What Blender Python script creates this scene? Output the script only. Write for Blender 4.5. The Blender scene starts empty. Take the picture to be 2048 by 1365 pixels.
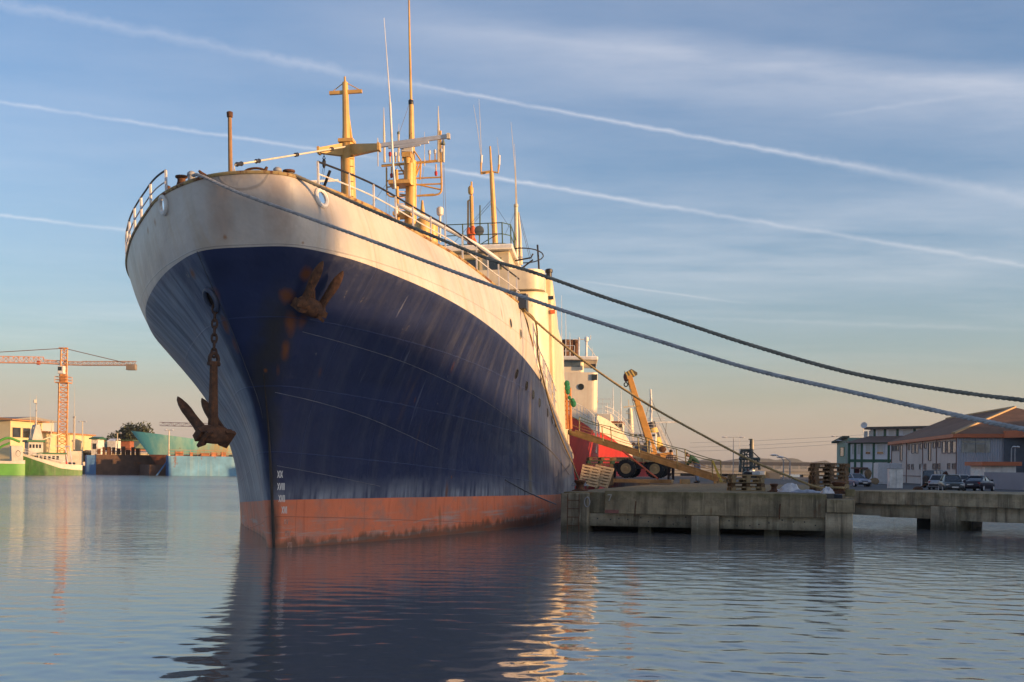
import bpy, math, random
import numpy as np
from mathutils import Vector, Matrix, noise as mnoise
R=math.radians
rnd=random.Random(11)
scn=bpy.context.scene
COL=scn.collection
# ---------------------------------------------------------------- camera
F=2400.0; CH=2.09; ROLL=.0115; HY=937.0
cr,sr=math.cos(ROLL),math.sin(ROLL)
cam=bpy.data.cameras.new('camera'); camo=bpy.data.objects.new('camera',cam); COL.objects.link(camo)
cam.sensor_width=36.0; cam.lens=F/2048*36; cam.shift_y=(HY-682.5)/2048; cam.clip_start=.3; cam.clip_end=9000
camo.matrix_world=Matrix.Translation((0,0,CH))@Matrix.Rotation(R(90),4,'X')@Matrix.Rotation(ROLL,4,'Z')
scn.camera=camo
def ray(px,py):
    xc=(px-1024)/F; yc=-(py-HY)/F
    return Vector((xc*cr-yc*sr,1.0,yc*cr+xc*sr))
def W(px,py,Y): return Vector((0,0,CH))+ray(px,py)*Y           # measured point of the place at depth Y
def G(px,py,z):                                                   # measured point on level z
    d=ray(px,py); return Vector((0,0,CH))+d*((z-CH)/d.z)
def PJ(P):
    X,Y,Z=P[0],P[1],P[2]-CH
    return 1024+F*(X*cr+Z*sr)/Y, HY-F*(Z*cr-X*sr)/Y
# ---------------------------------------------------------------- helpers
def tag(o,label=None,cat=None,group=None,kind=None):
    if label: o['label']=label
    if cat: o['category']=cat
    if group: o['group']=group
    if kind: o['kind']=kind
    return o
def T(name,label,cat,loc=(0,0,0),rz=0,group=None):
    o=bpy.data.objects.new(name,None); COL.objects.link(o); o.empty_display_size=.2
    o.location=loc; o.rotation_euler=(0,0,rz)
    return tag(o,label,cat,group)
def copy_tree(o,parent=None):
    c=o.copy(); COL.objects.link(c); c.parent=parent
    for ch in list(o.children): copy_tree(ch,c)
    return c
class MB:
    def __init__(s): s.v=[]; s.f=[]; s.mi=[]
    def add(s,vs,fs,mi=0):
        o=len(s.v); s.v+=[tuple(v) for v in vs]
        for f in fs: s.f.append(tuple(i+o for i in f)); s.mi.append(mi)
        return s
    def hexa(s,c8,mi=0):
        return s.add(c8,[(0,3,2,1),(4,5,6,7),(0,1,5,4),(1,2,6,5),(2,3,7,6),(3,0,4,7)],mi)
    def box(s,c,d,rz=0,M=None,mi=0):
        x,y,z=d[0]/2,d[1]/2,d[2]/2
        q=[Vector(p) for p in ((-x,-y,-z),(x,-y,-z),(x,y,-z),(-x,y,-z),(-x,-y,z),(x,-y,z),(x,y,z),(-x,y,z))]
        if M is None: M=Matrix.Rotation(rz,3,'Z')
        return s.hexa([Vector(c)+M@p for p in q],mi)
    def bar(s,p,q,w,h,up=(0,0,1),mi=0):
        p,q=Vector(p),Vector(q); d=(q-p).normalized(); up=Vector(up)
        a=d.cross(up)
        if a.length<1e-4: a=d.cross(Vector((1,0,0)))
        a.normalize(); b=a.cross(d)
        a=a*w/2; b=b*h/2
        return s.hexa([p-a-b,p+a-b,p+a+b,p-a+b,q-a-b,q+a-b,q+a+b,q-a+b],mi)
    def path(s,pts,r,n=6,closed=False,cap=True,mi=0):
        pts=[Vector(p) for p in pts]; m=len(pts)
        rr=r if isinstance(r,(list,tuple)) else [r]*m
        t0=(pts[1]-pts[0]).normalized(); up=Vector((0,0,1)) if abs(t0.z)<.9 else Vector((1,0,0))
        a=t0.cross(up).normalized(); vs=[]
        for i,p in enumerate(pts):
            if closed: t=pts[(i+1)%m]-pts[i-1]
            else: t=pts[min(i+1,m-1)]-pts[max(i-1,0)]
            t=t.normalized() if t.length>1e-9 else t0
            a=(a-t*a.dot(t)); a=a.normalized() if a.length>1e-6 else t.orthogonal().normalized()
            b=t.cross(a)
            for k in range(n):
                an=2*math.pi*k/n; vs.append(p+(a*math.cos(an)+b*math.sin(an))*rr[i])
        fs=[]
        for i in range(m if closed else m-1):
            j=(i+1)%m
            for k in range(n):
                k2=(k+1)%n; fs.append((i*n+k,i*n+k2,j*n+k2,j*n+k))
        if cap and not closed: fs+= [tuple(range(n))[::-1],tuple(range((m-1)*n,m*n))]
        return s.add(vs,fs,mi)
    def tube(s,p,q,r,r2=None,n=8,mi=0): return s.path([p,q],[r,r if r2 is None else r2],n,mi=mi)
    def prism(s,poly,ext,mi=0):
        n=len(poly); e=Vector(ext); p=[Vector(q) for q in poly]
        return s.add(p+[q+e for q in p],[tuple(range(n))[::-1],tuple(range(n,2*n))]+[(i,(i+1)%n,n+(i+1)%n,n+i) for i in range(n)],mi)
    def lathe(s,prof,c=(0,0,0),n=16,M=None,mi=0):
        c=Vector(c); M=M or Matrix.Identity(3); vs=[];fs=[]
        for r,z in prof:
            for k in range(n):
                an=2*math.pi*k/n; vs.append(c+M@Vector((r*math.cos(an),r*math.sin(an),z)))
        for i in range(len(prof)-1):
            for k in range(n):
                k2=(k+1)%n; fs.append((i*n+k,i*n+k2,(i+1)*n+k2,(i+1)*n+k))
        m=len(prof)
        fs+= [tuple(range(n))[::-1],tuple(range((m-1)*n,m*n))]
        return s.add(vs,fs,mi)
    def ell(s,c,r,n=10,m=6,M=None,mi=0):
        prof=[(math.sin(math.pi*(i+.02)/(m+.04)),-math.cos(math.pi*(i+.02)/(m+.04))) for i in range(m+1)]
        S=Matrix.Diagonal(Vector(r)); MM=(M@S) if M is not None else S
        return s.lathe(prof,c,n,MM,mi)
    def loft(s,rings,closed=True,cap=True,mi=0):
        n=len(rings[0]); vs=[p for r in rings for p in r]; fs=[]
        for i in range(len(rings)-1):
            for k in range(n if closed else n-1):
                k2=(k+1)%n; fs.append((i*n+k,i*n+k2,(i+1)*n+k2,(i+1)*n+k))
        if cap and closed: fs+=[tuple(range(n))[::-1],tuple(range((len(rings)-1)*n,len(rings)*n))]
        return s.add(vs,fs,mi)
    def build(s,name,mats,parent=None,smooth=35,label=None,bev=0):
        me=bpy.data.meshes.new(name); me.from_pydata(s.v,[],s.f)
        ml=mats if isinstance(mats,(list,tuple)) else [mats]
        for m in ml: me.materials.append(m)
        if len(ml)>1: me.polygons.foreach_set('material_index',s.mi)
        me.update()
        if smooth:
            me.polygons.foreach_set('use_smooth',[True]*len(me.polygons)); me.set_sharp_from_angle(angle=R(smooth))
        o=bpy.data.objects.new(name,me); COL.objects.link(o)
        if parent is not None: o.parent=parent
        if label: o['label']=label
        if bev:
            b=o.modifiers.new('bevel','BEVEL'); b.width=bev; b.segments=2; b.limit_method='ANGLE'; b.angle_limit=R(40)
        return o
def crom(pts,per,closed=False):
    """centripetal-ish Catmull-Rom through pts"""
    pts=[Vector(p) for p in pts]; out=[]; n=len(pts)
    for i in range(n-1):
        p1,p2=pts[i],pts[i+1]; p0=pts[i-1] if i>0 else p1*2-p2; p3=pts[i+2] if i+2<n else p2*2-p1
        d0=max((p1-p0).length,1e-6)**.5; d1=max((p2-p1).length,1e-6)**.5; d2=max((p3-p2).length,1e-6)**.5
        m1=(p1-p0)/d0-(p2-p0)/(d0+d1)+(p2-p1)/d1; m2=(p2-p1)/d1-(p3-p1)/(d1+d2)+(p3-p2)/d2
        m1*=d1; m2*=d1
        k=per[i] if isinstance(per,(list,tuple)) else per
        for j in range(k):
            t=j/k; t2=t*t; t3=t2*t
            out.append(p1*(2*t3-3*t2+1)+m1*(t3-2*t2+t)+p2*(-2*t3+3*t2)+m2*(t3-t2))
    out.append(pts[-1]); return out
def lerp(a,b,t): return a+(b-a)*t
# ---------------------------------------------------------------- materials
MATS={}
def nn(nt,t,**kw):
    n=nt.nodes.new(t)
    for k,v in kw.items(): setattr(n,k,v)
    return n
def mixc(nt,fac,a,b,mode='MIX'):
    m=nn(nt,'ShaderNodeMix',data_type='RGBA',blend_type=mode)
    for sock,val in ((0,fac),(6,a),(7,b)):
        if hasattr(val,'is_output'): nt.links.new(val,m.inputs[sock])
        elif sock==0: m.inputs[0].default_value=val
        else: m.inputs[sock].default_value=(*val,1)
    return m.outputs[2]
def mth(nt,op,a,b=None,c=None,clamp=False):
    m=nn(nt,'ShaderNodeMath',operation=op,use_clamp=clamp)
    for i,x in enumerate((a,b,c)):
        if x is None: continue
        if hasattr(x,'is_output'): nt.links.new(x,m.inputs[i])
        else: m.inputs[i].default_value=x
    return m.outputs[0]
def ramp(nt,x,lo,hi,o0=0.,o1=1.):
    m=nn(nt,'ShaderNodeMapRange',clamp=True); nt.links.new(x,m.inputs[0])
    for i,v in enumerate((lo,hi,o0,o1)): m.inputs[i+1].default_value=v
    return m.outputs[0]
def noi(nt,vec,scale,det=4,rough=.55,scl=None,loc=None):
    if scl or loc:
        mp=nn(nt,'ShaderNodeMapping'); nt.links.new(vec,mp.inputs[0])
        if scl: mp.inputs[3].default_value=scl
        if loc: mp.inputs[1].default_value=loc
        vec=mp.outputs[0]
    n=nn(nt,'ShaderNodeTexNoise'); nt.links.new(vec,n.inputs['Vector'])
    n.inputs['Scale'].default_value=scale; n.inputs['Detail'].default_value=det; n.inputs['Roughness'].default_value=rough
    return n.outputs[0]
def newmat(name):
    m=bpy.data.materials.new(name); m.use_nodes=True; nt=m.node_tree
    bs=nt.nodes['Principled BSDF']; tc=nn(nt,'ShaderNodeTexCoord')
    return m,nt,bs,tc.outputs['Object']
RUST=(.16,.055,.018)
def mat(name,col,rough=.6,metal=0,var=.25,scale=1.5,rust=0,rscale=1.2,streak=0,stcol=None,bump=.0,bscale=8,spec=.5,seed=0,alpha=None):
    if name in MATS: return MATS[name]
    m,nt,bs,oc=newmat(name)
    n1=noi(nt,oc,scale,6,.6,loc=(seed*3.1,seed*1.7,seed))
    c=mixc(nt,ramp(nt,n1,.3,.72),tuple(x*(1-var) for x in col),tuple(min(x*(1+var*.8),.95) for x in col))
    if streak:
        s1=noi(nt,oc,1.0,5,.6,scl=(scale*3,scale*3,scale*.18),loc=(seed,0,2))
        c=mixc(nt,mth(nt,'MULTIPLY',ramp(nt,s1,.5,.75),streak),c,stcol or tuple(x*.4 for x in col))
    if rust:
        r1=noi(nt,oc,rscale,8,.68,loc=(5+seed,1,0))
        r2=noi(nt,oc,1.,6,.6,scl=(rscale*4,rscale*4,rscale*.35))
        k=mth(nt,'ADD',mth(nt,'MULTIPLY',r1,.65),mth(nt,'MULTIPLY',r2,.35))
        k=ramp(nt,k,.66-rust*.25,.72-rust*.22)
        rc=mixc(nt,noi(nt,oc,rscale*6,5),(.07,.028,.014),(.26,.095,.028))
        c=mixc(nt,k,c,rc)
    nt.links.new(c,bs.inputs['Base Color'])
    bs.inputs['Roughness'].default_value=rough; bs.inputs['Metallic'].default_value=metal
    bs.inputs['Specular IOR Level'].default_value=spec
    if bump:
        b=nn(nt,'ShaderNodeBump'); b.inputs['Strength'].default_value=1; b.inputs['Distance'].default_value=bump
        nt.links.new(noi(nt,oc,bscale,6,.65),b.inputs['Height']); nt.links.new(b.outputs[0],bs.inputs['Normal'])
    MATS[name]=m; return m
def glass(name,col=(.02,.025,.03),rough=.08):
    if name in MATS: return MATS[name]
    m,nt,bs,oc=newmat(name)
    c=mixc(nt,ramp(nt,noi(nt,oc,.7,3),.35,.7),tuple(x*.5 for x in col),tuple(x*1.6 for x in col))
    nt.links.new(c,bs.inputs['Base Color']); bs.inputs['Roughness'].default_value=rough; bs.inputs['Specular IOR Level'].default_value=.8
    MATS[name]=m; return m
def concrete(name,base,seed=0,moss=.6,tide=.35):
    m,nt,bs,oc=newmat(name); MATS[name]=m
    sep=nn(nt,'ShaderNodeSeparateXYZ'); nt.links.new(oc,sep.inputs[0]); Z=sep.outputs[2]
    o=(seed*3.3,seed,0)
    a=noi(nt,oc,.7,8,.65,loc=o); b=noi(nt,oc,3.2,8,.7,loc=o); d=noi(nt,oc,1.,6,.65,scl=(3.2,3.2,.22),loc=o); e=noi(nt,oc,1.,6,.7,scl=(9,9,.6),loc=o)
    c=mixc(nt,ramp(nt,a,.34,.66),tuple(x*.55 for x in base),tuple(x*1.25 for x in base))
    c=mixc(nt,mth(nt,'MULTIPLY',ramp(nt,b,.50,.66),.5),c,tuple(x*.42 for x in base))
    c=mixc(nt,mth(nt,'MULTIPLY',ramp(nt,d,.47,.66),.82),c,(.052,.044,.028))
    c=mixc(nt,mth(nt,'MULTIPLY',ramp(nt,e,.58,.68),.5),c,tuple(min(x*1.9,.6) for x in base))
    g=mth(nt,'ADD',Z,mth(nt,'MULTIPLY',mth(nt,'SUBTRACT',b,.5),.7))
    c=mixc(nt,mth(nt,'MULTIPLY',ramp(nt,g,1.12,1.42),moss),c,(.10,.092,.030))
    c=mixc(nt,mth(nt,'MULTIPLY',ramp(nt,g,tide+.18,tide-.12),.72),c,(.035,.036,.022))
    r=noi(nt,oc,1.,5,.6,scl=(1.7,1.7,.9),loc=(seed+4,2,1)); c=mixc(nt,mth(nt,'MULTIPLY',ramp(nt,mth(nt,'ADD',mth(nt,'MULTIPLY',r,.7),mth(nt,'MULTIPLY',d,.3)),.61,.68),.8),c,(.17,.075,.03))
    bl=ramp(nt,mth(nt,'ABSOLUTE',mth(nt,'SUBTRACT',mth(nt,'FRACT',mth(nt,'MULTIPLY',Z,4.2)),.5)),.47,.5); c=mixc(nt,mth(nt,'MULTIPLY',bl,.45),c,tuple(x*.45 for x in base))
    nt.links.new(c,bs.inputs['Base Color']); bs.inputs['Roughness'].default_value=.9
    bp=nn(nt,'ShaderNodeBump'); bp.inputs['Strength'].default_value=1; bp.inputs['Distance'].default_value=.035
    nt.links.new(mth(nt,'ADD',b,mth(nt,'MULTIPLY',a,.6)),bp.inputs['Height']); nt.links.new(bp.outputs[0],bs.inputs['Normal'])
    return m
M=dict(
 cream=mat('cream ship paint',(.62,.53,.37),.45,rust=.10,streak=.25,stcol=(.45,.3,.15),scale=1.1),
 mast=mat('buff mast paint',(.62,.36,.10),.45,var=.22,rust=.22,rscale=2.2,streak=.25,stcol=(.36,.2,.07),scale=2),
 white=mat('white ship paint',(.70,.68,.63),.45,rust=.10,streak=.25,stcol=(.5,.36,.2)),
 rail=mat('white rail paint',(.62,.60,.58),.5,rust=.12,rscale=5,scale=5),
 black=mat('black paint',(.022,.022,.024),.45,var=.4,scale=4),
 greenrail=mat('dark green rail paint',(.05,.085,.03),.5,rust=.15,rscale=4),
 grey=mat('grey metal paint',(.30,.31,.32),.5,var=.25,scale=3),
 lgrey=mat('pale grey casing',(.55,.55,.55),.45,var=.15,scale=3),
 rustm=mat('rusty iron',(.10,.043,.019),.85,var=.6,scale=6,rust=.5,rscale=5,bump=.012,bscale=18),
 chain=mat('rusty dark chain',(.065,.034,.022),.85,var=.6,scale=9,bump=.006,bscale=30),
 conc=mat('harbour concrete',(.15,.14,.115),.9,var=.45,scale=.9,streak=.55,stcol=(.05,.05,.042),rust=.06,rscale=.9,bump=.01,bscale=12),
 concd=mat('shade dark concrete',(.05,.05,.042),.8,var=.5,scale=1.2,bump=.01),  # shade under the decks is put into this dark concrete
 wood=mat('pale pallet wood',(.48,.34,.19),.8,var=.35,scale=3,streak=.3,bump=.003,bscale=30),
 woodd=mat('weathered pallet wood',(.15,.095,.05),.85,var=.45,scale=3,streak=.4,bump=.003,bscale=30),
 woodg=mat('green painted pallet wood',(.025,.07,.045),.8,var=.4,scale=3),
 plank=mat('gangway timber',(.27,.20,.105),.8,var=.4,scale=1.6,streak=.3,bump=.003,bscale=20),
 rubber=mat('tyre rubber',(.016,.016,.017),.85,var=.4,scale=8,bump=.01,bscale=20),
 orange=mat('orange buoy plastic',(.62,.12,.03),.6,var=.3,scale=6,bump=.02,bscale=10),
 boatw=mat('weathered boat white',(.50,.46,.40),.55,var=.2,scale=.8,rust=.16,rscale=.8,streak=.35,stcol=(.38,.25,.14)),
 red=mat('red bulb',(.4,.02,.02),.4),
 window=glass('dark window glass'),
 windowb=glass('blue grey window glass',(.09,.11,.13),.06),
 craney=mat('crane yellow paint',(.62,.30,.06),.5,var=.2,rust=.08,rscale=2,scale=2),
 craneo=mat('orange lattice paint',(.55,.24,.07),.55,var=.3,scale=2),
 asphalt=mat('asphalt',(.060,.058,.055),.9,var=.35,scale=.25,bump=.008,bscale=20),
)
# harbour scene: a big trawler moored bow-on at a concrete pier in low evening sun
SKYSTR=.12; SUNSTR=3.9; SUNCOL=(1.0,.57,.24); EXPO=1.15; SKYTINT=(.96,.985,1.14); CLOUDCOL=(4.3,4.15,4.2); LOWCOL=(2.4,2.1,1.9); LOWAMT=.6; WAVE=.0165; HAZE=.00014; SHADEY=-10.5
# ================================================================ the big trawler
S0=Vector((-5.98881,30.31488,0)); TH=math.atan((1200-1024)/F); LIST=.037
axa=Vector((math.sin(TH),math.cos(TH),0)); p0=Vector((math.cos(TH),-math.sin(TH),0)); u0=Vector((0,0,1))
axp=p0*math.cos(LIST)+u0*math.sin(LIST); axu=u0*math.cos(LIST)-p0*math.sin(LIST)
ship=T('fishing_vessel','large trawler with navy hull and cream bulwark moored bow first at the pier','ship')
SM=Matrix((( axa.x,-axp.x,axu.x,S0.x),(axa.y,-axp.y,axu.y,S0.y),(axa.z,-axp.z,axu.z,S0.z),(0,0,0,1)))
ship.matrix_world=SM
SMI=SM.inverted(); ship_root=ship
def SL(px,py,x):                      # ship coordinates (x aft, y starboard, z up) of a measured point at station x
    d=ray(px,py); O=Vector((0,0,CH))-S0
    t=(x-O.dot(axa))/d.dot(axa); P=O+d*t
    return Vector((x,-P.dot(axp),P.dot(axu)))
def interp(x,xs,ys):
    if x<=xs[0]: return ys[0]
    for i in range(len(xs)-1):
        if x<=xs[i+1]: return lerp(ys[i],ys[i+1],(x-xs[i])/(xs[i+1]-xs[i]))
    return ys[-1]
zk=lambda x: interp(x,[-1.6,-.3,1.4,3.84,7.1,11.6,15.7,17.8,21.3,26,30.5,47,64],[7.32,7.18,6.95,6.65,6.26,5.75,5.24,4.85,4.2,3.62,3.3,2.5,3.0])
zd=lambda x: interp(x,[-2,1,5.3,8.8,11.9,12.0,12.8,14,15.7,18,21.3,30,47,64],[9.,8.72,8.28,7.8,7.55,7.5,6.9,6.2,5.36,4.95,4.35,3.42,2.62,3.1])
WLX=[0,.12,.6,2.4,5,7.3,10.8,15,22,30,47,62]
WLP=[0,.15,.45,1.42,2.6,3.56,4.83,6.0,6.5,6.6,6.6,5.2]; WLS=[0,.14,.35,.85,1.72,2.6,4.0,5.35,6.35,6.6,6.6,5.2]
KNX=[-1.6,-1.46,-.3,1.4,3.84,7.1,11.6,15.7,21.3,30.5,47,64]
KNP=[0,1.08,2.19,3.16,4.16,5.0,5.69,6.08,6.41,6.55,6.55,5.8]; KNS=[0,1.15,2.3,3.45,4.65,5.6,6.2,6.4,6.5,6.58,6.58,5.8]
DKX=[-2.0,-1.78,-.75,.92,3.5,6.6,11.9,15.7,21.3,30.5,47,64.3]
DKP=[0,.95,1.62,2.5,3.41,4.45,5.69,6.09,6.42,6.56,6.56,5.8]; DKS=[0,1.0,2.35,3.5,4.95,6.15,6.5,6.45,6.5,6.58,6.58,5.8]
PER=[10,12,14,14,14,16,14,10,8,8,8]
def level(f,zf,X0,P0,Sb,X1,P1,S1):
    x=[lerp(a,b,f) for a,b in zip(X0,X1)]; p=[lerp(a,b,f) for a,b in zip(P0,P1)]; s=[lerp(a,b,f) for a,b in zip(Sb,S1)]
    n=len(x)
    ctl=[Vector((x[k],s[k],0)) for k in range(n-1,0,-1)]+[Vector((x[0],0,0))]+[Vector((x[k],-p[k],0)) for k in range(1,n)]
    c=crom(ctl,PER[::-1]+PER)
    return [Vector((q.x,q.y,zf(q.x))) for q in c]
zred=lambda x: interp(x,[-.1,13,20,64],[1.22,.92,.78,.4])
LV=[level(0,lambda x:-2.2,WLX,[b*.9 for b in WLP],[b*.9 for b in WLS],KNX,KNP,KNS),
    level(0,lambda x:-.15,WLX,WLP,WLS,KNX,KNP,KNS),
    level(.035,zred,WLX,WLP,WLS,KNX,KNP,KNS),
    level(.17,lambda x: lerp(zred(x),zk(x),.33),WLX,WLP,WLS,KNX,KNP,KNS),
    level(.52,lambda x: lerp(zred(x),zk(x),.67),WLX,WLP,WLS,KNX,KNP,KNS),
    level(1,zk,WLX,WLP,WLS,KNX,KNP,KNS)]
TOP=level(1,zd,WLX,WLP,WLS,DKX,DKP,DKS)
NC=len(TOP); NR=[3,3,7,7,8]; NB=20
cols=[]
for i in range(NC):
    c=crom([L[i] for L in LV],NR)
    k=LV[5][i]; t=TOP[i]
    sidebow=1 if i<NC//2 else -1
    for j in range(1,NB+1):
        f=j/NB; q=k.lerp(t,f)
        bul=.06*math.sin(math.pi*f)
        cols_dir=Vector((-.3,math.copysign(1,q.y) if abs(q.y)>.3 else 0,0))
        c.append(q+cols_dir*bul)
    cols.append(c)
NRW=len(cols[0]); JR=sum(NR[:2]); JK=sum(NR)
PX=[[PJ(SM@v) for v in c] for c in cols]
def hull_at(px,py,port=None):
    """hull point seen at a measured picture point: position and outward normal, ship coordinates"""
    best=None
    rng=range(NC) if port is None else (range(NC//2,NC) if port else range(0,NC//2+1))
    for i in rng:
        if cols[i][0].x>48: continue
        for j in range(4,NRW):
            q=PX[i][j]; d=(q[0]-px)**2+(q[1]-py)**2
            if best is None or d<best[0]: best=(d,i,j)
    d,i,j=best; i=min(max(i,1),NC-2); j=min(max(j,1),NRW-2)
    a=cols[i+1][j]-cols[i-1][j]; b=cols[i][j+1]-cols[i][j-1]
    n=a.cross(b).normalized()
    if n.y*cols[i][j].y<0 and abs(cols[i][j].y)>.3: n=-n
    if abs(cols[i][j].y)<=.3 and n.x>0: n=-n
    # exact hit on the local tangent plane
    O=SMI@Vector((0,0,CH)); D=(SMI.to_3x3()@ray(px,py))
    P=cols[i][j]; t=(P-O).dot(n)/D.dot(n)
    return O+D*t,n
holes=[hull_at(328,411,False),hull_at(642,397,True)]
mb=MB(); mb.v=[tuple(v) for c in cols for v in c]
for i in range(NC-1):
    for j in range(NRW-1):
        cc=(cols[i][j]+cols[i+1][j+1])/2
        if j>=JK and any((cc-h[0]).length<.165 for h in holes): continue
        a=i*NRW+j; mb.f.append((a,a+1,a+NRW+1,a+NRW)); mb.mi.append(0 if j<JR else (1 if j<JK else 2))
# stern plate and deck
mb.f.append(tuple([j for j in range(NRW)]+[(NC-1)*NRW+j for j in range(NRW-1,-1,-1)])); mb.mi.append(1)
# ---- hull paints
hp=lambda px,py,port: hull_at(px,py,port)[0]
def hullpaint(name,base,kind):
    m,nt,bs,oc=newmat(name)
    n1=noi(nt,oc,.35,6,.6); c=mixc(nt,ramp(nt,n1,.3,.7),tuple(x*.8 for x in base),tuple(x*1.2 for x in base))
    sep=nn(nt,'ShaderNodeSeparateXYZ'); nt.links.new(oc,sep.inputs[0]); X,Y,Z=sep.outputs
    st=noi(nt,oc,1.,6,.62,scl=(2.6,.35,.13)); st2=noi(nt,oc,1.,5,.6,scl=(7,1.5,.5),loc=(3,1,0))
    def stain(c,pos,rad,col,zs=1.,amt=1.,nz=1.2):
        mp=nn(nt,'ShaderNodeMapping'); mp.inputs[3].default_value=(1,1,zs); nt.links.new(oc,mp.inputs[0])
        d=nn(nt,'ShaderNodeVectorMath',operation='DISTANCE'); nt.links.new(mp.outputs[0],d.inputs[0]); d.inputs[1].default_value=(pos[0],pos[1],pos[2]*zs)
        e=mth(nt,'ADD',d.outputs['Value'],mth(nt,'MULTIPLY',mth(nt,'SUBTRACT',noi(nt,oc,2.6,6,.65),.5),rad*nz))
        return mixc(nt,mth(nt,'MULTIPLY',ramp(nt,e,rad,rad*.25),amt),c,col)
    if kind=='blue':
        sb=ramp(nt,mth(nt,'SUBTRACT',Y,mth(nt,'ADD',.08,mth(nt,'MULTIPLY',mth(nt,'POWER',mth(nt,'MAXIMUM',Z,0),2.),.0215))),-.04,.10)                                     # starboard chalk and streaks, plus painted sky sheen and stem shading break
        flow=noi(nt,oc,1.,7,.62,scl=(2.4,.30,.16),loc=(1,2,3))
        chalk_sheen=mth(nt,'MULTIPLY',ramp(nt,flow,.36,.62,.12,1.),mth(nt,'MULTIPLY',sb,.85))
        c=mixc(nt,chalk_sheen,c,(.21,.25,.31))
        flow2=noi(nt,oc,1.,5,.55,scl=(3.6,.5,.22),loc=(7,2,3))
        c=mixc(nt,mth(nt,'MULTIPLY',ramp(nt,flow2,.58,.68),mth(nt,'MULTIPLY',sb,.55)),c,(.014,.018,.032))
        ps=mth(nt,'MULTIPLY',ramp(nt,st,.48,.72),mth(nt,'MULTIPLY',ramp(nt,X,1,24,.10,.55),ramp(nt,Y,.5,-.5)))
        c=mixc(nt,ps,c,(.20,.20,.195))
        c=mixc(nt,mth(nt,'MULTIPLY',ramp(nt,X,12,32),.22),c,(.16,.165,.17))
        sc=mth(nt,'MULTIPLY',ramp(nt,mth(nt,'ADD',Z,mth(nt,'MULTIPLY',st2,.9)),2.25,1.75),ramp(nt,st2,.30,.62))
        c=mixc(nt,mth(nt,'MULTIPLY',sc,mth(nt,'ADD',mth(nt,'MULTIPLY',ramp(nt,noi(nt,oc,.6,4),.35,.6),.6),.15)),c,(.33,.36,.40))
        pk=noi(nt,oc,1.,7,.7,scl=(2.6,1.2,.9),loc=(9,1,5)); c=mixc(nt,mth(nt,'MULTIPLY',ramp(nt,pk,.665,.71),.7),c,(.22,.20,.17))
        scr=noi(nt,oc,1.,3,.5,scl=(5.5,.9,.35),loc=(2,8,5)); c=mixc(nt,mth(nt,'MULTIPLY',ramp(nt,scr,.70,.76),.45),c,(.17,.19,.25))
        rr=noi(nt,oc,1.,6,.62,scl=(1.5,.3,.10),loc=(6,3,1)); c=mixc(nt,mth(nt,'MULTIPLY',ramp(nt,rr,.64,.72),mth(nt,'MULTIPLY',ramp(nt,X,1,9),.8)),c,(.15,.095,.04))
        band=noi(nt,oc,1.,2,.4,scl=(.12,.12,1.1),loc=(3,3,3)); c=mixc(nt,mth(nt,'MULTIPLY',ramp(nt,band,.45,.6),.35),c,tuple(x*1.55 for x in base))
        # stem and hawse stains
        for px,py,port,rad,zs,a in ((545,700,True,.5,.25,.85),(520,760,True,.42,.25,.85),(560,640,True,.55,.3,.7),(545,850,True,.30,.2,.8),(548,960,True,.16,.25,.7)):
            c=stain(c,hp(px,py,port),rad,(.030,.026,.018),zs,a*.75,.8)
        for px,py,port,rad,zs,a in ((612,548,True,.22,1.,.9),(574,592,True,.24,1,.9),(582,645,True,.20,.35,.85),(570,700,True,.13,.22,.8),(606,640,True,.16,.4,.6),(531,741,True,.07,1,1.),(556,740,True,.07,.2,.4),
             (385,548,False,.16,.8,.9),(430,590,False,.2,.8,.6),(450,650,False,.16,.4,.85),(470,690,False,.13,.35,.5),
             (903,955,True,.07,1.,.8),(893,985,True,.12,.25,.7),(1060,930,True,.30,.06,.5),(905,735,True,.10,.25,.4),(640,745,True,.08,.3,.3),(830,800,True,.06,.4,.4)):
            c=stain(c,hp(px,py,port),rad,(.16,.055,.018) if rad<.25 else (.16,.12,.05),zs,a)
        bs.inputs['Roughness'].default_value=.45; bs.inputs['Specular IOR Level'].default_value=.3
    elif kind=='red':
        c=mixc(nt,mth(nt,'MULTIPLY',ramp(nt,noi(nt,oc,1.,7,.65,scl=(1.3,.8,1.6)),.46,.66),.65),c,(.36,.20,.15))
        c=mixc(nt,mth(nt,'MULTIPLY',ramp(nt,st2,.56,.70),.5),c,(.48,.085,.025))
        c=mixc(nt,mth(nt,'MULTIPLY',mth(nt,'MULTIPLY',ramp(nt,noi(nt,oc,1.,5,.6,scl=(.5,.5,9)),.52,.62),ramp(nt,Z,.75,.4)),.6),c,(.42,.36,.31))
        c=mixc(nt,mth(nt,'MULTIPLY',ramp(nt,mth(nt,'ADD',Z,mth(nt,'MULTIPLY',mth(nt,'SUBTRACT',.5,noi(nt,oc,1.,6,.6,scl=(3.,1.,1.)) ),.8)),.20,.04),.7),c,(.040,.036,.016))
        c=mixc(nt,mth(nt,'MULTIPLY',ramp(nt,X,14,20),.6),c,(.12,.05,.03))
        c=stain(c,hp(548,1050,True),.22,(.03,.015,.008),.2,.85,.6); c=stain(c,hp(880,1040,True),.12,(.2,.09,.03),.2,.6)
        bs.inputs['Roughness'].default_value=.55
    else:
        c=mixc(nt,mth(nt,'MULTIPLY',ramp(nt,st,.50,.72),.5),c,(.40,.27,.13))
        c=mixc(nt,mth(nt,'MULTIPLY',ramp(nt,st2,.55,.70),.4),c,(.34,.32,.28))
        sp=noi(nt,oc,1.,8,.7,scl=(2.2,2.2,1.5),loc=(1,6,2)); c=mixc(nt,ramp(nt,sp,.69,.72),c,(.25,.12,.04))
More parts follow.
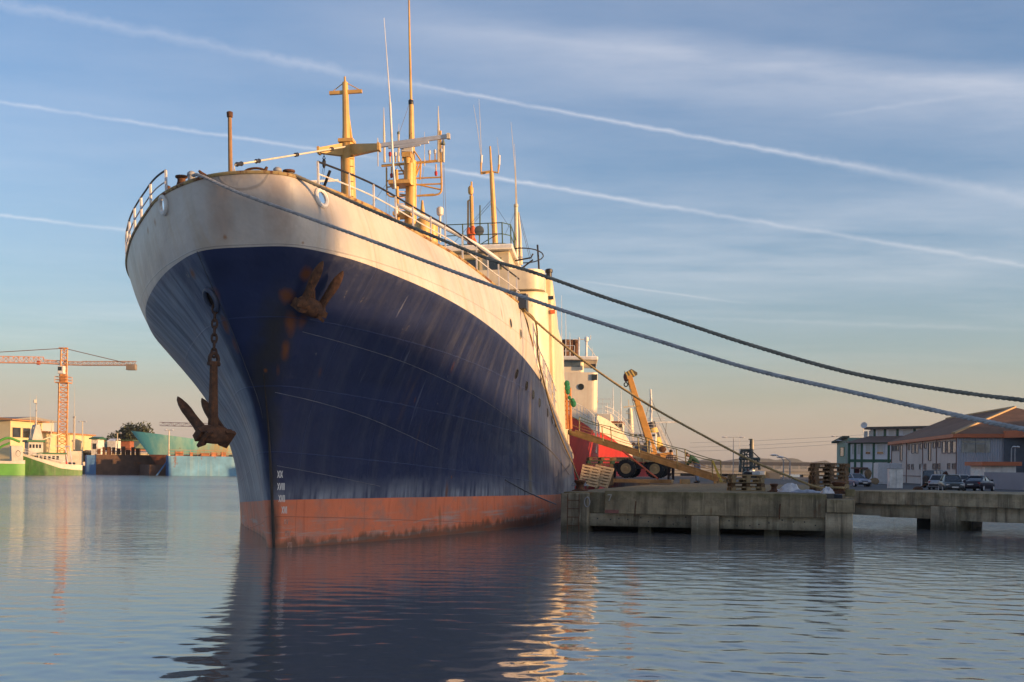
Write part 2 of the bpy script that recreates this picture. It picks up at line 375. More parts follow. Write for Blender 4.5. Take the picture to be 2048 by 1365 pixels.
        for px,py,port,rad,zs,a in ((310,445,False,.16,1.,.8),(296,462,False,.15,1.,.8),(450,475,True,.07,1,.7),(606,486,True,.05,1,.7),(560,400,True,.45,.22,.30),(440,420,False,.4,.2,.28),(1003,625,True,.10,.3,.6)):
            c=stain(c,hp(px,py,port),rad,(.27,.11,.025),zs,a)
        bs.inputs['Roughness'].default_value=.42
    fr=mth(nt,'FRACT',mth(nt,'DIVIDE',mth(nt,'ADD',X,20.3),2.45)); ln=ramp(nt,mth(nt,'ABSOLUTE',mth(nt,'SUBTRACT',fr,.5)),.0015,.004,1,0)
    zl=mth(nt,'ABSOLUTE',mth(nt,'SUBTRACT',mth(nt,'FRACT',mth(nt,'ADD',mth(nt,'MULTIPLY',Z,.62),mth(nt,'MULTIPLY',X,.045))),.5)); ln=mth(nt,'MAXIMUM',ln,ramp(nt,zl,.004,.010,1,0))
    c=mixc(nt,mth(nt,'MULTIPLY',ln,.45),c,tuple(x*(.35 if kind!='blue' else 2.2) for x in base))
    nt.links.new(c,bs.inputs['Base Color'])
    b=nn(nt,'ShaderNodeBump'); b.inputs['Strength'].default_value=1; b.inputs['Distance'].default_value=.09
    fr2=mth(nt,'ABSOLUTE',mth(nt,'SINE',mth(nt,'MULTIPLY',X,4.6))); hgt=mth(nt,'ADD',mth(nt,'ADD',noi(nt,oc,.7,4,.55),mth(nt,'MULTIPLY',mth(nt,'MULTIPLY',fr2,noi(nt,oc,.8,2,.5)),.16)),mth(nt,'MULTIPLY',ln,.06)); nt.links.new(hgt,b.inputs['Height']); nt.links.new(b.outputs[0],bs.inputs['Normal'])
    return m
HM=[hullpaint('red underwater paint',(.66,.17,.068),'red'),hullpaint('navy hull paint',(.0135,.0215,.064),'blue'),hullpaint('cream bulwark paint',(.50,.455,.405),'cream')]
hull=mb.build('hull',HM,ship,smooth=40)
# deck
mb=MB(); n2=NC//2
dk=[Vector((q.x,q.y*.985,q.z)) for q in [(c[JK+8] if c[-1].x<12 else c[-2]) for c in cols]]
for i in range(n2): mb.add([dk[i],dk[i+1],dk[NC-2-i],dk[NC-1-i]],[(0,1,2,3)])
mb.build('deck',M['grey'],ship)
# gunwale cap
mb=MB(); mb.path([c[-1]+Vector((0,0,.01)) for c in cols if c[-1].x<14],.045,6); mb.build('gunwale',mat('rusty gunwale',(.42,.30,.12),.6,rust=.75,rscale=2.4,scale=2),ship)
# fairlead holes' rims
for (p,n),nm in zip(holes,('a','b')):
    t=n.cross(Vector((0,0,1))).normalized(); b=t.cross(n)
    mb=MB(); mb.path([p+n*.02+t*.18*math.cos(a)+b*(.21*math.sin(a)) for a in [2*math.pi*k/20 for k in range(20)]],.055,8,closed=True)
    mb.build('fairlead',M['white'],hull)
# portholes
pm=mat('dark porthole glass',(.012,.013,.015),.2)
for px,py in ((1021,647),(1041,668),(1033,748),(1053,772),(1066,790),(1079,806),(1095,826),(1104,840),(1110,848)):
    p,n=hull_at(px,py,True); q=n.to_track_quat('Z','Y').to_matrix()
    mb=MB(); mb.lathe([(.0,.012),(.15,.012)],p,18,q); o=mb.build('porthole',pm,hull)
    mb=MB(); mb.path([p+q@Vector((.165*math.cos(a),.165*math.sin(a),.008)) for a in [2*math.pi*k/18 for k in range(18)]],.016,5,closed=True); mb.build('porthole_rim',M['black'] if px>1030 and py>700 else M['cream'],hull)
# weld seams: pale lines along the strakes
mb=MB()
def seam(pts,port,r=.009):
    q=crom([Vector((a,b,0)) for a,b in pts],10); P=[]
    for v in q:
        p,n=hull_at(v.x,v.y,port); P.append(p+n*.003)
    mb.path(P,r,4)
seam([(605,664),(700,690),(800,722),(880,756),(975,806),(1060,868)],True); seam([(550,785),(640,806),(740,838),(878,900)],True)
seam([(554,932),(640,948),(760,973)],True)
mb.build('weld_seam',mat('bare weld seam',(.14,.145,.17),.6),hull)
mb=MB(); 
seam([(1042,862),(1080,885),(1110,912),(1138,950)],True,.03); seam([(1010,960),(1050,982),(1090,1000),(1112,1009)],True,.03)
mb.build('rubbing_strake',mat('worn hull strake',(.075,.08,.10),.5),hull)
mb=MB(); seam([(394,503),(418,560),(455,640),(492,735),(522,820),(533,905)],False,.010); mb.build('stem_plate_edge',mat('dark stem edge',(.03,.035,.05),.5),hull)
# stem bar
mb=MB(); cc=cols[NC//2]; mb.path([Vector((v.x-.012,v.y,v.z)) for v in cc if -.5<v.z<4.6],[.004+.034*min(1,max(0,(4.6-v.z)/2.6)) for v in cc if -.5<v.z<4.6],8)
mb.build('stem_bar',mat('dark rusty stem',(.028,.018,.012),.6,var=.5,scale=3,rust=.2,rscale=3),hull)
# draft marks
mb=MB()
def glyphs(txt,px,py,h=14.0,w=4.6):
    def strip(a,b,wd):
        q=[]
        for (x,y),s in ((a,-1),(a,1),(b,1),(b,-1)):
            p,n=hull_at(px+x+s*wd/2,py+y,True); q.append(p+n*.006)
        mb.add(q,[(0,1,2,3)])
    tot=sum({'X':w,'V':w,'I':1.9}[c] for c in txt); x=-tot/2
    for c in txt:
        cw={'X':w,'V':w,'I':1.9}[c]; a,b=x+.4,x+cw-.6
        if c=='I': strip(((a+b)/2,-h/2),((a+b)/2,h/2),1.15)
        if c=='X': strip((a,-h/2),(b,h/2),1.25); strip((b,-h/2),(a,h/2),1.25)
        if c=='V': strip((a,-h/2),((a+b)/2,h/2),1.25); strip((b,-h/2),((a+b)/2,h/2),1.25)
        x+=cw
for t,px,py in (('XIX',560,949),('XVIII',562,973.5),('XVII',563.5,997.5),('XVI',568.5,1020.5)):
    mb=MB(); glyphs(t,px,py); mb.build('draft_mark',mat('white mark paint',(.68,.66,.62),.6,var=.1),hull,smooth=0)
for t,px,py in (('XV',572,1044),('XIV',575,1067),('XIII',579,1090)):
    mb=MB(); glyphs(t,px,py,11); mb.build('draft_mark',mat('faded mark paint',(.42,.24,.18),.7,var=.6,scale=14),hull,smooth=0,label='faded draft mark near the water')
# hawse pipe collar on starboard bow
p,n=hull_at(424,600,False); t=n.cross(Vector((0,0,1))).normalized(); b=t.cross(n); HW=p
mb=MB(); mb.path([p+n*.03+t*.19*math.cos(a)+b*(.27*math.sin(a)) for a in [2*math.pi*k/24 for k in range(24)]],.065,8,closed=True)
mb.build('hawse_collar',mat('blue collar paint',(.045,.06,.10),.5,rust=.35,rscale=3),hull)
mb=MB(); mb.lathe([(.0,.012),(1.,.012)],p,24,Matrix((t*.19,b*.27,n)).transposed()); mb.build('hawse_pipe',mat('hawse interior',(.03,.016,.01),.9),hull)
HN=n
# ---- rails on the bulwark
def railing(idx,h0,h1,name,x0,x1,sp=1.05,toprail=M['black'],posts=M['rail'],lean=0):
    P=[cols[i][-1] for i in idx]; r=[P[0]]; acc=0
    out=[]
    for a,b in zip(P,P[1:]):
        out.append((a,acc)); acc+=(b-a).length
    hh=lambda x: lerp(h0,h1,(x-x0)/(x1-x0))
    up=Vector((0,0,1))
    mb=MB(); mb.path([p+up*hh(p.x) for p in P],.026,6); o=mb.build(name,toprail,ship)
    mb=MB(); mb.path([p+up*hh(p.x)*.5 for p in P],.02,5); mb.build('mid_rail',M['rail'],o)
    nxt=0
    for p,s in out:
        if s>=nxt:
            nxt+=sp; m=MB(); m.bar(p-up*.02,p+up*hh(p.x),.075,.045,up=(0,1,0)); m.build('rail_post',posts,o)
pi=[i for i in range(NC//2,NC) if -.85<=cols[i][-1].x<=11.7]
si=[i for i in range(0,NC//2) if -.9<=cols[i][-1].x<=7][::-1]
railing(pi,.60,.86,'bulwark_railing',-.85,11.7)
railing(si,.55,.8,'bulwark_railing',-.85,7,1.2)
mdi=[i for i in range(NC//2,NC) if 13.8<=cols[i][-1].x<=22.5]
railing(mdi,1.0,1.0,'main_deck_railing',13.8,22.5,.8,M['rail'])
# sloping brace at the fore end of the port rail
m=MB(); m.tube(SL(648,374,-.4),SL(660,342,-.6),.04,n=6); m.build('rail_brace',M['black'],ship)
m=MB(); m.tube(SL(618,364,1.0),SL(676,361,1.6),.035,n=6); m.build('davit_arm',M['rail'],ship)
# ---- forecastle fittings
for px,py,x,k in ((363,357,-.9,0),(383,351,-1.3,1),(555,343,-1.3,1),(578,346,-1.0,0),(336,372,-.4,2)):
    q=SL(px,py+6,x); m=MB()
    if k==0: m.lathe([(.10,-.25),(.13,-.1),(.10,0),(.10,.06),(.15,.09),(.15,.13),(.05,.15)],q,14)
    elif k==1: m.lathe([(.09,-.3),(.09,.05),(.11,.07),(.10,.13),(.05,.17)],q,14)
    else: m.lathe([(.05,-.2),(.07,-.02),(.06,.06),(.02,.08)],q,10)
    m.build('bollard',M['rustm'] if k!=1 else M['grey'],ship)
m=MB()
q=[SL(486,346,-1.6),SL(495,340,-1.6),SL(510,337,-1.6),SL(525,339,-1.6),SL(533,345,-1.6)]; m.path(crom(q,4),.03,6)
m.path([SL(524,343,-1.6),SL(531,341,-1.6),SL(534,334,-1.6)],[.05,.05,.03],6); m.path([SL(411,352,-1.7),SL(404,348,-1.7),SL(398,342,-1.7)],[.05,.05,.03],6)
m.build('chock',M['rustm'],ship)
js=MB(); js.tube(SL(461,352,-1.5),SL(459.5,236,-1.5),.055,.048,8); jso=js.build('jackstaff',mat('rusty brown pole',(.28,.16,.07),.7,rust=.4,rscale=5),ship)
m=MB(); m.lathe([(.03,-.09),(.07,-.07),(.075,.05),(.03,.07)],SL(459.5,229,-1.5),10); m.build('lamp',M['rustm'],jso)
m=MB(); m.prism([SL(465,346,-1.5),SL(471,346,-1.5),SL(468,331,-1.5)],(0.03,0,0)); m.build('stay_bracket',M['rail'],ship)
# forestay with lantern fittings
a,b=SL(470,330,-1.5),SL(690,294,6.2)
m=MB(); m.tube(a,b,.022,.026,8); st=m.build('forestay',mat('pale stay paint',(.60,.55,.42),.5),ship)
for f,L in ((.03,.14),(.17,.09),(.50,.07),(.85,.06)):
    q=a.lerp(b,f); d=(b-a).normalized()
    m=MB(); m.path([q-d*L*1.6,q-d*L,q,q+d*L,q+d*L*1.6],[.02,.06,.045,.06,.02],8); m.build('stay_fitting',M['black'],st)
# ---- foremast
X=6.5
m=MB(); m.tube(SL(699,452,X),SL(694,283,X),.24,.205,20); fm=m.build('foremast',M['mast'],ship)
m=MB(); m.box(SL(694,284,X),(.5,.46,.10)); m.prism([SL(684,277,X-.2),SL(703,277,X-.2),SL(699,290,X-.2),SL(690,290,X-.2)],(.4,0,0)); m.build('mast_cap',M['mast'],fm)
m=MB(); m.path([SL(693,285,X),SL(691,200,X),SL(690,165,X)],[.12,.10,.085],10); m.tube(SL(690,166,X),SL(689.5,154,X),.035,.03,8); tm=m.build('topmast',M['mast'],fm)
m=MB(); m.tube(SL(704,284,X+.1),SL(693,205,X),.035,n=6); m.tube(SL(686,284,X+.1),SL(689,190,X),.03,n=6); m.build('topmast_brace',M['mast'],fm)
m=MB(); m.bar(SL(659,187,X),SL(724,183,X),.10,.10); m.tube(SL(667,182,X),SL(689,165,X),.015,n=5); m.tube(SL(719,180,X),SL(691,165,X),.015,n=5); m.build('crosstree',M['mast'],fm)
def arm(root_px,root_y0,root_y1,tip_px,ty0,ty1,xr,xt):
    m=MB(); dx=Vector((.22,0,0))
    A=[SL(root_px,root_y0,xr),SL(root_px,root_y1,xr),SL(tip_px,ty1,xt),SL(tip_px,ty0,xt)]
    m.prism([q-dx*.5 for q in A],dx); return m
m=arm(694,287,314,640,297,307,X,X-.5); m.build('mast_arm',M['mast'],fm)
m=arm(699,290,314,757,289,301,X,X-.9); m.build('mast_arm',M['mast'],fm)
m=MB(); m.box(SL(758,295,X-.9),(.3,.07,.22)); m.box(SL(638,302,X-.5),(.3,.07,.2)); m.build('arm_end_plate',M['mast'],fm)
m=MB()
for y in range(318,402,15): m.tube(SL(700,y,X-.3),SL(707,y+.5,X-.3),.012,n=5)
m.tube(SL(683,315,X-.25),SL(684,420,X-.25),.014,n=5); m.build('rungs',M['rustm'],fm)
m=MB(); m.tube(SL(648,306,X-.5),SL(648,312,X-.5),.012,n=5); m.path([SL(648,312,X-.5),SL(645,318,X-.5),SL(651,318,X-.5),SL(648,312,X-.5)],.015,5); m.path([SL(648,318,X-.5),SL(648,324,X-.5),SL(648,333,X-.5),SL(648,337,X-.5)],[.03,.06,.05,.02],8)
m.tube(SL(646,337,X-.5),SL(640,372,X-1),.006,n=4); m.tube(SL(649,337,X-.5),SL(644,374,X-1),.006,n=4); m.build('cargo_block',M['black'],fm)
# ---- radar mast
X=20
m=MB(); m.tube(SL(820,520,X),SL(823,322,X),.30,.2,20); m.tube(SL(818,372,X-.25),SL(818,328,X-.25),.22,.22,16); rm=m.build('radar_mast',M['mast'],ship)
m=MB(); m.path([SL(824.5,330,X+.1),SL(823,270,X+.1),SL(822.5,212,X+.1)],[.13,.12,.10],10); m.tube(SL(822.5,212,X+.1),SL(822,200,X+.1),.09,n=10); m.path([SL(822,202,X+.1),SL(819,70,X+.1),SL(817,-50,X+.1)],[.055,.042,.028],8); m.build('pole_mast',M['mast'],rm)
m=MB(); m.lathe([(.1,0),(.11,.04),(.11,.16),(.09,.2)],SL(822,210,X+.1),10); m.build('pole_collar',M['black'],rm)
m=MB()
for dx in (0,.45): m.tube(SL(763,333-dx*4,X+dx),SL(889,322-dx*4,X+dx),.04,n=6)
for px in (768,790,850,886): m.tube(SL(px,333-(px-763)*.087,X),SL(px,331-(px-763)*.087,X+.45),.03,n=5)
for A,B in (((798,331),(811,352)),((842,326),(832,352)),((836,328),(828,358)),((842,326),(840,360)),((829,303),(842,322))): m.tube(SL(*A,X),SL(*B,X),.035,n=6)
m.build('yard',M['mast'],rm)
m=MB()
m.path(crom([SL(881,262,X),SL(882,330,X),SL(883,376,X),SL(882,384,X),SL(876,389,X),SL(834,392,X)],4),.042,6)
for A,B in (((833,357),(882,355)),((833,370),(882,368)),((833,369),(883,380)),((868,389),(834,392))): m.tube(SL(*A,X),SL(*B,X),.035,n=6)
m.path(crom([SL(773,335,X),SL(774,383,X),SL(776,390,X),SL(784,394,X),SL(816,391,X)],4),.036,6)
for A,B in (((774,362),(815,358)),((774,375),(806,371)),((790,343),(815,341)),((792,349),(812,348))): m.tube(SL(*A,X),SL(*B,X),.03,n=6)
m.path([SL(799,389,X),SL(818,391,X),SL(818,382,X)],.03,5); m.build('guard_loop',M['mast'],rm)
m=MB(); m.tube(SL(793,340,X-.4),SL(797,462,X-.4),.065,n=8)
for y in range(360,460,12): m.tube(SL(797,y,X-.4),SL(812,y,X-.1),.014,n=5)
m.build('ladder',M['mast'],rm)
for c,d in (((802,369),(1.,.9,.14)),((807,431),(1.0,.75,.14))):
    m=MB(); m.box(SL(*c,X-.3),d); m.build('platform',M['mast'],rm)
for px,y0,y1,r,k in ((780,325,305,.03,'r'),(791,325,305,.03,'w'),(859,322,301,.03,'w'),(870,321,300,.035,'w'),(883,320,297,.03,'w'),(783,334,356,.03,'r'),(872,329,352,.03,'r'),(805,323,305,.03,'w')):
    m=MB(); m.tube(SL(px,y0,X),SL(px,lerp(y0,y1,.6),X),.028,n=6); lo=m.build('lamp_post',M['mast'],rm)
    m=MB(); q=SL(px,lerp(y0,y1,.8),X); m.lathe([(.03,-.1),(.06,-.07),(.065,.06),(.03,.1)],q,10); m.build('lamp',M['red'] if k=='r' else M['lgrey'],lo)
for pts,r in (([(769,325),(768,268),(767.5,215)],[.05,.045,.008]),([(797,325),(797,280),(797,268)],[.05,.04,.05]),([(797,268),(798,248)],[.012,.006]),([(877,325),(877,262),(876.5,212)],[.055,.05,.008]),([(887,325),(887,292)],[.05,.05]),([(849,332),(849,313),(849,264)],[.03,.012,.006]),([(756,333),(755.5,285),(755.5,276)],[.02,.02,.012])):
    m=MB(); m.path([SL(*q,X) for q in pts],r,6); m.build('antenna',M['cream'] ,rm)
m=MB(); m.lathe([(.04,-.02),(.08,0),(.08,.04),(.03,.22),(.02,.24)],SL(887,290,X),10); m.lathe([(.04,0),(.06,.04),(.06,.10),(.02,.14)],SL(797,270,X),10); m.build('antenna_cone',mat('green grey antenna cone',(.14,.16,.12),.6),rm)
XR=18.6
m=MB(); m.box(SL(814,299,XR+.3),(.45,.46,.30),rz=.1); m.build('radar_gearbox',M['lgrey'],rm,bev=.02)
m=MB(); m.box(SL(814,311,XR+.3),(.4,.36,.22)); m.lathe([(.1,-.2),(.16,0),(.12,.1)],SL(814,318,XR+.3),10); m.build('radar_bracket',M['mast'],rm)
a,b=SL(757,292,XR),SL(897,273,XR-.3); 
m=MB(); m.bar(a.lerp(b,.02),b,.12,.17); m.bar(a.lerp(b,.14)-Vector((0,0,.13)),a.lerp(b,.72)-Vector((0,0,.13)),.10,.10); m.bar(a.lerp(b,.30)-Vector((0,0,.2)),a.lerp(b,.60)-Vector((0,0,.2)),.08,.07); so=m.build('radar_scanner',M['lgrey'],rm,bev=.012)
m=MB(); m.box(b,(.2,.12,.22)); m.build('scanner_end',M['cream'],so)
# signal gear and stays
m=MB()
for A,B in (((773,335,X),(772,470,X)),((778,395,X),(779,470,X)),((886,330,X),(888,455,X)),((888,330,X),(893,455,X)),((800,327,X),(730,432,10)),((818,210,X),(798,268,X)),((848,335,X),(838,405,X))):
    m.tube(SL(*A),SL(*B),.008,n=4)
m.build('halyards',M['black'],rm)
m=MB(); m.path([SL(768,36,17),SL(774,120,17),SL(780,205,17)],[.008,.018,.028],6); m.path([SL(780,205,17),SL(786,330,17),SL(790.5,378,17)],[.045,.045,.045],8); m.build('whip_antenna',M['white'],ship)
m=MB(); m.tube(SL(880,485,21),SL(880,430,21),.05,n=8); do=m.build('dome_pole',M['white'],ship)
m=MB(); m.lathe([(.06,-.18),(.13,-.13),(.15,-.05),(.15,.14),(.10,.2),(.03,.22)],SL(880,424,21),14); m.build('satellite_dome',M['white'],do)
m=MB(); m.lathe([(.30,-.4),(.30,.3),(.26,.42),(.12,.5),(.04,1.2)],SL(846,460,19),14); m.lathe([(.3,-.5),(.34,0),(.34,.5),(.2,.6)],SL(860,470,19.5),14); m.build('vent_cowl',M['mast'],ship)
m=MB(); m.path(crom([SL(792,428,13),SL(792,418,13),SL(796,412,13),SL(806,414,13),SL(850,436,13.3),SL(905,464,13.6),SL(960,494,14),SL(1010,530,14.5)],5),.075,8); m.build('inner_handrail',M['white'],ship)
# ---- wheelhouse block
XW=24.0; hw=-SL(1022,520,XW).y; zr_=SL(1000,503,XW).z; zb=zr_-3.2
m=MB(); m.box((XW+4.5,0,(zr_+zb)/2),(9,2*hw-.1,zr_-zb)); wh=m.build('wheelhouse',M['cream'],ship,bev=.06)
m=MB(); m.box((XW+4.3,0,zr_+.12),(9.6,2*hw+.25,.24)); m.build('roof',M['white'],wh,bev=.05)
for k in range(-4,4):
    yy=-SL(989,533,XW).y; w=.50
    y=-yy+ k*1.0
    if abs(y)>hw-.4: continue
    q=SL(989,533,XW); m=MB(); m.box((XW-.012,y,q.z),(.03,w,.62)); m.build('window',M['window'],wh,bev=.008)
    m=MB(); 
    for s in (-1,1): m.box((XW-.03,y+s*(w/2+.04),q.z),(.06,.08,.76)); m.box((XW-.032,y,q.z+s*.35),(.06,w-.02,.07))
    m.build('window_frame',mat('dull green frame',(.16,.17,.10),.6),wh)
m=MB(); up=Vector((0,0,1)); zt=zr_+.24
rc=[(XW-.2,hw),(XW-.2,-hw+.35),(XW+.3,-hw),(XW+7,-hw)]
for h in (.5,1.0): m.path([Vector((x,y,zt+h)) for x,y in rc],.022,5)
m.path([Vector((x,y,zt+.08)) for x,y in rc],.018,5)
for x,y in [(XW-.2,hw-i*1.15) for i in range(8) if hw-i*1.15>-hw+.3]+rc[1:]+[(XW+2.4,-hw),(XW+4.7,-hw)]: m.tube((x,y,zt),(x,y,zt+1.02),.028,n=6)
m.tube((XW-.1,-hw+.6,zt+.5),(XW+.1,-hw+1.6,zt),.02,n=5); m.build('roof_railing',M['greenrail'],wh)
X=26
m=MB(); m.path([SL(991,500,X),SL(987,420,X),SL(983,345,X)],[.13,.12,.10],10); m.path([SL(983,345,X),SL(980,293,X)],[.06,.04],8); am=m.build('antenna_mast',M['mast'],wh)
m=MB(); m.prism([SL(978,499,X-.3),SL(1002,499,X-.3),SL(990,484,X-.3)],(.6,0,0)); m.build('mast_base',M['cream'],am)
m=MB(); m.path([SL(962,325,X),SL(962,345,X),SL(981,343,X),SL(996,346,X),SL(998,330,X)],.05,6); m.tube(SL(962,348,X),SL(983,345,X+.6),.04,n=5); m.build('antenna_yoke',M['mast'],am)
m=MB(); m.tube(SL(962.5,326,X),SL(963,311,X),.06,n=8); m.tube(SL(998,330,X),SL(998.5,311,X),.06,n=8); m.build('antenna_base',M['white'],am)
m=MB(); m.path([SL(962,312,X),SL(954,250,X),SL(947,210,X)],[.014,.01,.005],5); m.path([SL(963,312,X),SL(960,240,X),SL(958,198,X)],[.014,.01,.005],5); m.path([SL(998,312,X),SL(994,275,X)],[.012,.005],5); m.build('whip_antenna',M['cream'],am)
m=MB()
for y in (405,418,435,450): m.tube(SL(981,y,X-.1),SL(987,y,X-.1),.02,n=5)
m.build('step',M['mast'],am)
m=MB(); m.path([SL(945,492,X),SL(942.5,392,X)],[.11,.09],8); m.path([SL(936,490,X),SL(936,402,X),SL(941,400,X)],.045,6); m.tube(SL(943,395,X),SL(943,364,X),.04,n=6); m.lathe([(.1,-.1),(.13,0),(.13,.2),(.06,.3)],SL(941.5,385,X),10); m.build('signal_post',M['mast'],wh)
m=MB()
for px,py,rx,rz in ((938,464,.16,.22),(946,462,.17,.25),(943,476,.2,.25),(948,488,.18,.28),(939,484,.12,.16)): m.ell(SL(px,py,X-.4),(rx,rx*.8,rz),9,6)
m.build('orange_cover',M['orange'],wh)
m=MB(); q=SL(958.5,462,X-.9); m.lathe([(.06,.16),(.2,.1),(.225,0),(.225,-.05),(.19,-.06)],q,20,Vector((-1,0,0)).to_track_quat('Z','Y').to_matrix()@Matrix.Rotation(math.pi,3,'X')); sl=m.build('searchlight',mat('searchlight grey',(.10,.115,.115),.5,var=.15),wh)
m=MB(); m.tube(SL(959,471,X-.9),SL(958,497,X-.9),.03,n=6); m.tube(SL(960,452,X-.5),SL(960,411,X-.5),.03,n=6); m.build('pole',M['greenrail'],sl)
m=MB(); m.path([SL(1033,530,X+2),SL(1032,415,X+2)],[.12,.09],10); m.path([SL(1042,530,X+2),SL(1040,462,X+2),SL(1037,425,X+2)],[.09,.06,.03],8); m.lathe([(.06,0),(.11,.05),(.11,.15),(.05,.2)],SL(1032,416,X+2),10); m.tube(SL(1022,516,X+2),SL(1041,500,X+2),.04,n=6); wm=m.build('stub_mast',M['cream'],wh)
m=MB(); m.path([SL(1032,410,X+2),SL(1030,340,X+2),SL(1022,245,X+2)],[.03,.018,.006],5); m.path([SL(1034,412,X+2),SL(1031,330,X+2),SL(1029,288,X+2)],[.02,.012,.006],5); m.build('whip_antenna',M['cream'],wm)
m=MB(); zc=SL(1045,512,X+2); 
m.path([Vector((zc.x+2.0*math.cos(a),zc.y+1.0*math.sin(a),zc.z)) for a in [2*math.pi*k/24 for k in range(24)]],.03,5,closed=True); m.tube(SL(1078,540,X+2),SL(1075,490,X+2),.045,n=6); m.path([SL(1030,522,X),SL(1062,516,X),SL(1066,508,X)],.04,5); m.tube(SL(1040,540,X),SL(1066,520,X),.04,n=5); m.build('ring_rail',M['black'],wm)
m=MB()
for A,B in (((983,400,26),(905,490,25)),((984,405,26),(940,455,26)),((986,405,26),(1024,462,28)),((1030,425,28),(1010,470,26)),((1036,425,28),(1060,520,28)),((1038,425,28),(1063,518,28))): m.tube(SL(*A),SL(*B),.009,n=4)
m.build('stay_wire',M['black'],wh)
# bridge wing and front of the superstructure with rounded corners
def roundplan(xf,xa,hw,r,n=6):
    pts=[(xa,hw),(xf+r,hw)]
    for k in range(1,n): a=math.pi/2*k/n; pts.append((xf+r-r*math.sin(a),hw-r+r*math.cos(a)))
    pts+=[(xf,hw-r),(xf,-hw+r)]
    for k in range(1,n): a=math.pi/2*k/n; pts.append((xf+r-r*math.cos(a),-hw+r-r*math.sin(a)))
    return pts+[(xf+r,-hw),(xa,-hw)]
sw=mat('cream deckhouse paint',(.66,.58,.42),.45,rust=.12,rscale=.8,streak=.3,stcol=(.45,.35,.28),scale=.9)  # cream paint with rust and brownish streaks
XB=21.5; hb=-SL(1089,560,XB+.6).y; z1,z2=SL(1080,577,XB).z,SL(1070,537,XB).z
m=MB(); m.prism([Vector((x,y,z1)) for x,y in roundplan(XB,XB+5,hb,.8)],(0,0,z2-z1)); bw=m.build('bridge_wing',sw,ship)
XT=21.9; ht=-SL(1096,640,XT+.8).y; z0=SL(1090,800,XT).z
m=MB(); m.prism([Vector((x,y,3.2)) for x,y in roundplan(XT,46,ht,1.3,8)],(0,0,z1-3.2-.004)); dh=m.build('deckhouse',sw,ship)
# raked casing along the port side, a little outboard of the deckhouse
XC=23.4; pc_=SL(1105,557,XC).y
def x_at(px,py,p):
    lo,hi=15,90
    for _ in range(50):
        mid=(lo+hi)/2
        if SL(px,py,mid).y<p: lo=mid
        else: hi=mid
    return mid
prof=[(XC,SL(1105,557,XC).z)]
for px,py in ((1113,616),(1117,662),(1126,736),(1131,768)):
    x=x_at(px,py,pc_); prof.append((x,SL(px,py,x).z))
print('casing',pc_,prof,'ht',ht)
po=[Vector((XC,pc_,3.3))]+[Vector((x,pc_,z)) for x,z in prof]+[Vector((prof[-1][0]+4,pc_,prof[-1][1]-1.2)),Vector((prof[-1][0]+6,pc_,3.2))]
m=MB(); m.prism(po,(0,1.2,0)); cs=m.build('side_casing',mat('peeling yellow cream paint',(.66,.54,.33),.5,rust=.22,rscale=.9,streak=.45,stcol=(.60,.55,.52),scale=.8),ship,bev=.12)
m=MB(); m.box((XC+.5,pc_+.5,prof[0][1]+.04),(1.1,.9,.07)); m.build('casing_cap',M['black'],cs)
m=MB(); q=SL(1098,549,XC+.3); m.lathe([(.13,-.4),(.13,.06),(.17,.08),(.17,.2),(.11,.24)],q,12); m.build('exhaust_pipe',M['black'],cs)
q=SL(1101,596,XC-.02); m=MB(); m.box(q,(.05,.26,.16)); m.build('vent_opening',M['window'],cs)
m=MB(); m.box(SL(1105,624,XC-.05),(.10,.2,.16),rz=.2); m.build('orange_flap',M['orange'],cs)
# small windows of the deckhouse front
m=MB(); m.box((XW-.6,0,z2+.4),(.05,.1,.1))
# boarding ladder and nets by the gangway
m=MB(); xo=38
for px in (1130,1136,1142): m.tube(SL(px,858,xo),SL(px-4 if px<1140 else px-2,776,xo),.075,n=6)
for y in range(785,858,9): m.tube(SL(1128,y,xo),SL(1141,y+1,xo),.03,n=5)
m.build('boarding_ladder',mat('orange brown ladder paint',(.50,.20,.06),.6,rust=.5,rscale=2),ship)
m=MB()
for px,py,r in ((1134,768,.2),(1135,776,.2),(1136,784,.16),(1147,808,.2),(1145,803,.18),(1139,796,.12)): m.ell(SL(px,py,xo-1),(r*.8,r*.8,r),8,6)
m.build('net_bundle',mat('green net',(.015,.17,.09),.9,var=.5,scale=6,bump=.03,bscale=14),ship)
# dark block and roller where the aft spring leaves the forecastle
m=MB(); q=SL(1043,604,11.6); m.box(q,(.5,.35,.5)); m.lathe([(.12,-.3),(.12,.3)],q+Vector((.4,-.1,0)),10); m.build('fairlead_block',mat('blue black fitting',(.025,.035,.06),.5),ship)
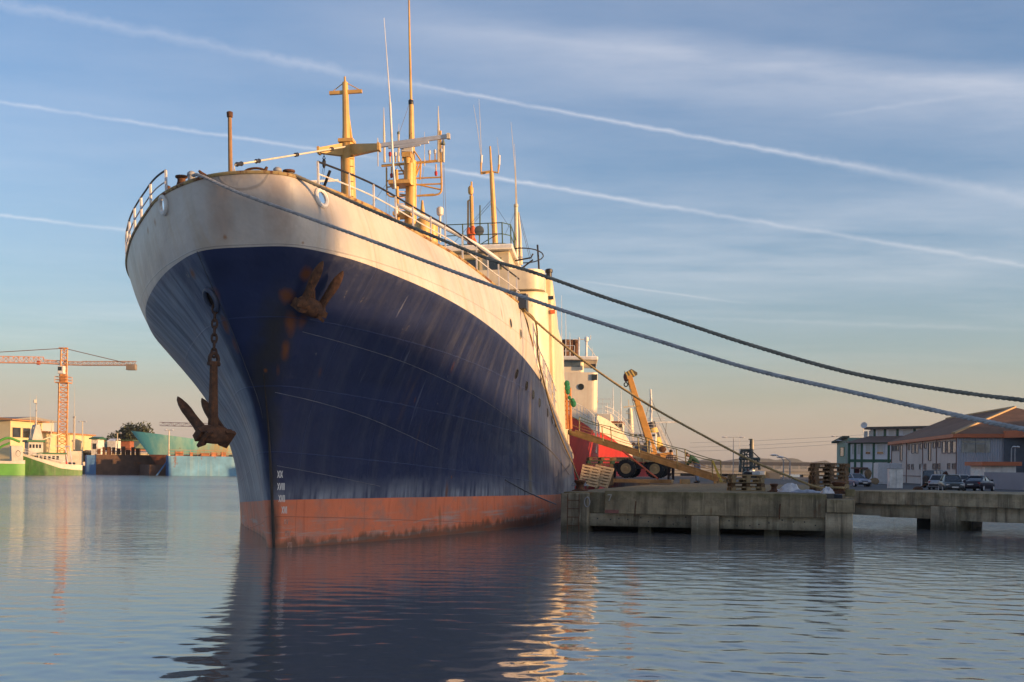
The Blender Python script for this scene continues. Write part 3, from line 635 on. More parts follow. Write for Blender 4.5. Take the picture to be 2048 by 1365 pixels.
# ---------------------------------------------------------------- anchors
def anchor(name,label,Mw,chain=None):
    a=T(name,label,'anchor'); a.matrix_world=Mw
    rm_=M['rustm']
    m=MB()
    sec=lambda z,w,d:[Vector((x*w,y*d,z)) for x,y in ((-1,-.6),(-.6,-1),(.6,-1),(1,-.6),(1,.6),(.6,1),(-.6,1),(-1,.6))]
    m.loft([sec(z,w,d) for z,w,d in ((.05,.12,.11),(.4,.105,.10),(1.2,.09,.085),(1.62,.085,.075),(1.78,.08,.055))]); m.build('shank',rm_,a)
    m=MB(); m.path([Vector((.0,0,1.70))+Vector((.13*math.cos(t),0,.16*math.sin(t)+.12)) for t in [math.pi*k/10-.0 for k in range(-2,13)]],.05,8); m.tube((-.17,0,1.72),(.17,0,1.72),.055,n=8); m.build('shackle',M['chain'],a)
    A=R(45); d=Vector((0,math.sin(A),math.cos(A))); nrm=Vector((0,math.cos(A),-math.sin(A)))
    m=MB()   # crown block
    pr=[(-.47,.10,.10),(-.40,.19,.15),(-.28,.24,.20),(-.14,.25,.22),(0,.26,.23),(.14,.25,.22),(.28,.24,.20),(.40,.19,.15),(.47,.10,.10)]
    m.loft([[Vector((x,0,0))+nrm*(h*math.cos(t)*(1.0))+d*(w*math.sin(t)-.02) for t in [2*math.pi*k/12 for k in range(12)]] for x,w,h in pr]); m.build('crown',rm_,a)
    for s in (-1,1):   # tripping palms
        m=MB(); m.loft([[Vector((s*.30,0,0))+nrm*(q*.13)+d*t_+Vector((s*ex,0,0)) for q,t_ in ((-1,.05),(1,.05),(1.25,-.12),(-1.25,-.12))] for ex in (-.06,.08,.22)]); m.prism([Vector((s*.2,0,0))-d*.18+nrm*.22,Vector((s*.44,0,0))-d*.24+nrm*.26,Vector((s*.44,0,0))-d*.24-nrm*.26,Vector((s*.2,0,0))-d*.18-nrm*.22],d*.09); m.build('tripping_palm',rm_,a)
        m=MB(); rings=[]  # flukes
        for t,w,h,xo_ in ((.05,.20,.17,.28),(.35,.19,.14,.31),(.55,.26,.12,.335),(.74,.31,.10,.35),(.92,.27,.075,.36),(1.07,.15,.05,.37),(1.15,.03,.02,.37)):
            c=Vector((s*xo_,0,0))+d*t*1.12
            rings.append([c+Vector((w*.5*math.cos(q)*1.0,0,0))+nrm*(h*math.sin(q)) for q in [2*math.pi*k/10 for k in range(10)]])
        m.loft(rings); m.build('fluke',rm_,a)
    if chain:
        m=MB(); p,q=chain; L=(q-p).length; n=int(L/.165); dd=(q-p).normalized(); e1=dd.orthogonal().normalized(); e2=dd.cross(e1)
        for i in range(n):
            c=p+dd*(i+.5)*L/n; e=e1 if i%2 else e2
            m.path([c+dd*(.115*math.sin(t))+e*(.062*math.cos(t)) for t in [2*math.pi*k/14 for k in range(14)]],.03,6,closed=True)
        m.build('chain',M['chain'],a)
    return a
hwW=SM@(HW+HN*.12); 
bot=W(426,868,hwW.y)            # crown of the hanging anchor, straight below the hawse pipe
rot=Matrix.Rotation(R(53),4,'Z')
Mw=Matrix.Translation(bot)@rot
sc=(PJ(bot)[1]-PJ(bot+Vector((0,0,1.75)))[1]); print('anchor px',sc)
Ainv=Mw.inverted()
anchor('anchor','rusty anchor hanging on its chain from the starboard hawse pipe',Mw,(Vector((0,0,1.9)),Ainv@(SM@(HW-HN*.1))))
pc,pn=hull_at(612,608,True); 
pa,_=hull_at(584,602,True); pb,_=hull_at(646,630,True); ax_=(pb-pa).normalized(); ax_=(ax_-pn*ax_.dot(pn)).normalized()
dfl=pn.cross(ax_).normalized()
if dfl.z<0: dfl=-dfl
A=R(40); tdir=dfl*math.sin(A)+pn*math.cos(A)      # local y
sdir=dfl*math.cos(A)-pn*math.sin(A)                # local z (shank, runs into the hull)
xdir=tdir.cross(sdir)
Ml=Matrix(((xdir.x,tdir.x,sdir.x,0),(xdir.y,tdir.y,sdir.y,0),(xdir.z,tdir.z,sdir.z,0),(0,0,0,1)))
Mw=SM@Matrix.Translation(pc+pn*.24)@Ml@Matrix.Scale(.88,4)
anchor('anchor','rusty anchor stowed flat against the port bow under the cream bulwark',Mw)
# ================================================================ sky, sun, water
EL,PHI=R(6.0),R(20)
SUN=Vector((math.cos(PHI)*math.cos(EL),-math.sin(PHI)*math.cos(EL),math.sin(EL)))
world=bpy.data.worlds.new('World'); scn.world=world; world.use_nodes=True
nt=world.node_tree; bg=nt.nodes['Background']; bg.inputs[1].default_value=SKYSTR
sky=nn(nt,'ShaderNodeTexSky',sky_type='NISHITA'); sky.sun_disc=False; sky.sun_elevation=EL; sky.sun_rotation=R(90)+PHI
sky.air_density=1.0; sky.dust_density=1.6; sky.ozone_density=2.2; sky.altitude=0
tc=nn(nt,'ShaderNodeTexCoord'); vec=tc.outputs['Generated']
sep=nn(nt,'ShaderNodeSeparateXYZ'); nt.links.new(vec,sep.inputs[0]); VX,VY,VZ=sep.outputs
def vdot(v,c):
    d=nn(nt,'ShaderNodeVectorMath',operation='DOT_PRODUCT'); nt.links.new(v,d.inputs[0]); d.inputs[1].default_value=tuple(c); return d.outputs['Value']
def comb(x,y,z):
    c=nn(nt,'ShaderNodeCombineXYZ')
    for i,q in enumerate((x,y,z)):
        if hasattr(q,'is_output'): nt.links.new(q,c.inputs[i])
        else: c.inputs[i].default_value=q
    return c.outputs[0]
zc=mth(nt,'MAXIMUM',VZ,.012)
plane=comb(mth(nt,'DIVIDE',VX,zc),mth(nt,'DIVIDE',VY,zc),0.0)      # position on the cloud layer
c=sky.outputs[0]
c=mixc(nt,1.0,c,SKYTINT,'MULTIPLY')
CC=Vector(CLOUDCOL)
def layer(c,mask,col): return mixc(nt,mask,c,tuple(col))
# thin cirrus veil
n1=noi(nt,plane,1.0,9,.60,scl=(.42,.75,1),loc=(.3,.9,0)); n2=noi(nt,plane,1.,8,.62,scl=(1.5,2.4,1),loc=(4,2,0)); n3=noi(nt,plane,1.,3,.5,scl=(.16,.22,1),loc=(1.7,.4,0))
ci=mth(nt,'MULTIPLY',ramp(nt,mth(nt,'ADD',mth(nt,'MULTIPLY',n1,.7),mth(nt,'MULTIPLY',n2,.3)),.40,.70),ramp(nt,n3,.38,.62,.25,1))
ci=mth(nt,'MULTIPLY',ci,ramp(nt,VZ,.03,.16))
c=layer(c,mth(nt,'MULTIPLY',ci,.30),CC)
# trails
wob=noi(nt,vec,14,5,.6); wob2=noi(nt,vec,60,4,.6)
def trail(a,b,w0,w1,amp,x0=None,x1=None,feather=.5):
    d1,d2=ray(*a).normalized(),ray(*b).normalized(); n=d1.cross(d2).normalized(); t=(d2-d1).normalized()
    dist=mth(nt,'ABSOLUTE',mth(nt,'ADD',vdot(vec,n),mth(nt,'MULTIPLY',mth(nt,'SUBTRACT',wob2,.5),w0*.9)))
    al=vdot(vec,t); A0,A1=d1.dot(t),d2.dot(t)
    wd=ramp(nt,al,A0,A1,w0*.5,w1*.5)
    k=mth(nt,'SUBTRACT',1.0,mth(nt,'DIVIDE',dist,wd),clamp=True)
    k=mth(nt,'POWER',k,1.2)
    k=mth(nt,'MULTIPLY',k,ramp(nt,mth(nt,'ADD',mth(nt,'MULTIPLY',wob,.6),mth(nt,'MULTIPLY',wob2,.4)),.30,.62,.35,1.))
    e0=ramp(nt,al,A0-.02,A0+feather*(A1-A0)*.3); e1=ramp(nt,al,A1+.02,A1-feather*(A1-A0)*.3)
    return mth(nt,'MULTIPLY',mth(nt,'MULTIPLY',k,amp),mth(nt,'MULTIPLY',e0,e1))
for args in (((-60,-6),(880,184),.013,.013,.16,None,None,.3),((780,160),(1760,342),.0042,.0060,.36,None,None,.5),((1550,303),(2200,425),.008,.02,.20,None,None,.5),
             ((-60,196),(760,318),.0042,.0048,.28,None,None,.3),((850,332),(1320,412),.0045,.006,.42,None,None,.6),((1250,400),(2150,548),.005,.006,.24,None,None,.4),
             ((-60,424),(330,470),.004,.0045,.30,None,None,.4),((1180,565),(1460,603),.0025,.003,.30,None,None,.8),((1150,628),(2100,662),.004,.006,.10,None,None,.6),((1650,232),(1950,190),.005,.005,.10,None,None,.8)):
    c=layer(c,trail(*args),CC)
d1,d2=ray(560,20).normalized(),ray(2150,178).normalized(); n_=d1.cross(d2).normalized()
vn=noi(nt,plane,1.,7,.55,scl=(.9,2.2,1),loc=(2,7,0)); vd=mth(nt,'ADD',vdot(vec,n_),mth(nt,'MULTIPLY',mth(nt,'SUBTRACT',vn,.5),.05))
vf=noi(nt,plane,1.,9,.68,scl=(4.5,8.,1),loc=(5,1,0)); vn=mth(nt,'ADD',mth(nt,'MULTIPLY',vn,.72),mth(nt,'MULTIPLY',vf,.28))
vm=mth(nt,'MULTIPLY',mth(nt,'MULTIPLY',ramp(nt,vd,-.022,.004),ramp(nt,vd,.055,.006)),mth(nt,'MULTIPLY',ramp(nt,vn,.36,.62,.30,1.),ramp(nt,VX,-.22,.12)))
c=layer(c,mth(nt,'MULTIPLY',vm,.34),CC)
# low cloud bank near the horizon
hn=noi(nt,comb(mth(nt,'MULTIPLY',VX,5.),mth(nt,'MULTIPLY',VY,5.),mth(nt,'MULTIPLY',VZ,26.)),1.,7,.55)
low=mth(nt,'MULTIPLY',ramp(nt,mth(nt,'ADD',VZ,mth(nt,'MULTIPLY',mth(nt,'SUBTRACT',hn,.5),-.07)),mth(nt,'ADD',.0,ramp(nt,VX,-.3,.2,.072,.098)) if False else .092,.045),ramp(nt,VX,-.25,.15,.9,.65))
c=layer(c,mth(nt,'MULTIPLY',low,LOWAMT),LOWCOL)
nt.links.new(c,bg.inputs[0])
sl=bpy.data.lights.new('sun','SUN'); sl.energy=SUNSTR; sl.angle=R(.5); sl.color=SUNCOL
so_=bpy.data.objects.new('sun',sl); COL.objects.link(so_); so_.rotation_euler=SUN.to_track_quat('Z','Y').to_euler(); so_.location=(60,-40,60)
scn.view_settings.view_transform='Standard'; scn.view_settings.look='None'; scn.view_settings.gamma=1; scn.view_settings.exposure=EXPO
# ---- water: rippled sheet in front, flat sheet to the horizon
def water():
    rows=[]; y=4.0
    while y<62: rows.append(y); y+=max(.028,min(y*y/5016*1.15,.30))
    NY=len(rows); NXc=520
    Y=np.array(rows)[:,None]; t=np.linspace(-.56,.56,NXc)[None,:]; Xc=t*(Y+3)
    Yg=np.repeat(Y,NXc,1); Z=np.zeros_like(Xc)
    g=np.random.default_rng(5)
    for i in range(64):
        lam=.09*(1.15/.09)**g.random(); th=g.normal(1.25,.75); k=2*np.pi/lam
        amp=WAVE*lam**.85/8
        kx,ky=k*np.cos(th),k*np.sin(th)
        ph=g.random()*6.28
        fade=np.clip(1-(Yg/ (lam*75))**2,0,1)
        Z+=amp*np.sin(kx*Xc+ky*Yg+ph+.5*np.sin(.3*k*(-np.sin(th)*Xc+np.cos(th)*Yg)+ph*2))*fade
    cal=.62+.38*np.sin(.21*Xc+.11*Yg+1.)*np.sin(.13*Yg+.6)
    cal*=np.clip(.55+.45*(Xc+2)/7,.45,1.15)*np.clip(1.15-(Yg-10)/60,.5,1.1)
    Z*=cal
    Z*=np.clip((60-Yg)/12,0,1)
    V=np.stack([Xc,Yg,Z],-1).reshape(-1,3)
    me=bpy.data.meshes.new('water')
    idx=np.arange(NY*NXc).reshape(NY,NXc)
    Fq=np.stack([idx[:-1,:-1],idx[:-1,1:],idx[1:,1:],idx[1:,:-1]],-1).reshape(-1,4)
    # far sheet, butting on the rippled one
    y0,y1=rows[0],rows[-1]; w0,w1=.56*(y0+3),.56*(y1+3)
    ex=[(-w1,y1,0),(w1,y1,0),(3000,y1,0),(3000,4200,0),(-3000,4200,0),(-3000,y1,0),(-w0,y0,0),(w0,y0,0),(-3000,-200,0),(3000,-200,0),(3000,y0,0),(-3000,y0,0)]
    o=NY*NXc; V=np.concatenate([V,np.array(ex)]); n4=len(Fq)
    polys=[list(p) for p in Fq]+[[o+5,o+0,o+1,o+2,o+3,o+4],[o+5,o+11,o+6,o+0],[o+1,o+7,o+10,o+2],[o+8,o+9,o+10,o+7,o+6,o+11]]
    me.from_pydata(V.tolist(),[],polys); me.update()
    me.polygons.foreach_set('use_smooth',[True]*len(me.polygons))
    m,nt,bs,oc=newmat('harbour water')
    bs.inputs['Base Color'].default_value=(.13,.13,.124,1); bs.inputs['IOR'].default_value=3.5; bs.inputs['Roughness'].default_value=.035
    bs.inputs['Specular IOR Level'].default_value=.62
    cd=nn(nt,'ShaderNodeSeparateXYZ'); nt.links.new(oc,cd.inputs[0]); far=ramp(nt,cd.outputs[1],25,90)
    b=nn(nt,'ShaderNodeBump'); b.inputs['Strength'].default_value=1.
    patch=ramp(nt,noi(nt,oc,1.,4,.6,scl=(.02,.06,1)),.38,.66,.35,1.3)
    h=mth(nt,'ADD',mth(nt,'MULTIPLY',noi(nt,oc,1.4,3,.5,scl=(.55,1.7,1)),.7),mth(nt,'MULTIPLY',noi(nt,oc,1.,2,.5,scl=(3.2,8.5,1)),.20))
    h=mth(nt,'MULTIPLY',h,patch); nt.links.new(h,b.inputs['Height'])
    dd=mth(nt,'ADD',mth(nt,'MULTIPLY',ramp(nt,cd.outputs[1],9,26),.030),mth(nt,'MULTIPLY',far,.16)); nt.links.new(dd,b.inputs['Distance'])
    nt.links.new(b.outputs[0],bs.inputs['Normal'])
    nt.links.new(ramp(nt,cd.outputs[1],12,110,.035,.13),bs.inputs['Roughness'])
    me.materials.append(m)
    ob=bpy.data.objects.new('water',me); COL.objects.link(ob); tag(ob,kind='structure')
water()
# ================================================================ quay and pier
ZP=1.38
A0=G(1122,1063,0); B0=G(1705,1077,0)
e1=(B0-A0).normalized(); e1.z=0; e1.normalize(); e2=Vector((-e1.y,e1.x,0)); PL=(B0-A0).length
pang=math.atan2(e1.y,e1.x)
pier=T('pier','mossy concrete pier with a painted figure 7 standing on square piers in the water','pier',A0,pang)
# local frame: x along the front, y inland, z up
def bx(m,x0,x1,y0,y1,z0,z1,mi=0): m.box(((x0+x1)/2,(y0+y1)/2,(z0+z1)/2),(x1-x0,y1-y0,z1-z0),mi=mi)
def U(px,py=1070): return (G(px,py,0)-A0).dot(e1)      # distance along the front of a mark at the waterline
mossy=concrete('mossy pier concrete',(.30,.245,.15),0,.65)
mossl=concrete('pale pier concrete',(.40,.34,.235),2,.45,.28)
uL0,uL1,uM0,uM1,uR0,uR1=0,U(1177,1064),U(1383,1069),U(1438,1070),U(1650,1076),U(1705,1077)
m=MB(); bx(m,U(1206,1066),uR0+.03,-.06,26,.62,ZP); m.build('deck_beam',mossy,pier,bev=.03)
m=MB(); bx(m,uL0+.02,U(1206,1066)-.003,.25,26,.62,ZP-.06); m.build('deck_beam',mossy,pier,bev=.03)
for (a,b,z1,zz,yf) in ((uL0,uL1,ZP-.10,-1.5,-.10),(uM0,uM1,.616,-1.5,-.14),(uR0,uR1,.80,-1.5,-.16)):
    m=MB(); bx(m,a,b,yf,1.1,zz,z1); m.build('pillar',mossl,pier,bev=.03)
m=MB(); bx(m,uR0+.035,uR1+.05,-.26,1.6,.803,ZP-.16); m.build('pillar_cap',mossy,pier,bev=.03)
for a,b in ((uL1+.003,uM0-.003),(uM1+.003,uR0-.003)):
    m=MB(); bx(m,a,b,.22,.42,.20,.616); m.build('panel',mossl,pier)
    hole_m=MB(); 
    for k in range(9):
        x=lerp(a+.2,b-.2,(k+.5*rnd.random())/8.5); hole_m.box((min(x,b-.1),.215,.30+.26*rnd.random()),(.04,.02,.04))
    hole_m.build('bolt_hole',M['black'],pier)
for px0,px1 in ((1268,1296),(1530,1559)):
    m=MB(); bx(m,U(px0,1068),U(px1,1068),.5,1.2,-1.5,.4); m.build('pile',mossl,pier)
m=MB(); bx(m,uL0+.5,uR1-.5,2.2,24,-1.5,.6); m.build('core',M['concd'],pier)  # added core blocks light through the gap, painted dark as shade
# ladder and ring
m=MB(); x0,x1=U(1134,1064),U(1159,1064)
for x in (x0,x1): m.path([(x,-.02,ZP-.1),(x,-.17,ZP-.15),(x,-.17,-.6)],.014,6)
for k in range(6): m.tube((x0,-.17,1.05-.28*k),(x1,-.17,1.05-.28*k),.013,n=6)
m.build('ladder',M['rustm'],pier)
q=U(1176,1064); m=MB(); m.path([Vector((q,.18-.3,1.0+.0))+Vector((.09*math.cos(t),-.02,.16*math.sin(t))) for t in [2*math.pi*k/18 for k in range(18)]],.016,6,closed=True); m.tube((q,-.1,1.16),(q,.3,1.16),.02,n=6); m.build('mooring_ring',M['grey'],pier)
# painted mark and red tag
m=MB(); s=U(1217,1066); yy=-.066
m.add([(s-.07,yy,1.27),(s+.07,yy,1.27),(s+.07,yy,1.235),(s-.07,yy,1.235)],[(0,1,2,3)]); m.add([(s+.07,yy,1.24),(s+.035,yy,1.24),(s-.04,yy,1.05),(s-.005,yy,1.05)],[(0,1,2,3)]); m.build('painted_mark',mat('faded white mark',(.36,.35,.31),.8),pier,smooth=0)
m=MB(); s=U(1222,1066); m.box((s,-.064,.70),(.46,.012,.11)); m.build('red_patch',mat('faded red paint',(.25,.10,.08),.8,var=.4,scale=8),pier)
for px in (1268,1562): 
    m=MB(); m.path([(U(px,1068),-.08,1.05),(U(px,1068)-.02,-.08,.78),(U(px,1068)-.03,-.075,.55)],.018,5); m.build('stub_bar',M['rustm'],pier)
def PT(px,py,z=ZP): return G(px,py,z)
# apron behind the pier and yard behind it
def slab(name,poly,z0,z1,m_,kind='structure'):
    m=MB(); m.prism([Vector((x,y,z0)) for x,y in poly],(0,0,z1-z0)); return tag(m.build(name,m_,smooth=0),kind=kind)
pA=A0+e2*24; pB=A0+e1*PL+e2*24
apm=mat('dirty quay surface',(.12,.11,.092),.95,var=.5,scale=.5,bump=.02,bscale=6)
slab('quay',[(pA.x,pA.y),(pB.x,pB.y),(22,88),(27,128),(9.9,128)],-1.5,ZP-.02,apm)
slab('parking_yard',[(22.3,70),(120,60),(260,120),(260,330),(28,330),(28,135),(27.3,127.9),(22.3,88)],-1.5,.55,M['asphalt'])
# right pier stretch
P0=W(1703,979,46.5); P1=W(2048,991,41.8)
dq=(P1-P0); dq.z=0; dq.normalize(); nq=Vector((-dq.y,dq.x,0)); ang=math.atan2(dq.y,dq.x)
O2=Vector((P0.x,P0.y,0))-dq*.4
p2=T('jetty','long pale concrete jetty with wide openings right of the pier','pier',O2,ang)
def V2(px,py): 
    d=ray(px,py); t=(O2.dot(nq))/d.dot(nq); return (d*t-O2).dot(dq)
L2=26
pale=concrete('pale weathered concrete',(.42,.35,.225),4,.45)
m=MB(); bx(m,0,L2,0,5.5,.88,ZP); m.build('deck_beam',pale,p2,bev=.03)
xa,xb=V2(1862,1040),V2(1913,1040)
m=MB(); bx(m,V2(1757,1000),xa-.003,.18,.7,.40,.876); m.build('girder',pale,p2)
m=MB(); bx(m,0,V2(1757,1000)-.003,.22,.7,.44,.876); m.build('girder',M['concd'] if False else mossl,p2)
m=MB(); bx(m,xb+.003,L2,.30,.8,.36,.876); m.build('girder',mossl,p2)
m=MB(); bx(m,xa,xb,-.06,1.3,-1.5,.874); m.build('pillar',mossl,p2,bev=.03)
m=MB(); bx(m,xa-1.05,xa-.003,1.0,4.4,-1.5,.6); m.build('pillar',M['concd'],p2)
m=MB(); bx(m,xb+7,xb+8,-.06,1.3,-1.5,.874); m.build('pillar',mossl,p2,bev=.03)
# ================================================================ things on the pier
def pallet(label,group,P,rz,mats,tilt=None):
    t=T('pallet',label,'pallet',P,rz,group)
    m=MB()
    for i in range(7): m.box((-.6+.0857+.1714*i*1.0,0,.134),(.105,.8,.02))
    o=m.build('top_boards',mats,t)
    for y in (-.35,0,.35):
        m=MB(); m.box((0,y,.113),(1.2,.1,.02)); m.box((0,y,.011),(1.2,.1,.02)); m.build('stringer',mats,t)
        for x in (-.53,0,.53):
            m=MB(); m.box((x,y,.062),(.145,.1,.08)); m.build('block',mats,t)
    return t
# stack of seven at the pier's right end
rows_=['bottom pallet','second pallet from the bottom','third pallet from the bottom','middle pallet','third pallet from the top','second pallet from the top','top pallet']
q=PT(1657,985,ZP); q=Vector((q.x*42.5/q.y,42.5,ZP))
for k in range(7):
    pallet('%s of the tall stack near the pier end'%rows_[k],'pallets stacked on the pier',Vector((q.x+rnd.uniform(-.03,.03),q.y+rnd.uniform(-.03,.03),ZP+.145*k)),.06+rnd.uniform(-.05,.05),M['woodd'] if k not in(1,) else M['plank'])
q=W(1492,980,43.0)
for k,nm in enumerate(('lowest','second','third','topmost')):
    pallet('%s pallet of the low stack beside the gangway foot'%nm,'pallets stacked on the pier',Vector((q.x+(.0,.02,-.06,.02)[k],q.y+(0,.1,0,.05)[k],ZP+.145*k)),(.05,.0,.16,.02)[k],M['plank'] if k!=1 else M['woodd'])
q=W(1199,936,53)
for k,nm in enumerate(('brown bottom','green middle','brown top')):
    z=W(1199,936-13.5*k,53).z
    pallet('%s pallet of the stack beside the ship'%nm,'pallets stacked on the pier',Vector((q.x+.04*k,53+.05*k,ZP+.80+.15*k)),.08*k-.05,M['woodg'] if k==1 else M['woodd'])
cr_=T('crate_base','dark timber crates carrying the stack of brown and green pallets','crate',Vector((q.x,53,ZP)))
m=MB(); m.box((0,0,.39),(1.15,.8,.78)); m.build('box',M['woodd'],cr_)
m=MB()
for z in (.08,.36,.68): m.box((0,-.412,z),(1.2,.02,.1))
m.build('slats',M['woodd'],cr_)
for px,py,lab,rr in ((1178,957,'pale pallet leaning against the crates, left one',.12),(1203,955,'pale pallet leaning against the crates, right one',-.05)):
    P=W(px,py,51.0); t=pallet(lab,'pale pallets leaning by the ship',(0,0,0),0,M['wood'])
    t.rotation_mode='XYZ'; t.matrix_world=Matrix.Translation(Vector((P.x,51.0-(.3 if rr>0 else 0),ZP+.33)))@Matrix.Rotation(rr,4,'Z')@Matrix.Rotation(R(48),4,'X')@Matrix.Rotation(R(90-15),4,'Z')
# cardboard sheets and litter
def sheet(name,label,cat,P,w,d,h,m_,rz=0,tilt=0,seed=0):
    r2=random.Random(seed); m=MB(); n=9; vs=[];fs=[]
    for i in range(n):
        for j in range(n):
            x,y=(i/(n-1)-.5),(j/(n-1)-.5); k=(1-min(1,(abs(x)*2)**3))*(1-min(1,(abs(y)*2)**3))
            vs.append((x*w*(1+.15*r2.uniform(-1,1)),y*d*(1+.15*r2.uniform(-1,1)),h*k*(.55+.7*r2.random())+.01))
    for i in range(n-1):
        for j in range(n-1): a=i*n+j; fs.append((a,a+n,a+n+1,a+1))
    m.add(vs,fs); o=m.build(name,m_,smooth=25); o.matrix_world=Matrix.Translation(P)@Matrix.Rotation(rz,4,'Z')@Matrix.Rotation(tilt,4,'Y'); return tag(o,label,cat)
plast=mat('white plastic sheet',(.55,.56,.58),.4,var=.3,scale=4)
P=W(1580,978,41.0); sheet('plastic_sheet','crumpled white plastic sheet beside the low rusty bollard','sheet',Vector((P.x,41,ZP)),.75,.5,.28,plast,seed=1)
P=W(1615,981,40.2); sheet('blue_sheet','flat bluish plastic sheet under the aft mooring rope','sheet',Vector((P.x,40.2,ZP)),1.1,.5,.10,mat('grey blue plastic',(.30,.33,.38),.5,var=.4,scale=5),seed=2)
P=W(1655,990,39.0); sheet('plastic_bag','white plastic bag at the pier corner bollard','bag',Vector((P.x,39.0,ZP)),.42,.35,.2,plast,seed=3)
P=W(1165,958,52); sheet('cardboard','brown cardboard sheet leaning behind the pale pallets','cardboard',Vector((P.x,52.0,ZP+.25)),.9,.6,.06,mat('brown cardboard',(.28,.20,.13),.9),tilt=-.5,seed=4)
P=W(1160,972,50); sheet('rag_heap','heap of grey rags at the foot of the pale pallets','rags',Vector((P.x,50.0,ZP)),.7,.4,.2,mat('grey rag',(.22,.23,.25),.9,var=.5,scale=6),seed=5)
P=W(1546,977,42.5); sheet('rag','small white rag at the foot of the low rusty bollard','rags',Vector((P.x+.1,41.9,ZP)),.3,.25,.08,plast,seed=6)
def bollard(label,P,r,h):
    t=T('mooring_bollard',label,'bollard',P,0,'bollards on the pier')
    m=MB(); m.lathe([(r*1.25,0),(r*1.25,.04),(r*.8,.08),(r*.72,h*.6),(r*.95,h*.78),(r*1.1,h*.9),(r*.95,h),(.01,h+.01)],(0,0,0),18); m.build('post',M['rustm'],t)
    m=MB(); m.box((0,0,.012),(r*2.9,r*2.9,.03)); m.build('foot_plate',M['rustm'],t); return t
P=G(1160,978,ZP); bollard('rusty bollard at the pier corner beside the ship',Vector((P.x*42.2/P.y,42.2,ZP-.06)),.19,.38)
P=W(1548,980,41.5); bollard('low rusty bollard near the middle of the pier edge',Vector((P.x,41.5,ZP)),.13,.28)
P=W(1677,990,39.3); BOL=Vector((P.x,39.3,ZP)); bollard('thick rusty bollard at the far pier end holding the brown rope',BOL,.22,.40)
m=MB(); P=W(1700,990,39); m.box((P.x,39.0,ZP+.04),(.3,.3,.24),rz=pang); tag(m.build('concrete_block',mossy,bev=.02),'small concrete block on the outer corner of the pier','block')
P=W(1325,977,60); 
m=MB(); m.box((W(1370,966,63).x,63,ZP+.12),(.5,.4,.24)); tag(m.build('wooden_box',M['plank'],bev=.01),'small wooden box under the gangway near the man in green','box')
P=W(1230,980,44)
m=MB(); m.bar(Vector((W(1208,960,66).x,66,ZP+.10)),Vector((W(1345,962,64).x,64,ZP+.10)),.3,.2); tag(m.build('timber_beam',M['plank'],bev=.01),'long squared timber lying on the quay below the gangway','timber')
# gangway
gA=W(1142,864,73); gB=W(1446,970,64.5); gB.z=max(gB.z,ZP+.2)
gw=T('gangway','long wooden gangway with rope rails from ship to pier','gangway')
gd=(gB-gA).normalized(); gs=gd.cross(Vector((0,0,1))).normalized()
for s,(za) in ((-1,0),(1,0)):
    m=MB(); m.bar(gA+gs*.36*s,gB+gs*.36*s,.06,.27); m.build('side_beam',M['plank'],gw,bev=.008)
m=MB(); m.bar(gA-Vector((0,0,.02)),gB-Vector((0,0,.02)),.66,.05); m.build('walkway',M['plank'],gw)
m=MB(); m.bar(gA.lerp(gB,.985)-gs*.5-Vector((0,0,.16)),gA.lerp(gB,.985)+gs*.5-Vector((0,0,.16)),.14,.14); m.build('foot_roller',M['plank'],gw)
postm=mat('dirty green stanchion',(.20,.18,.08),.6,rust=.2)
tops=[]
for px,py,f in ((1150,812,.03),(1222,862,.265),(1291,874,.51),(1367,897,.755),(1437,921,.965)):
    b=gA.lerp(gB,f); h=1.0
    for s in (-1,1):
        m=MB(); lean=Vector((-.10 if px>1220 else 0,0,0)); tp=b+gs*.37*s+Vector((0,0,1.0))+lean
        if px>1430: tp=b+gs*.37*s+Vector((0,0,.95))+lean*.5
        m.tube(b+gs*.37*s-Vector((0,0,.1)),tp,.035,n=6); m.build('stanchion',postm,gw); tops.append((s,tp))
def sag(a,b,d,n=10): return [a.lerp(b,i/n)-Vector((0,0,d*4*(i/n)*(1-i/n))) for i in range(n+1)]
for s in (-1,1):
    pts=[t for k,t in tops if k==s]; 
    for nm,hh,mm,r in (('rope_rail',0,mat('green rail rope',(.07,.12,.05),.8),.022),('rope_rail',.48,mat('tan rail rope',(.30,.2,.1),.8),.016)):
        m=MB(); L=[]
        for a,b in zip(pts,pts[1:]): L+=sag(a-Vector((0,0,hh)),b-Vector((0,0,hh)),.07,8)[:-1]
        L.append(pts[-1]-Vector((0,0,hh))); m.path(L,r,5); m.build(nm,mm,gw)
m=MB(); 
for k in range(3): m.tube(tops[-1][1]+Vector((.03*k,0,0)),gB+gs*.4+Vector((.1+.06*k,0,-.1)),.02,n=5)
m.build('lashing',mat('yellow lashing',(.40,.34,.06),.7),gw)
m=MB(); m.tube(W(1245,902,66),W(1316,958,62),.05,n=6); m.build('strut',mat('dark red strut',(.20,.03,.02),.6),gw)
# ---------------------------------------------------------------- mooring ropes
def rope(name,label,pts,r,col,per=14,twist=True,strand=None):
    P=crom(pts,per); 
    m=MB()
    if twist:
        Q=[P[0]]; acc=0; stp=r*1.1
        for a,b in zip(P,P[1:]):
            L=(b-a).length; n=max(1,int(L/stp))
            for i in range(1,n+1): Q.append(a.lerp(b,i/n))
        pitch=r*7.5
        for s in range(3):
            L=[]; dist=0
            for i,p in enumerate(Q):
                if i: dist+=(p-Q[i-1]).length
                t=(Q[min(i+1,len(Q)-1)]-Q[max(i-1,0)]).normalized(); a=t.cross(Vector((0,0,1))).normalized(); b=a.cross(t)
                an=2*math.pi*(dist/pitch+s/3); L.append(p+(a*math.cos(an)+b*math.sin(an))*r*.5)
            m.path(L,r*.56,6)
    else: m.path(P,r,6)
    return tag(m.build(name,mat(label[:20]+' fibre',col,.9,var=.35,scale=5,bump=.004,bscale=40),smooth=60),label,'rope')
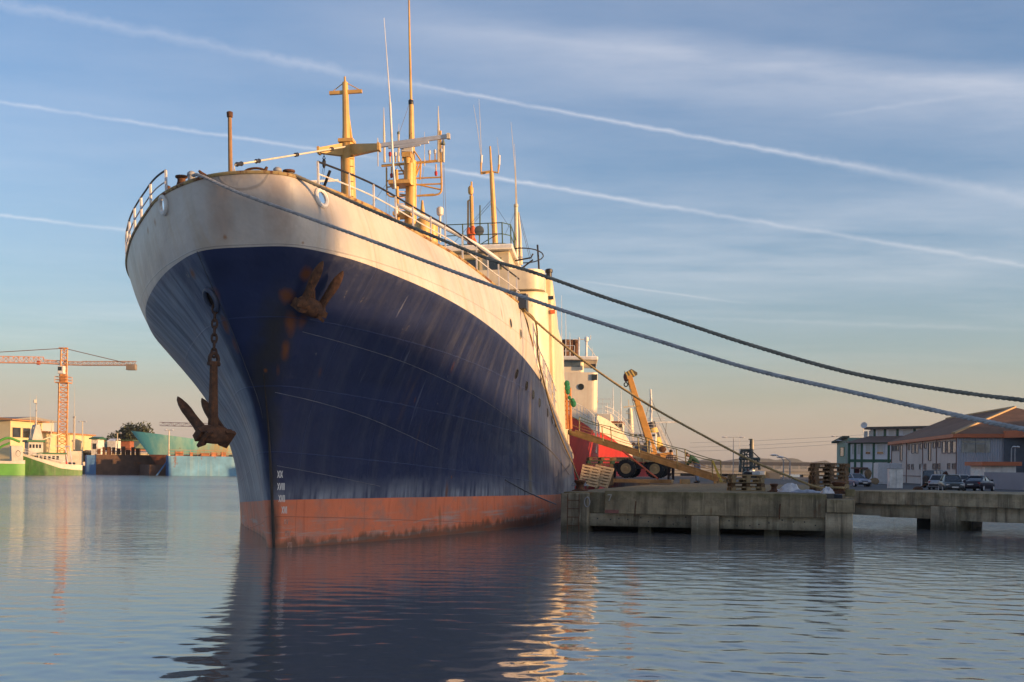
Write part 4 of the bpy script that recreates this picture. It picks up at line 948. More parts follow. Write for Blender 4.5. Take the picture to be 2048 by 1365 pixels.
def Wp(l): return [W(*q) for q in l]
R2=Wp([(386,352,28.7),(398,351,28.4),(480,387,28.2),(600,430,28.0),(740,481,27.6),(900,541,27.0),(1100,613,26.0),(1300,677,24.8),(1500,738,23.4),(1700,784,21.8),(1900,828,20.2),(2048,859,19.0),(2300,905,17.2)])
rope('mooring_rope','pale twisted mooring rope running from the bow tip to the right',R2,.043,(.36,.36,.36))
R1=Wp([(578,347,28.7),(592,352,28.7),(640,374,28.9),(700,402,28.9),(742,421,28.7),(850,466,28.3),(985,521,27.8),(1060,543,27.4),(1200,592,26.7),(1350,641,25.9),(1500,690,25.0),(1700,746,23.8),(1900,782,22.5),(2048,801,21.6),(2300,828,20)])
rope('mooring_rope','dark olive mooring rope hugging the bulwark then running to the right above the pale one',R1,.043,(.20,.19,.155))
R3=[SM@SL(1043,616,11.7)]+Wp([(1060,633,41.2),(1130,693,41.0),(1200,746,40.8),(1300,812,40.6),(1400,868,40.3),(1500,920,40.0),(1580,954,39.6),(1640,976,39.3)])+[BOL+Vector((-.22,-.05,.20)),BOL+Vector((0,-.25,.2)),BOL+Vector((.22,0,.2)),BOL+Vector((0,.23,.2)),BOL+Vector((-.23,.02,.24))]
rope('mooring_rope','tan mooring rope from the forecastle break down to the pier end bollard',R3,.042,(.34,.25,.12))
q0=SM@SL(1043,618,11.7)
def offhull(px,py,o=.12):
    p,n=hull_at(px,py,True); return SM@(p+n*o)
R4=[q0,SM@(SL(1052,640,12.4)+Vector((0,-.3,0)))]+[offhull(*q) for q in ((1070,715),(1082,765),(1100,830),(1122,888),(1140,925))]+Wp([(1152,946,52),(1160,966,44)])
rope('spring_line','brown spring line hanging down the ship side to the corner bollard',R4,.035,(.17,.125,.06))
# ---------------------------------------------------------------- people
def skinned(name,verts,edges,rad,m_,parent,sub=2):
    me=bpy.data.meshes.new(name); me.from_pydata([tuple(v) for v in verts],edges,[]); me.update()
    o=bpy.data.objects.new(name,me); COL.objects.link(o); o.parent=parent
    sk=o.modifiers.new('skin','SKIN'); sk.use_smooth_shade=True
    L=me.skin_vertices[0].data if me.skin_vertices else None
    if L is None:
        bm=bmesh.new(); bm.from_mesh(me); bm.verts.layers.skin.verify(); bm.to_mesh(me); bm.free(); L=me.skin_vertices[0].data
    for i,r in enumerate(rad): L[i].radius=(r,r)
    L[0].use_root=True
    s=o.modifiers.new('sub','SUBSURF'); s.levels=sub; s.render_levels=sub
    me.materials.append(m_); return o
import bmesh
skinm=mat('skin',(.42,.24,.16),.6,var=.1)
def person(label,P,rz,J,cloth,legs,hair,top_name='jacket',cap=None):
    """J: joint positions (local, facing +x)"""
    t=T('person',label,'person',P,rz)
    V=[];E=[];Rr=[]
    t.scale=(1.08,1.08,1.08)
    def add(p,r,par=None):
        V.append(Vector(p)); Rr.append(r)
        if par is not None: E.append((par,len(V)-1))
        return len(V)-1
    pel=add(J['pelvis'],.12); sp=add(J['spine'],.125,pel); ch=add(J['chest'],.14,sp); nk=add(J['neck'],.055,ch); hd0=add(J['head']-Vector((0,0,.04)),.075,nk); hd=add(J['head'],.092,hd0); add(J['head']+(J['head']-J['neck'])*.55,.07,hd)
    for s in ('l','r'):
        sh=add(J['sh'+s],.06,ch); el=add(J['el'+s],.044,sh); wr=add(J['wr'+s],.03,el)
        d=(J['wr'+s]-J['el'+s]).normalized(); pm_=add(J['wr'+s]+d*.06,.036,wr)
        sd=d.orthogonal().normalized(); fw=d.cross(sd)
        for k in range(4):
            off=(k-1.5)*.021; b0=add(J['wr'+s]+d*.095+sd*off,.010,pm_); b1=add(J['wr'+s]+d*(.125+.008*(k in(1,2)))+sd*off*1.1+fw*.012,.009,b0); add(J['wr'+s]+d*(.15+.012*(k in(1,2)))+sd*off*1.1+fw*.035,.0075,b1)
        th=add(J['wr'+s]+d*.05+sd*.048+fw*.01,.011,pm_); add(J['wr'+s]+d*.085+sd*.062+fw*.025,.009,th)
        hp_=add(J['hp'+s],.085,pel); kn=add(J['kn'+s],.055,hp_); an=add(J['an'+s],.04,kn); ft=add(J['an'+s]+Vector((.13,0,-.05)),.034,an)
    skinned('body',V,E,Rr,skinm,t)
    V=[];E=[];Rr=[]
    pel=add(J['pelvis']+Vector((0,0,.02)),.165); sp=add(J['spine'],.17,pel); ch=add(J['chest'],.185,sp); add(J['neck']-(J['neck']-J['chest'])*.25,.10,ch)
    for s in ('l','r'):
        sh=add(J['sh'+s],.10,ch); el=add(J['el'+s],.075,sh); add(J['wr'+s],.055,el)
    skinned(top_name,V,E,Rr,cloth,t)
    V=[];E=[];Rr=[]
    pel=add(J['pelvis']-Vector((0,0,.02)),.15)
    for s in ('l','r'):
        hp_=add(J['hp'+s],.115,pel); kn=add(J['kn'+s],.082,hp_); add(J['an'+s],.068,kn)
    skinned('trousers',V,E,Rr,legs,t)
    for s in ('l','r'):
        m=MB(); a=J['an'+s]; m.ell(a+Vector((.06,0,-.045)),(.14,.052,.045),10,6); m.ell(a+Vector((-.03,0,-.02)),(.065,.05,.07),8,6); m.build('shoe',M['black'],t)
    hdv=(J['head']-J['neck']).normalized(); fwd=Vector((1,0,0)); fwd=(fwd-hdv*fwd.dot(hdv)).normalized(); sd=hdv.cross(fwd)
    c=J['head']+hdv*.035
    m=MB(); mm=Matrix((fwd,sd,hdv)).transposed(); m.ell(c+hdv*.025-fwd*.018,(.108,.098,.10),12,8,mm); m.build('hair',hair,t)
    m=MB(); m.ell(c+fwd*.092-hdv*.03,(.018,.014,.025),8,5,mm); m.build('nose',skinm,t)
    for s in (-1,1):
        m=MB(); m.ell(c+fwd*.080+sd*.034*s-hdv*.005,(.012,.014,.010),8,5,mm); m.build('eye',M['black'],t)
        m=MB(); m.ell(c+sd*.092*s-hdv*.02,(.022,.010,.032),8,5,mm); m.build('ear',skinm,t)
    m=MB(); m.ell(c+fwd*.082-hdv*.075,(.010,.028,.007),8,5,mm); m.build('mouth',mat('lips',(.30,.11,.09),.6),t)
    return t
Vc=Vector
bend=dict(pelvis=Vc((-.08,0,.92)),spine=Vc((.0,0,1.12)),chest=Vc((.20,0,1.32)),neck=Vc((.36,0,1.42)),head=Vc((.46,0,1.46)),
 shl=Vc((.24,.19,1.34)),ell=Vc((.36,.24,1.08)),wrl=Vc((.52,.14,.94)),shr=Vc((.24,-.19,1.34)),elr=Vc((.34,-.25,1.07)),wrr=Vc((.50,-.14,.92)),
 hpl=Vc((-.06,.10,.88)),knl=Vc((.0,.11,.48)),anl=Vc((-.06,.11,.09)),hpr=Vc((-.06,-.10,.88)),knr=Vc((-.02,-.13,.48)),anr=Vc((-.10,-.16,.09)))
jeans=mat('pale blue jeans',(.16,.22,.34),.85,var=.3,scale=8)
P=W(1392,972,67.8); person('person in a green jacket and pale jeans bending forward on the quay',Vector((P.x,67.8,ZP)),R(165),bend,mat('green jacket',(.045,.12,.06),.8,var=.35,scale=7,bump=.01,bscale=12),jeans,mat('brown hair',(.06,.03,.015),.8))
stand=dict(pelvis=Vc((0,0,.93)),spine=Vc((.0,0,1.12)),chest=Vc((.03,0,1.34)),neck=Vc((.06,0,1.50)),head=Vc((.10,0,1.61)),
 shl=Vc((.03,.2,1.40)),ell=Vc((.02,.30,1.12)),wrl=Vc((.22,.24,1.02)),shr=Vc((.03,-.2,1.40)),elr=Vc((.05,-.28,1.12)),wrr=Vc((.26,-.2,1.08)),
 hpl=Vc((0,.1,.9)),knl=Vc((.04,.11,.5)),anl=Vc((-.02,.12,.09)),hpr=Vc((0,-.1,.9)),knr=Vc((.06,-.11,.5)),anr=Vc((.08,-.12,.09)))
def plaid():
    m,nt,bs,oc=newmat('plaid shirt'); sp=nn(nt,'ShaderNodeSeparateXYZ'); nt.links.new(oc,sp.inputs[0])
    f=lambda x: ramp(nt,mth(nt,'ABSOLUTE',mth(nt,'SUBTRACT',mth(nt,'FRACT',mth(nt,'MULTIPLY',x,9.)),.5)),.22,.26)
    c=mixc(nt,mth(nt,'MULTIPLY',f(sp.outputs[2]),.8),(.50,.44,.40),(.05,.035,.04)); c=mixc(nt,mth(nt,'MULTIPLY',f(sp.outputs[1]),.7),c,(.05,.035,.04)); nt.links.new(c,bs.inputs['Base Color']); bs.inputs['Roughness'].default_value=.9; return m
P=W(1342,972,69.5); person('person in a plaid shirt and dark trousers standing behind the gangway',Vector((P.x,69.5,ZP)),R(250),stand,plaid(),mat('dark trousers',(.02,.02,.03),.9),mat('dark hair',(.02,.014,.01),.8),'shirt')
# ---------------------------------------------------------------- mobile crane
P=W(1284,956,104); CRP=Vector((P.x,104,ZP))
crn=T('mobile_crane','yellow four wheeled mobile crane with raised telescopic boom on the quay','crane',CRP,0)
k=104/2400
def CL(px,py,dy=0): 
    q=W(px,py,104+dy); return q-CRP
for px,py,dy in ((1252.5,938,-1.3),(1310,940,-.2),(1264,934,1.6),(1320,936,2.6)):
    c=CL(px,py,dy); c.z=.80; MX=Matrix.Rotation(R(-12),3,'Z')@Matrix.Rotation(R(90),3,'X')
    m=MB(); m.lathe([(.42,-.26),(.70,-.27),(.79,-.19),(.80,0),(.79,.19),(.70,.27),(.42,.26)],c,26,MX)
    for t in range(22):
        a=2*math.pi*t/22; m.box(c+MX@Vector((.79*math.cos(a),.79*math.sin(a),0)),(.06,.09,.5),M=MX@Matrix.Rotation(a,3,'Z'))
    wo=m.build('wheel',M['rubber'],crn)
    m=MB(); m.lathe([(.40,.262),(.44,.262),(.45,.30),(.40,.31),(.30,.275),(.18,.275),(.16,.35),(.03,.36)],c,20,MX); m.build('rim',mat('hub yellow',(.42,.28,.12),.6),wo)
Rz=R(-12)
cx=CL(1284,938,.7); cx.z=0
def CB(m,c,d): 
    Q=Matrix.Rotation(Rz,3,'Z'); m.box(cx+Q@Vector(c),d,M=Q)
m=MB(); CB(m,(0,0,1.05),(5.0,1.3,.5)); CB(m,(-2.4,0,.8),(.5,2.2,.5)); m.build('chassis',M['black'],crn,bev=.03)
m=MB(); CB(m,(0,0,1.55),(4.6,2.2,.34)); 
for x in (-1.35,1.2): CB(m,(x,-1.0,1.74),(1.9,.5,.08)); CB(m,(x-.98,-1.0,1.5),(.07,.5,.5)); CB(m,(x+.98,-1.0,1.5),(.07,.5,.5))
m.build('deck_plate',mat('dusty crane tan',(.50,.33,.15),.6,var=.3,rust=.12,rscale=2),crn,bev=.02)
for s in (-1,1):
    m=MB(); CB(m,(-2.55,s*1.0,.55),(.3,.3,1.1)); m.build('outrigger',M['black'],crn)
tan=mat('crane cab cream',(.55,.42,.22),.5,var=.2,rust=.1,rscale=2)
m=MB(); q=CL(1284,905,.2); Q=Matrix.Rotation(Rz,3,'Z')
m.prism([q+Q@Vector(v) for v in ((-.75,-.5,-.7),(.75,-.5,-.7),(.75,-.5,.62),(-.55,-.5,.62),(-.8,-.5,-.1))],Q@Vector((0,1.0,0))); cab=m.build('cab',tan,crn,bev=.03)
m=MB(); 
for x0,x1 in ((-.6,-.1),(.0,.6)): m.box(q+Q@Vector(((x0+x1)/2,-.505,.2)),(x1-x0,.03,.6),M=Q)
m.box(q+Q@Vector((-.70,0,.25)),(.05,.8,.6),M=Q@Matrix.Rotation(-.3,3,'Y')); m.build('cab_window',M['windowb'],cab)
m=MB(); a=CL(1292,915,.6); b=CL(1345,909,.6); m.bar(a,b,.8,.42); m.bar(CL(1292,930,.6),CL(1330,922,.6),.9,.5); m.build('turntable_frame',M['craney'],crn,bev=.04)
m=MB(); m.tube(a+Vector((1.0,-.45,.1)),a+Vector((1.0,.45,.1)),.22,n=14); m.lathe([(.2,-.3),(.3,-.25),(.3,.25),(.2,.3)],CL(1325,899,.6),14,Matrix.Rotation(R(90),3,'X')); m.build('winch_drum',M['rustm'],crn)
b0=CL(1306,905,.6); b1=CL(1258,752,.6); bd=(b1-b0).normalized()
m=MB(); m.bar(b0-bd*.2,b0+bd*4.2,.62,.60,up=(1,0,.2)); bo=m.build('boom',M['craney'],crn,bev=.03)
m=MB(); m.bar(b0+bd*4.2,b1,.48,.47,up=(1,0,.2)); m.build('boom_extension',M['craney'],bo,bev=.02)
m=MB(); n2_=bd.cross(Vector((0,1,0))).normalized(); 
hp_=[b1+n2_*.25-bd*.2,b1+n2_*.28+bd*.35,b1-n2_*.35+bd*.5,b1-n2_*.75+bd*.05,b1-n2_*.7-bd*.15,b1-n2_*.2-bd*.25]
m.prism([v-Vector((0,.22,0)) for v in hp_],(0,.44,0)); bh=m.build('boom_head',mat('dark olive metal',(.12,.09,.04),.6,rust=.2),bo)
m=MB()
for t in (-.50,-.2,.1): 
    c=b1+n2_*t*.9+bd*.12; m.prism([c+n2_*.07-bd*.28-Vector((0,.235,0)),c+n2_*.2+bd*.28-Vector((0,.235,0)),c+n2_*.08+bd*.28-Vector((0,.235,0)),c-n2_*.05-bd*.28-Vector((0,.235,0))],(0,.012,0))
m.build('warning_stripes',mat('warning yellow',(.60,.42,.12),.6),bh)
hb=CL(1252,757,.6); m=MB(); m.tube(CL(1249,742,.6),hb+Vector((-.1,0,.25)),.02,n=4); m.tube(CL(1255,744,.6),hb+Vector((.12,0,.25)),.02,n=4); m.tube(b1+n2_*.2+bd*.35,b0+n2_*.9+Vector((0,0,1.0)),.02,n=4); m.build('cable',M['black'],bo)
m=MB(); m.loft([[hb+Vector((w*math.cos(t),.16*math.sin(t),z)) for t in [2*math.pi*i/12 for i in range(12)]] for w,z in ((.1,.42),(.2,.36),(.24,.1),(.16,-.2),(.06,-.32))]); ho=m.build('hook_block',mat('dark red hook block',(.16,.03,.02),.6,rust=.25,rscale=3),bo)
m=MB(); m.path([hb+Vector((0,0,-.3))]+[hb+Vector((.16*math.sin(t),0,-.55+.17*math.cos(t))) for t in [math.pi*2*i/16 for i in range(0,16)]],.055,6); m.build('hook',M['rustm'],ho)
m=MB(); m.tube(CL(1304,905,.1),CL(1294,860,.6),.10,.07,10); m.build('lift_cylinder',M['grey'],crn)
m=MB(); 
for y in (765,807): m.bar(CL(1258+(y-765)*.31,y-4,.3),CL(1252+(y-765)*.31,y-7,.3),.08,.08)
m.build('bracket',M['rustm'],bo)
# ================================================================ other ships
def hullform(t,L,B,top,split,m1,m2,rake=.35,full=.28,flare=.35,cap=None,sternf=.85):
    nx,nz=30,10
    def b(x,zf,xs):
        u=min(max((x-xs)/(full*L),0),1); s=(1-(1-u)**2.2)**.85
        fl=1-flare*(1-zf)*(1-u)**.6
        e=max(0,(x/L-.75)/.25); return max(B/2*s*fl*(1-(1-sternf)*e*e),0.0)
    def grid(z0f,z1f):
        m=MB(); 
        for s in (-1,1):
            vs=[];fs=[]
            for i in range(nx+1):
                u=(i/nx)**1.5
                for j in range(nz+1):
                    f=j/nz
                    xt=u*L; z=lerp(z0f(xt),z1f(xt),f); zf=max(0,min(1,z/top(0))); xs=-rake*max(z,0)
                    x=xs+u*(L-xs); vs.append((x,s*b(x,zf,xs),z))
            for i in range(nx):
                for j in range(nz): a=i*(nz+1)+j; fs.append((a,a+1,a+nz+2,a+nz+1))
            m.add(vs,fs)
        xt=L; zs=[lerp(z0f(L),z1f(L),j/nz) for j in range(nz+1)]
        bb=[b(L,max(0,min(1,z/top(0))),0) for z in zs]
        m.add([(L,-q,z) for q,z in zip(bb,zs)]+[(L,q,z) for q,z in zip(bb[::-1],zs[::-1])],[tuple(range(2*nz+2))])
        return m
    h=grid(lambda x:-1.0,split).build('hull',m1,t,smooth=50)
    u=grid(split,top).build('bulwark',m2,t,smooth=50) if m2 else None
    m=MB(); vs=[]
    for i in range(25):
        x=L*i/24; z=min(split(x),top(x)-.6); bb=max(b(x,max(0,z/top(0)),-rake*z)-.04,0); vs+=[(x,-bb,z),(x,bb,z)]
    m.add(vs,[(2*i,2*i+1,2*i+3,2*i+2) for i in range(24)]); m.build('deck',M['grey'],t)
    edge=lambda x,s,dz=0:(Vector((x,s*b(x,1,-rake*top(0)),top(max(x,0))+dz)))
    return edge
def rails(t,pts,h,sp=1,name='railing',m_=None,nr=2,r=.03):
    m=MB(); U_=Vector((0,0,h))
    for k in range(nr): m.path([p+U_*((k+1)/nr) for p in pts],r,5)
    acc=0; nxt=0
    for a,b in zip(pts,pts[1:]):
        L=(b-a).length; n=max(1,round(L/sp))
        for i in range(n): q=a.lerp(b,i/n); m.tube(q,q+U_,r,n=5)
    m.tube(pts[-1],pts[-1]+U_,r,n=5)
    return m.build(name,m_ or M['rail'],t)
def ship_at(name,label,P,slope,group=None):
    t=T(name,label,'ship',P,math.atan2(1,slope),group); t['lx']=0; del t['lx']; return t
def LW(t,px,py,Y):    # measured point in the thing's own frame
    return (Matrix.Translation(t.location)@Matrix.Rotation(t.rotation_euler[2],4,'Z')).inverted()@W(px,py,Y)
redp=mat('bright red ship paint',(.42,.030,.022),.45,var=.25,rust=.12,streak=.2,scale=.8)
whp=mat('cream white superstructure paint',(.66,.59,.46),.5,var=.15,rust=.14,rscale=.5,streak=.3,stcol=(.45,.25,.1),scale=.6)
# red trawler
t=ship_at('red_trawler','red hulled trawler with tall white bridge just behind the big trawler',Vector((3.0,95,0)),.05)
top=lambda x: interp(x,[-3,0,12,22,42],[6.7,6.6,5.5,4.4,4.0])
ed=hullform(t,44,8.6,top,lambda x:top(x)-.5,redp,redp,rake=.3,full=.5,flare=.5)
rails(t,[ed(x,-1) for x in (-1.2,0,1.5,3,5,7,9,11,13,15,17,20)],1.1,1.2)
yR=-LW(t,1195,800,112).y; xw=LW(t,1195,800,112).x
def LZ(py,Y,px=1180): return W(px,py,Y).z
m=MB(); m.prism([Vector((x,y,3.6)) for x,y in roundplan(xw,xw+14,yR,.6,5)],(0,0,LZ(745,112)-3.6)); sup=m.build('superstructure',whp,t,bev=.03)
m=MB(); bw_=-LW(t,1168,725,112).y; m.prism([Vector((x,y,LZ(745,112)+.003)) for x,y in roundplan(xw+.3,xw+8,bw_,.4,4)],(0,0,LZ(720,112)-LZ(745,112))); br=m.build('bridge',whp,t,bev=.03)
m=MB(); m.prism([Vector((xw-.4,-yR,LZ(721,112))),Vector((xw-.4,yR,LZ(721,112))),Vector((xw+9,yR,LZ(721,112))),Vector((xw+9,-yR,LZ(721,112)))],(0,0,.36)); ro=m.build('bridge_roof',M['white'],t,bev=.1)
for k in range(6):
    yy=-bw_+.75+k*(2*bw_-1.5)/5
    m=MB(); m.box((xw+.29,yy,LZ(727,112)),(.04,.85,.62)); m.build('window',M['windowb'],br)
m=MB(); q=LW(t,1162,774,112); m.path([Vector((xw-.02,q.y+.26*math.cos(a),q.z+.26*math.sin(a))) for a in [2*math.pi*i/16 for i in range(16)]],.04,5,closed=True); m.lathe([(0,0),(.24,0)],(xw-.02,q.y,q.z),16,Matrix.Rotation(R(90),3,'Y')); m.build('porthole',M['window'],sup)
m=MB(); q=LW(t,1189,755,112); m.box((xw-.05,q.y,q.z),(.12,.5,.55)); m.build('nav_light_box',M['window'],sup)
zr2=LZ(721,112)+.36
rails(t,[Vector((xw,y,zr2)) for y in (-yR+2.2,0,yR-1)],1.0,1.3,m_=M['rail'],nr=2)
m=MB()
for px,r in ((1131,.4),(1142,.28),(1151,.28)): q=LW(t,px,690,112); m.lathe([(r,-1.3),(r,.5),(r*1.15,.55),(r*1.15,.8),(r*.8,.85)],(xw+5,q.y,zr2+1.25),12)
m.build('exhaust_stack',M['rustm'],t)
m=MB(); q=LW(t,1158,690,112); m.tube((xw+2,q.y,zr2),(xw+2,q.y,zr2+2.0),.07,n=6); m.tube((xw+2,q.y-1.1,zr2+1.8),(xw+2,q.y+.6,zr2+1.8),.05,n=6); m.tube((xw+2,q.y-1.1,zr2+1.8),(xw+2,q.y-1.1,zr2+2.2),.04,n=5); m.build('signal_mast',M['rail'],t)
m=MB(); q=LW(t,1173,690,112); m.tube((xw+1,q.y,zr2),(xw+1,q.y,zr2+1.5),.13,.10,8); m.lathe([(.1,0),(.2,.1),(.2,.4),(.1,.5)],(xw+1,q.y,zr2+1.45),12); m.tube((xw+1,q.y,zr2+1.3),(xw+1,q.y-.95,zr2),.04,n=5); m.build('lamp_mast',M['white'],t)
m=MB()
for px,y1 in ((1122,585),(1131,620),(1140,660),(1186,690)): q=LW(t,px,710,112); m.path([(xw+3,q.y,zr2),(xw+3,q.y,LZ(lerp(712,y1,.5),113)),(xw+3,q.y+.05,LZ(y1,113))],[.05,.035,.012],5)
m.build('whip_antenna',M['white'],t)
q=LW(t,1187,728,110); m=MB(); m.box((xw-.1,q.y,LZ(733,112)),(.3,.5,.4)); m.build('floodlight',M['black'],t)
m=MB(); q=LW(t,1200,790,120); 
for z in (5,6.4,7.8,9.2): m.box((xw+14.3,-yR+.3,z),(.9,1.3,.12))
m.tube((xw+14.3,-yR+.2,4),(xw+14.3,-yR+.2,11.5),.2,n=8); m.build('gantry_post',M['mast'],t)
# red and white trawler
t=ship_at('white_red_trawler','trawler with red lower hull and cream upper bow behind the red one','' or Vector((9.6,138,0)),.12)
top=lambda x: interp(x,[-3,0,6,14,22,40],[8.6,8.3,7.0,5.4,4.6,4.2])
ed=hullform(t,40,8.4,top,lambda x:top(x)-interp(x,[-3,20],[1.9,1.2]),redp,whp,rake=.35,full=.5,flare=.5)
rails(t,[ed(x,-1) for x in (-1,1,3,5,7,9,11,13)],1.0,1.3)
def blk(t,px0,px1,py0,py1,Y,dep,m_,name,win=0,winy=None,wm=None):
    a,b=LW(t,px0,py1,Y),LW(t,px1,py0,Y); y0,y1=min(a.y,b.y),max(a.y,b.y); z0,z1=W(px0,py1,Y).z,W(px1,py0,Y).z; x=(a.x+b.x)/2
    m=MB(); m.box((x+dep/2,(y0+y1)/2,(z0+z1)/2),(dep,y1-y0,z1-z0)); o=m.build(name,m_,t,bev=.05)
    for k in range(win):
        yy=lerp(y0,y1,(k+.5)/win); wz0,wz1=W(px0,winy[1],Y).z,W(px0,winy[0],Y).z
        m=MB(); m.box((x-.01,yy,(wz0+wz1)/2),(.05,(y1-y0)/win*.62,wz1-wz0)); m.build('window',wm or M['window'],o)
    return o
blk(t,1150,1222,828,905,146,9,whp,'superstructure'); br=blk(t,1190,1246,845,880,147,6,whp,'bridge',6,(848,855)); 
blk(t,1188,1248,843,845.5,146.8,6.4,mat('rusty brown roof edge',(.25,.08,.03),.7),'roof')
a=LW(t,1205,828,146); rails(t,[Vector((a.x,a.y+k,a.z)) for k in (3,1.5,0,-1.0)],1.8,1.3,nr=3)
m=MB()
for px,y0,y1 in ((1242,845,780),(1226,828,775),(1214,828,806),(1237,845,820)): a=LW(t,px,y0,148); m.path([a,LW(t,px,lerp(y0,y1,.5),148),LW(t,px,y1,148)],[.09,.06,.03],6)
m.build('mast',M['white'],t)
# third ship: white wheelhouse, cream mast, banded funnel and white gallows
t=ship_at('stern_trawler','distant white trawler with cream mast, black and yellow funnel and white gallows','' or Vector((16.5,176,0)),.14)
top=lambda x: interp(x,[-2,0,10,45],[5.2,5,3.6,3.2])
ed=hullform(t,46,9,top,lambda x:top(x)-.7,redp,whp,full=.4)
blk(t,1258,1312,866,905,190,9,M['white'],'wheelhouse',6,(868.5,872.5)); 
w3=blk(t,1262,1304,883,883.5,189.8,.1,M['grey'],'ledge')
for px in (1267,1277,1291):
    q=LW(t,px,889,189.7); m=MB(); m.lathe([(0,0),(.3,0),(.3,.05)],q,12,Matrix.Rotation(R(-90),3,'Y')); m.build('porthole',M['window'],t)
a=LW(t,1259,866,190); b=LW(t,1312,866,190); rails(t,[a,a.lerp(b,.5),b],1.3,1.5,nr=3)
m=MB(); m.path([LW(t,1262,866,192),LW(t,1261,830,192),LW(t,1260,817,192)],[.5,.4,.32],10); m.bar(LW(t,1247,815,192),LW(t,1272,812,192),.3,.2); m.bar(LW(t,1252,823,192),LW(t,1270,820,192),.2,.15); m.tube(LW(t,1258,815,192),LW(t,1257,800,192),.08,n=5)
for y in (827,840,852): m.box(LW(t,1256,y,191.5),(.6,.7,.12))
m.build('mast',M['cream'],t)
fu=MB(); base,tp=LW(t,1316,900,200),LW(t,1300,845,200)
def seg(f0,f1,r0,r1,mm,nm,par):
    m=MB(); m.tube(base.lerp(tp,f0),base.lerp(tp,f1),r0,r1,14); return m.build(nm,mm,par)
yel=mat('yellow funnel paint',(.62,.40,.07),.5,var=.2); f0=seg(0,.42,1.05,.95,yel,'funnel',t); seg(.42,.60,.95,.9,M['black'],'funnel_band',f0); seg(.60,.78,.9,.86,yel,'funnel_band',f0); seg(.78,1,.86,.82,M['black'],'funnel_band',f0)
m=MB()
for A,B in (((1309,848),(1334,905)),((1315,848),(1343,905)),((1286,848),(1283,905))): m.bar(LW(t,*A,205),LW(t,*B,205),.45,.45)
m.bar(LW(t,1283,846,205),LW(t,1361,844.5,205),.35,.25); m.build('gallows',M['white'],t)
m=MB(); m.path([LW(t,1302,845,206),LW(t,1302,800,206),LW(t,1301,779,206)],[.25,.2,.16],8); m.bar(LW(t,1292,823,206),LW(t,1312,821,206),.12,.12); m.tube(LW(t,1276,838,206),LW(t,1330,836,206),.06,n=5); m.tube(LW(t,1276,842,206),LW(t,1330,840,206),.06,n=5); m.build('aft_mast',M['white'],t)
m=MB()
for A,B in (((1313,850),(1300,905)),((1300,800),(1283,870)),((1301,795),(1350,905)),((1333,846),(1330,875))): m.tube(LW(t,*A,205.5),LW(t,*B,205.5),.04,n=4)
m.build('stays',M['black'],t)
# small dark workboat far across the yard
t=T('workboat','small dark tug with A-frame mast and white cabins beyond the low pallet stack','boat',Vector((W(1497,950,230).x,230,0)),math.atan2(1,.5))
hullform(t,16,5,lambda x:1.9,lambda x:1.4,M['black'],M['black'],full=.4)
blk(t,1484,1500,937,947,231,4,M['white'],'cabin',2,(939,942)); blk(t,1503,1521,943,950,229,4,M['white'],'deckhouse')
m=MB()
for A,B,r in (((1480,945),(1483,902),.14),((1503,940),(1500,902),.14),((1481,901),(1500,901),.16),((1478,918),(1520,918),.14),((1502,940),(1503,880),.16),((1519,940),(1515,918),.13),((1497,879),(1505,879),.05),((1480,930),(1520,922),.05),((1503,902),(1520,918),.05),((1498,890),(1505,890),.05),((1486,945),(1490,902),.08),((1494,945),(1494,902),.05),((1480,910),(1500,910),.06),((1508,940),(1510,918),.08),((1484,936),(1516,934),.10),((1483,902),(1500,918),.05),((1500,902),(1480,918),.05)): m.tube(LW(t,*A,230),LW(t,*B,230),r*2.1,n=6)
m.build('mast_frame',mat('dark green mast frame',(.05,.06,.05),.6),t)
m=MB(); m.tube(LW(t,1505,935,231),LW(t,1505,880,231),.3,.2,8); m.build('mast',M['cream'],t)
m=MB(); m.path([LW(t,1479,945,230),LW(t,1479,905,230),LW(t,1479.5,865,230)],[.1,.06,.03],5); m.build('antenna',M['white'],t)
# ================================================================ land, bridge, hills
def terrain(name,pts,Y0,dep,col,mm):
    pass
hm=mat('wooded hill',(.030,.040,.026),.95,var=.5,scale=.02,bump=1.5,bscale=.08)
m=MB(); xs=[i*7.0 for i in range(-230,360)]; vs=[]; 
for x in xs:
    hgt=14+7*mnoise.noise(Vector((x*.008,1,0)))+4.5*mnoise.noise(Vector((x*.05,2,0)))+3.5*mnoise.noise(Vector((x*.16,3,0)))
    if x<150: hgt*=max(.15,min(1,(x+250)/400))
    vs+=[(x*1.6,2380,-2),(x*1.6,2400,hgt*1.6),(x*1.6,2600,hgt*1.3),(x*1.6,2900,-2)]
n=len(xs); m.add(vs,[(4*i+j,4*i+j+1,4*i+j+5,4*i+j+4) for i in range(n-1) for j in range(3)]); tag(m.build('hills',hm,smooth=25),kind='structure')
brm=mat('bridge concrete',(.27,.27,.27),.85,var=.2,scale=.15)
YB=330
bz=lambda px,py: W(px,py,YB).z
t=T('road_bridge','long low concrete road bridge far behind the quay','bridge',Vector((W(1264,942,YB).x,YB,0)))
Lb=W(1760,942,YB).x-t.location.x
z_=[bz(1500,y) for y in (928.5,931,934.5,937.5,942.5)]
m=MB(); bx(m,-90,Lb,-3,3,z_[4],z_[3]); bx(m,-90,Lb,-2.6,2.6,z_[4]-.8,z_[4]-.003); m.build('deck',brm,t)
m=MB(); bx(m,-90,Lb,-2.9,-2.5,z_[1],z_[0]+.5); bx(m,-90,Lb,2.5,2.9,z_[1],z_[0]+.6); m.build('parapet_rail',mat('dark bridge rail',(.05,.055,.07),.7),t)
m=MB()
for i in range(70): x=-90+i*(Lb+90)/69; bx(m,x-.28,x+.28,-2.85,-2.55,z_[3]-.02,z_[1]+.05)
po=m.build('balusters',brm,t)
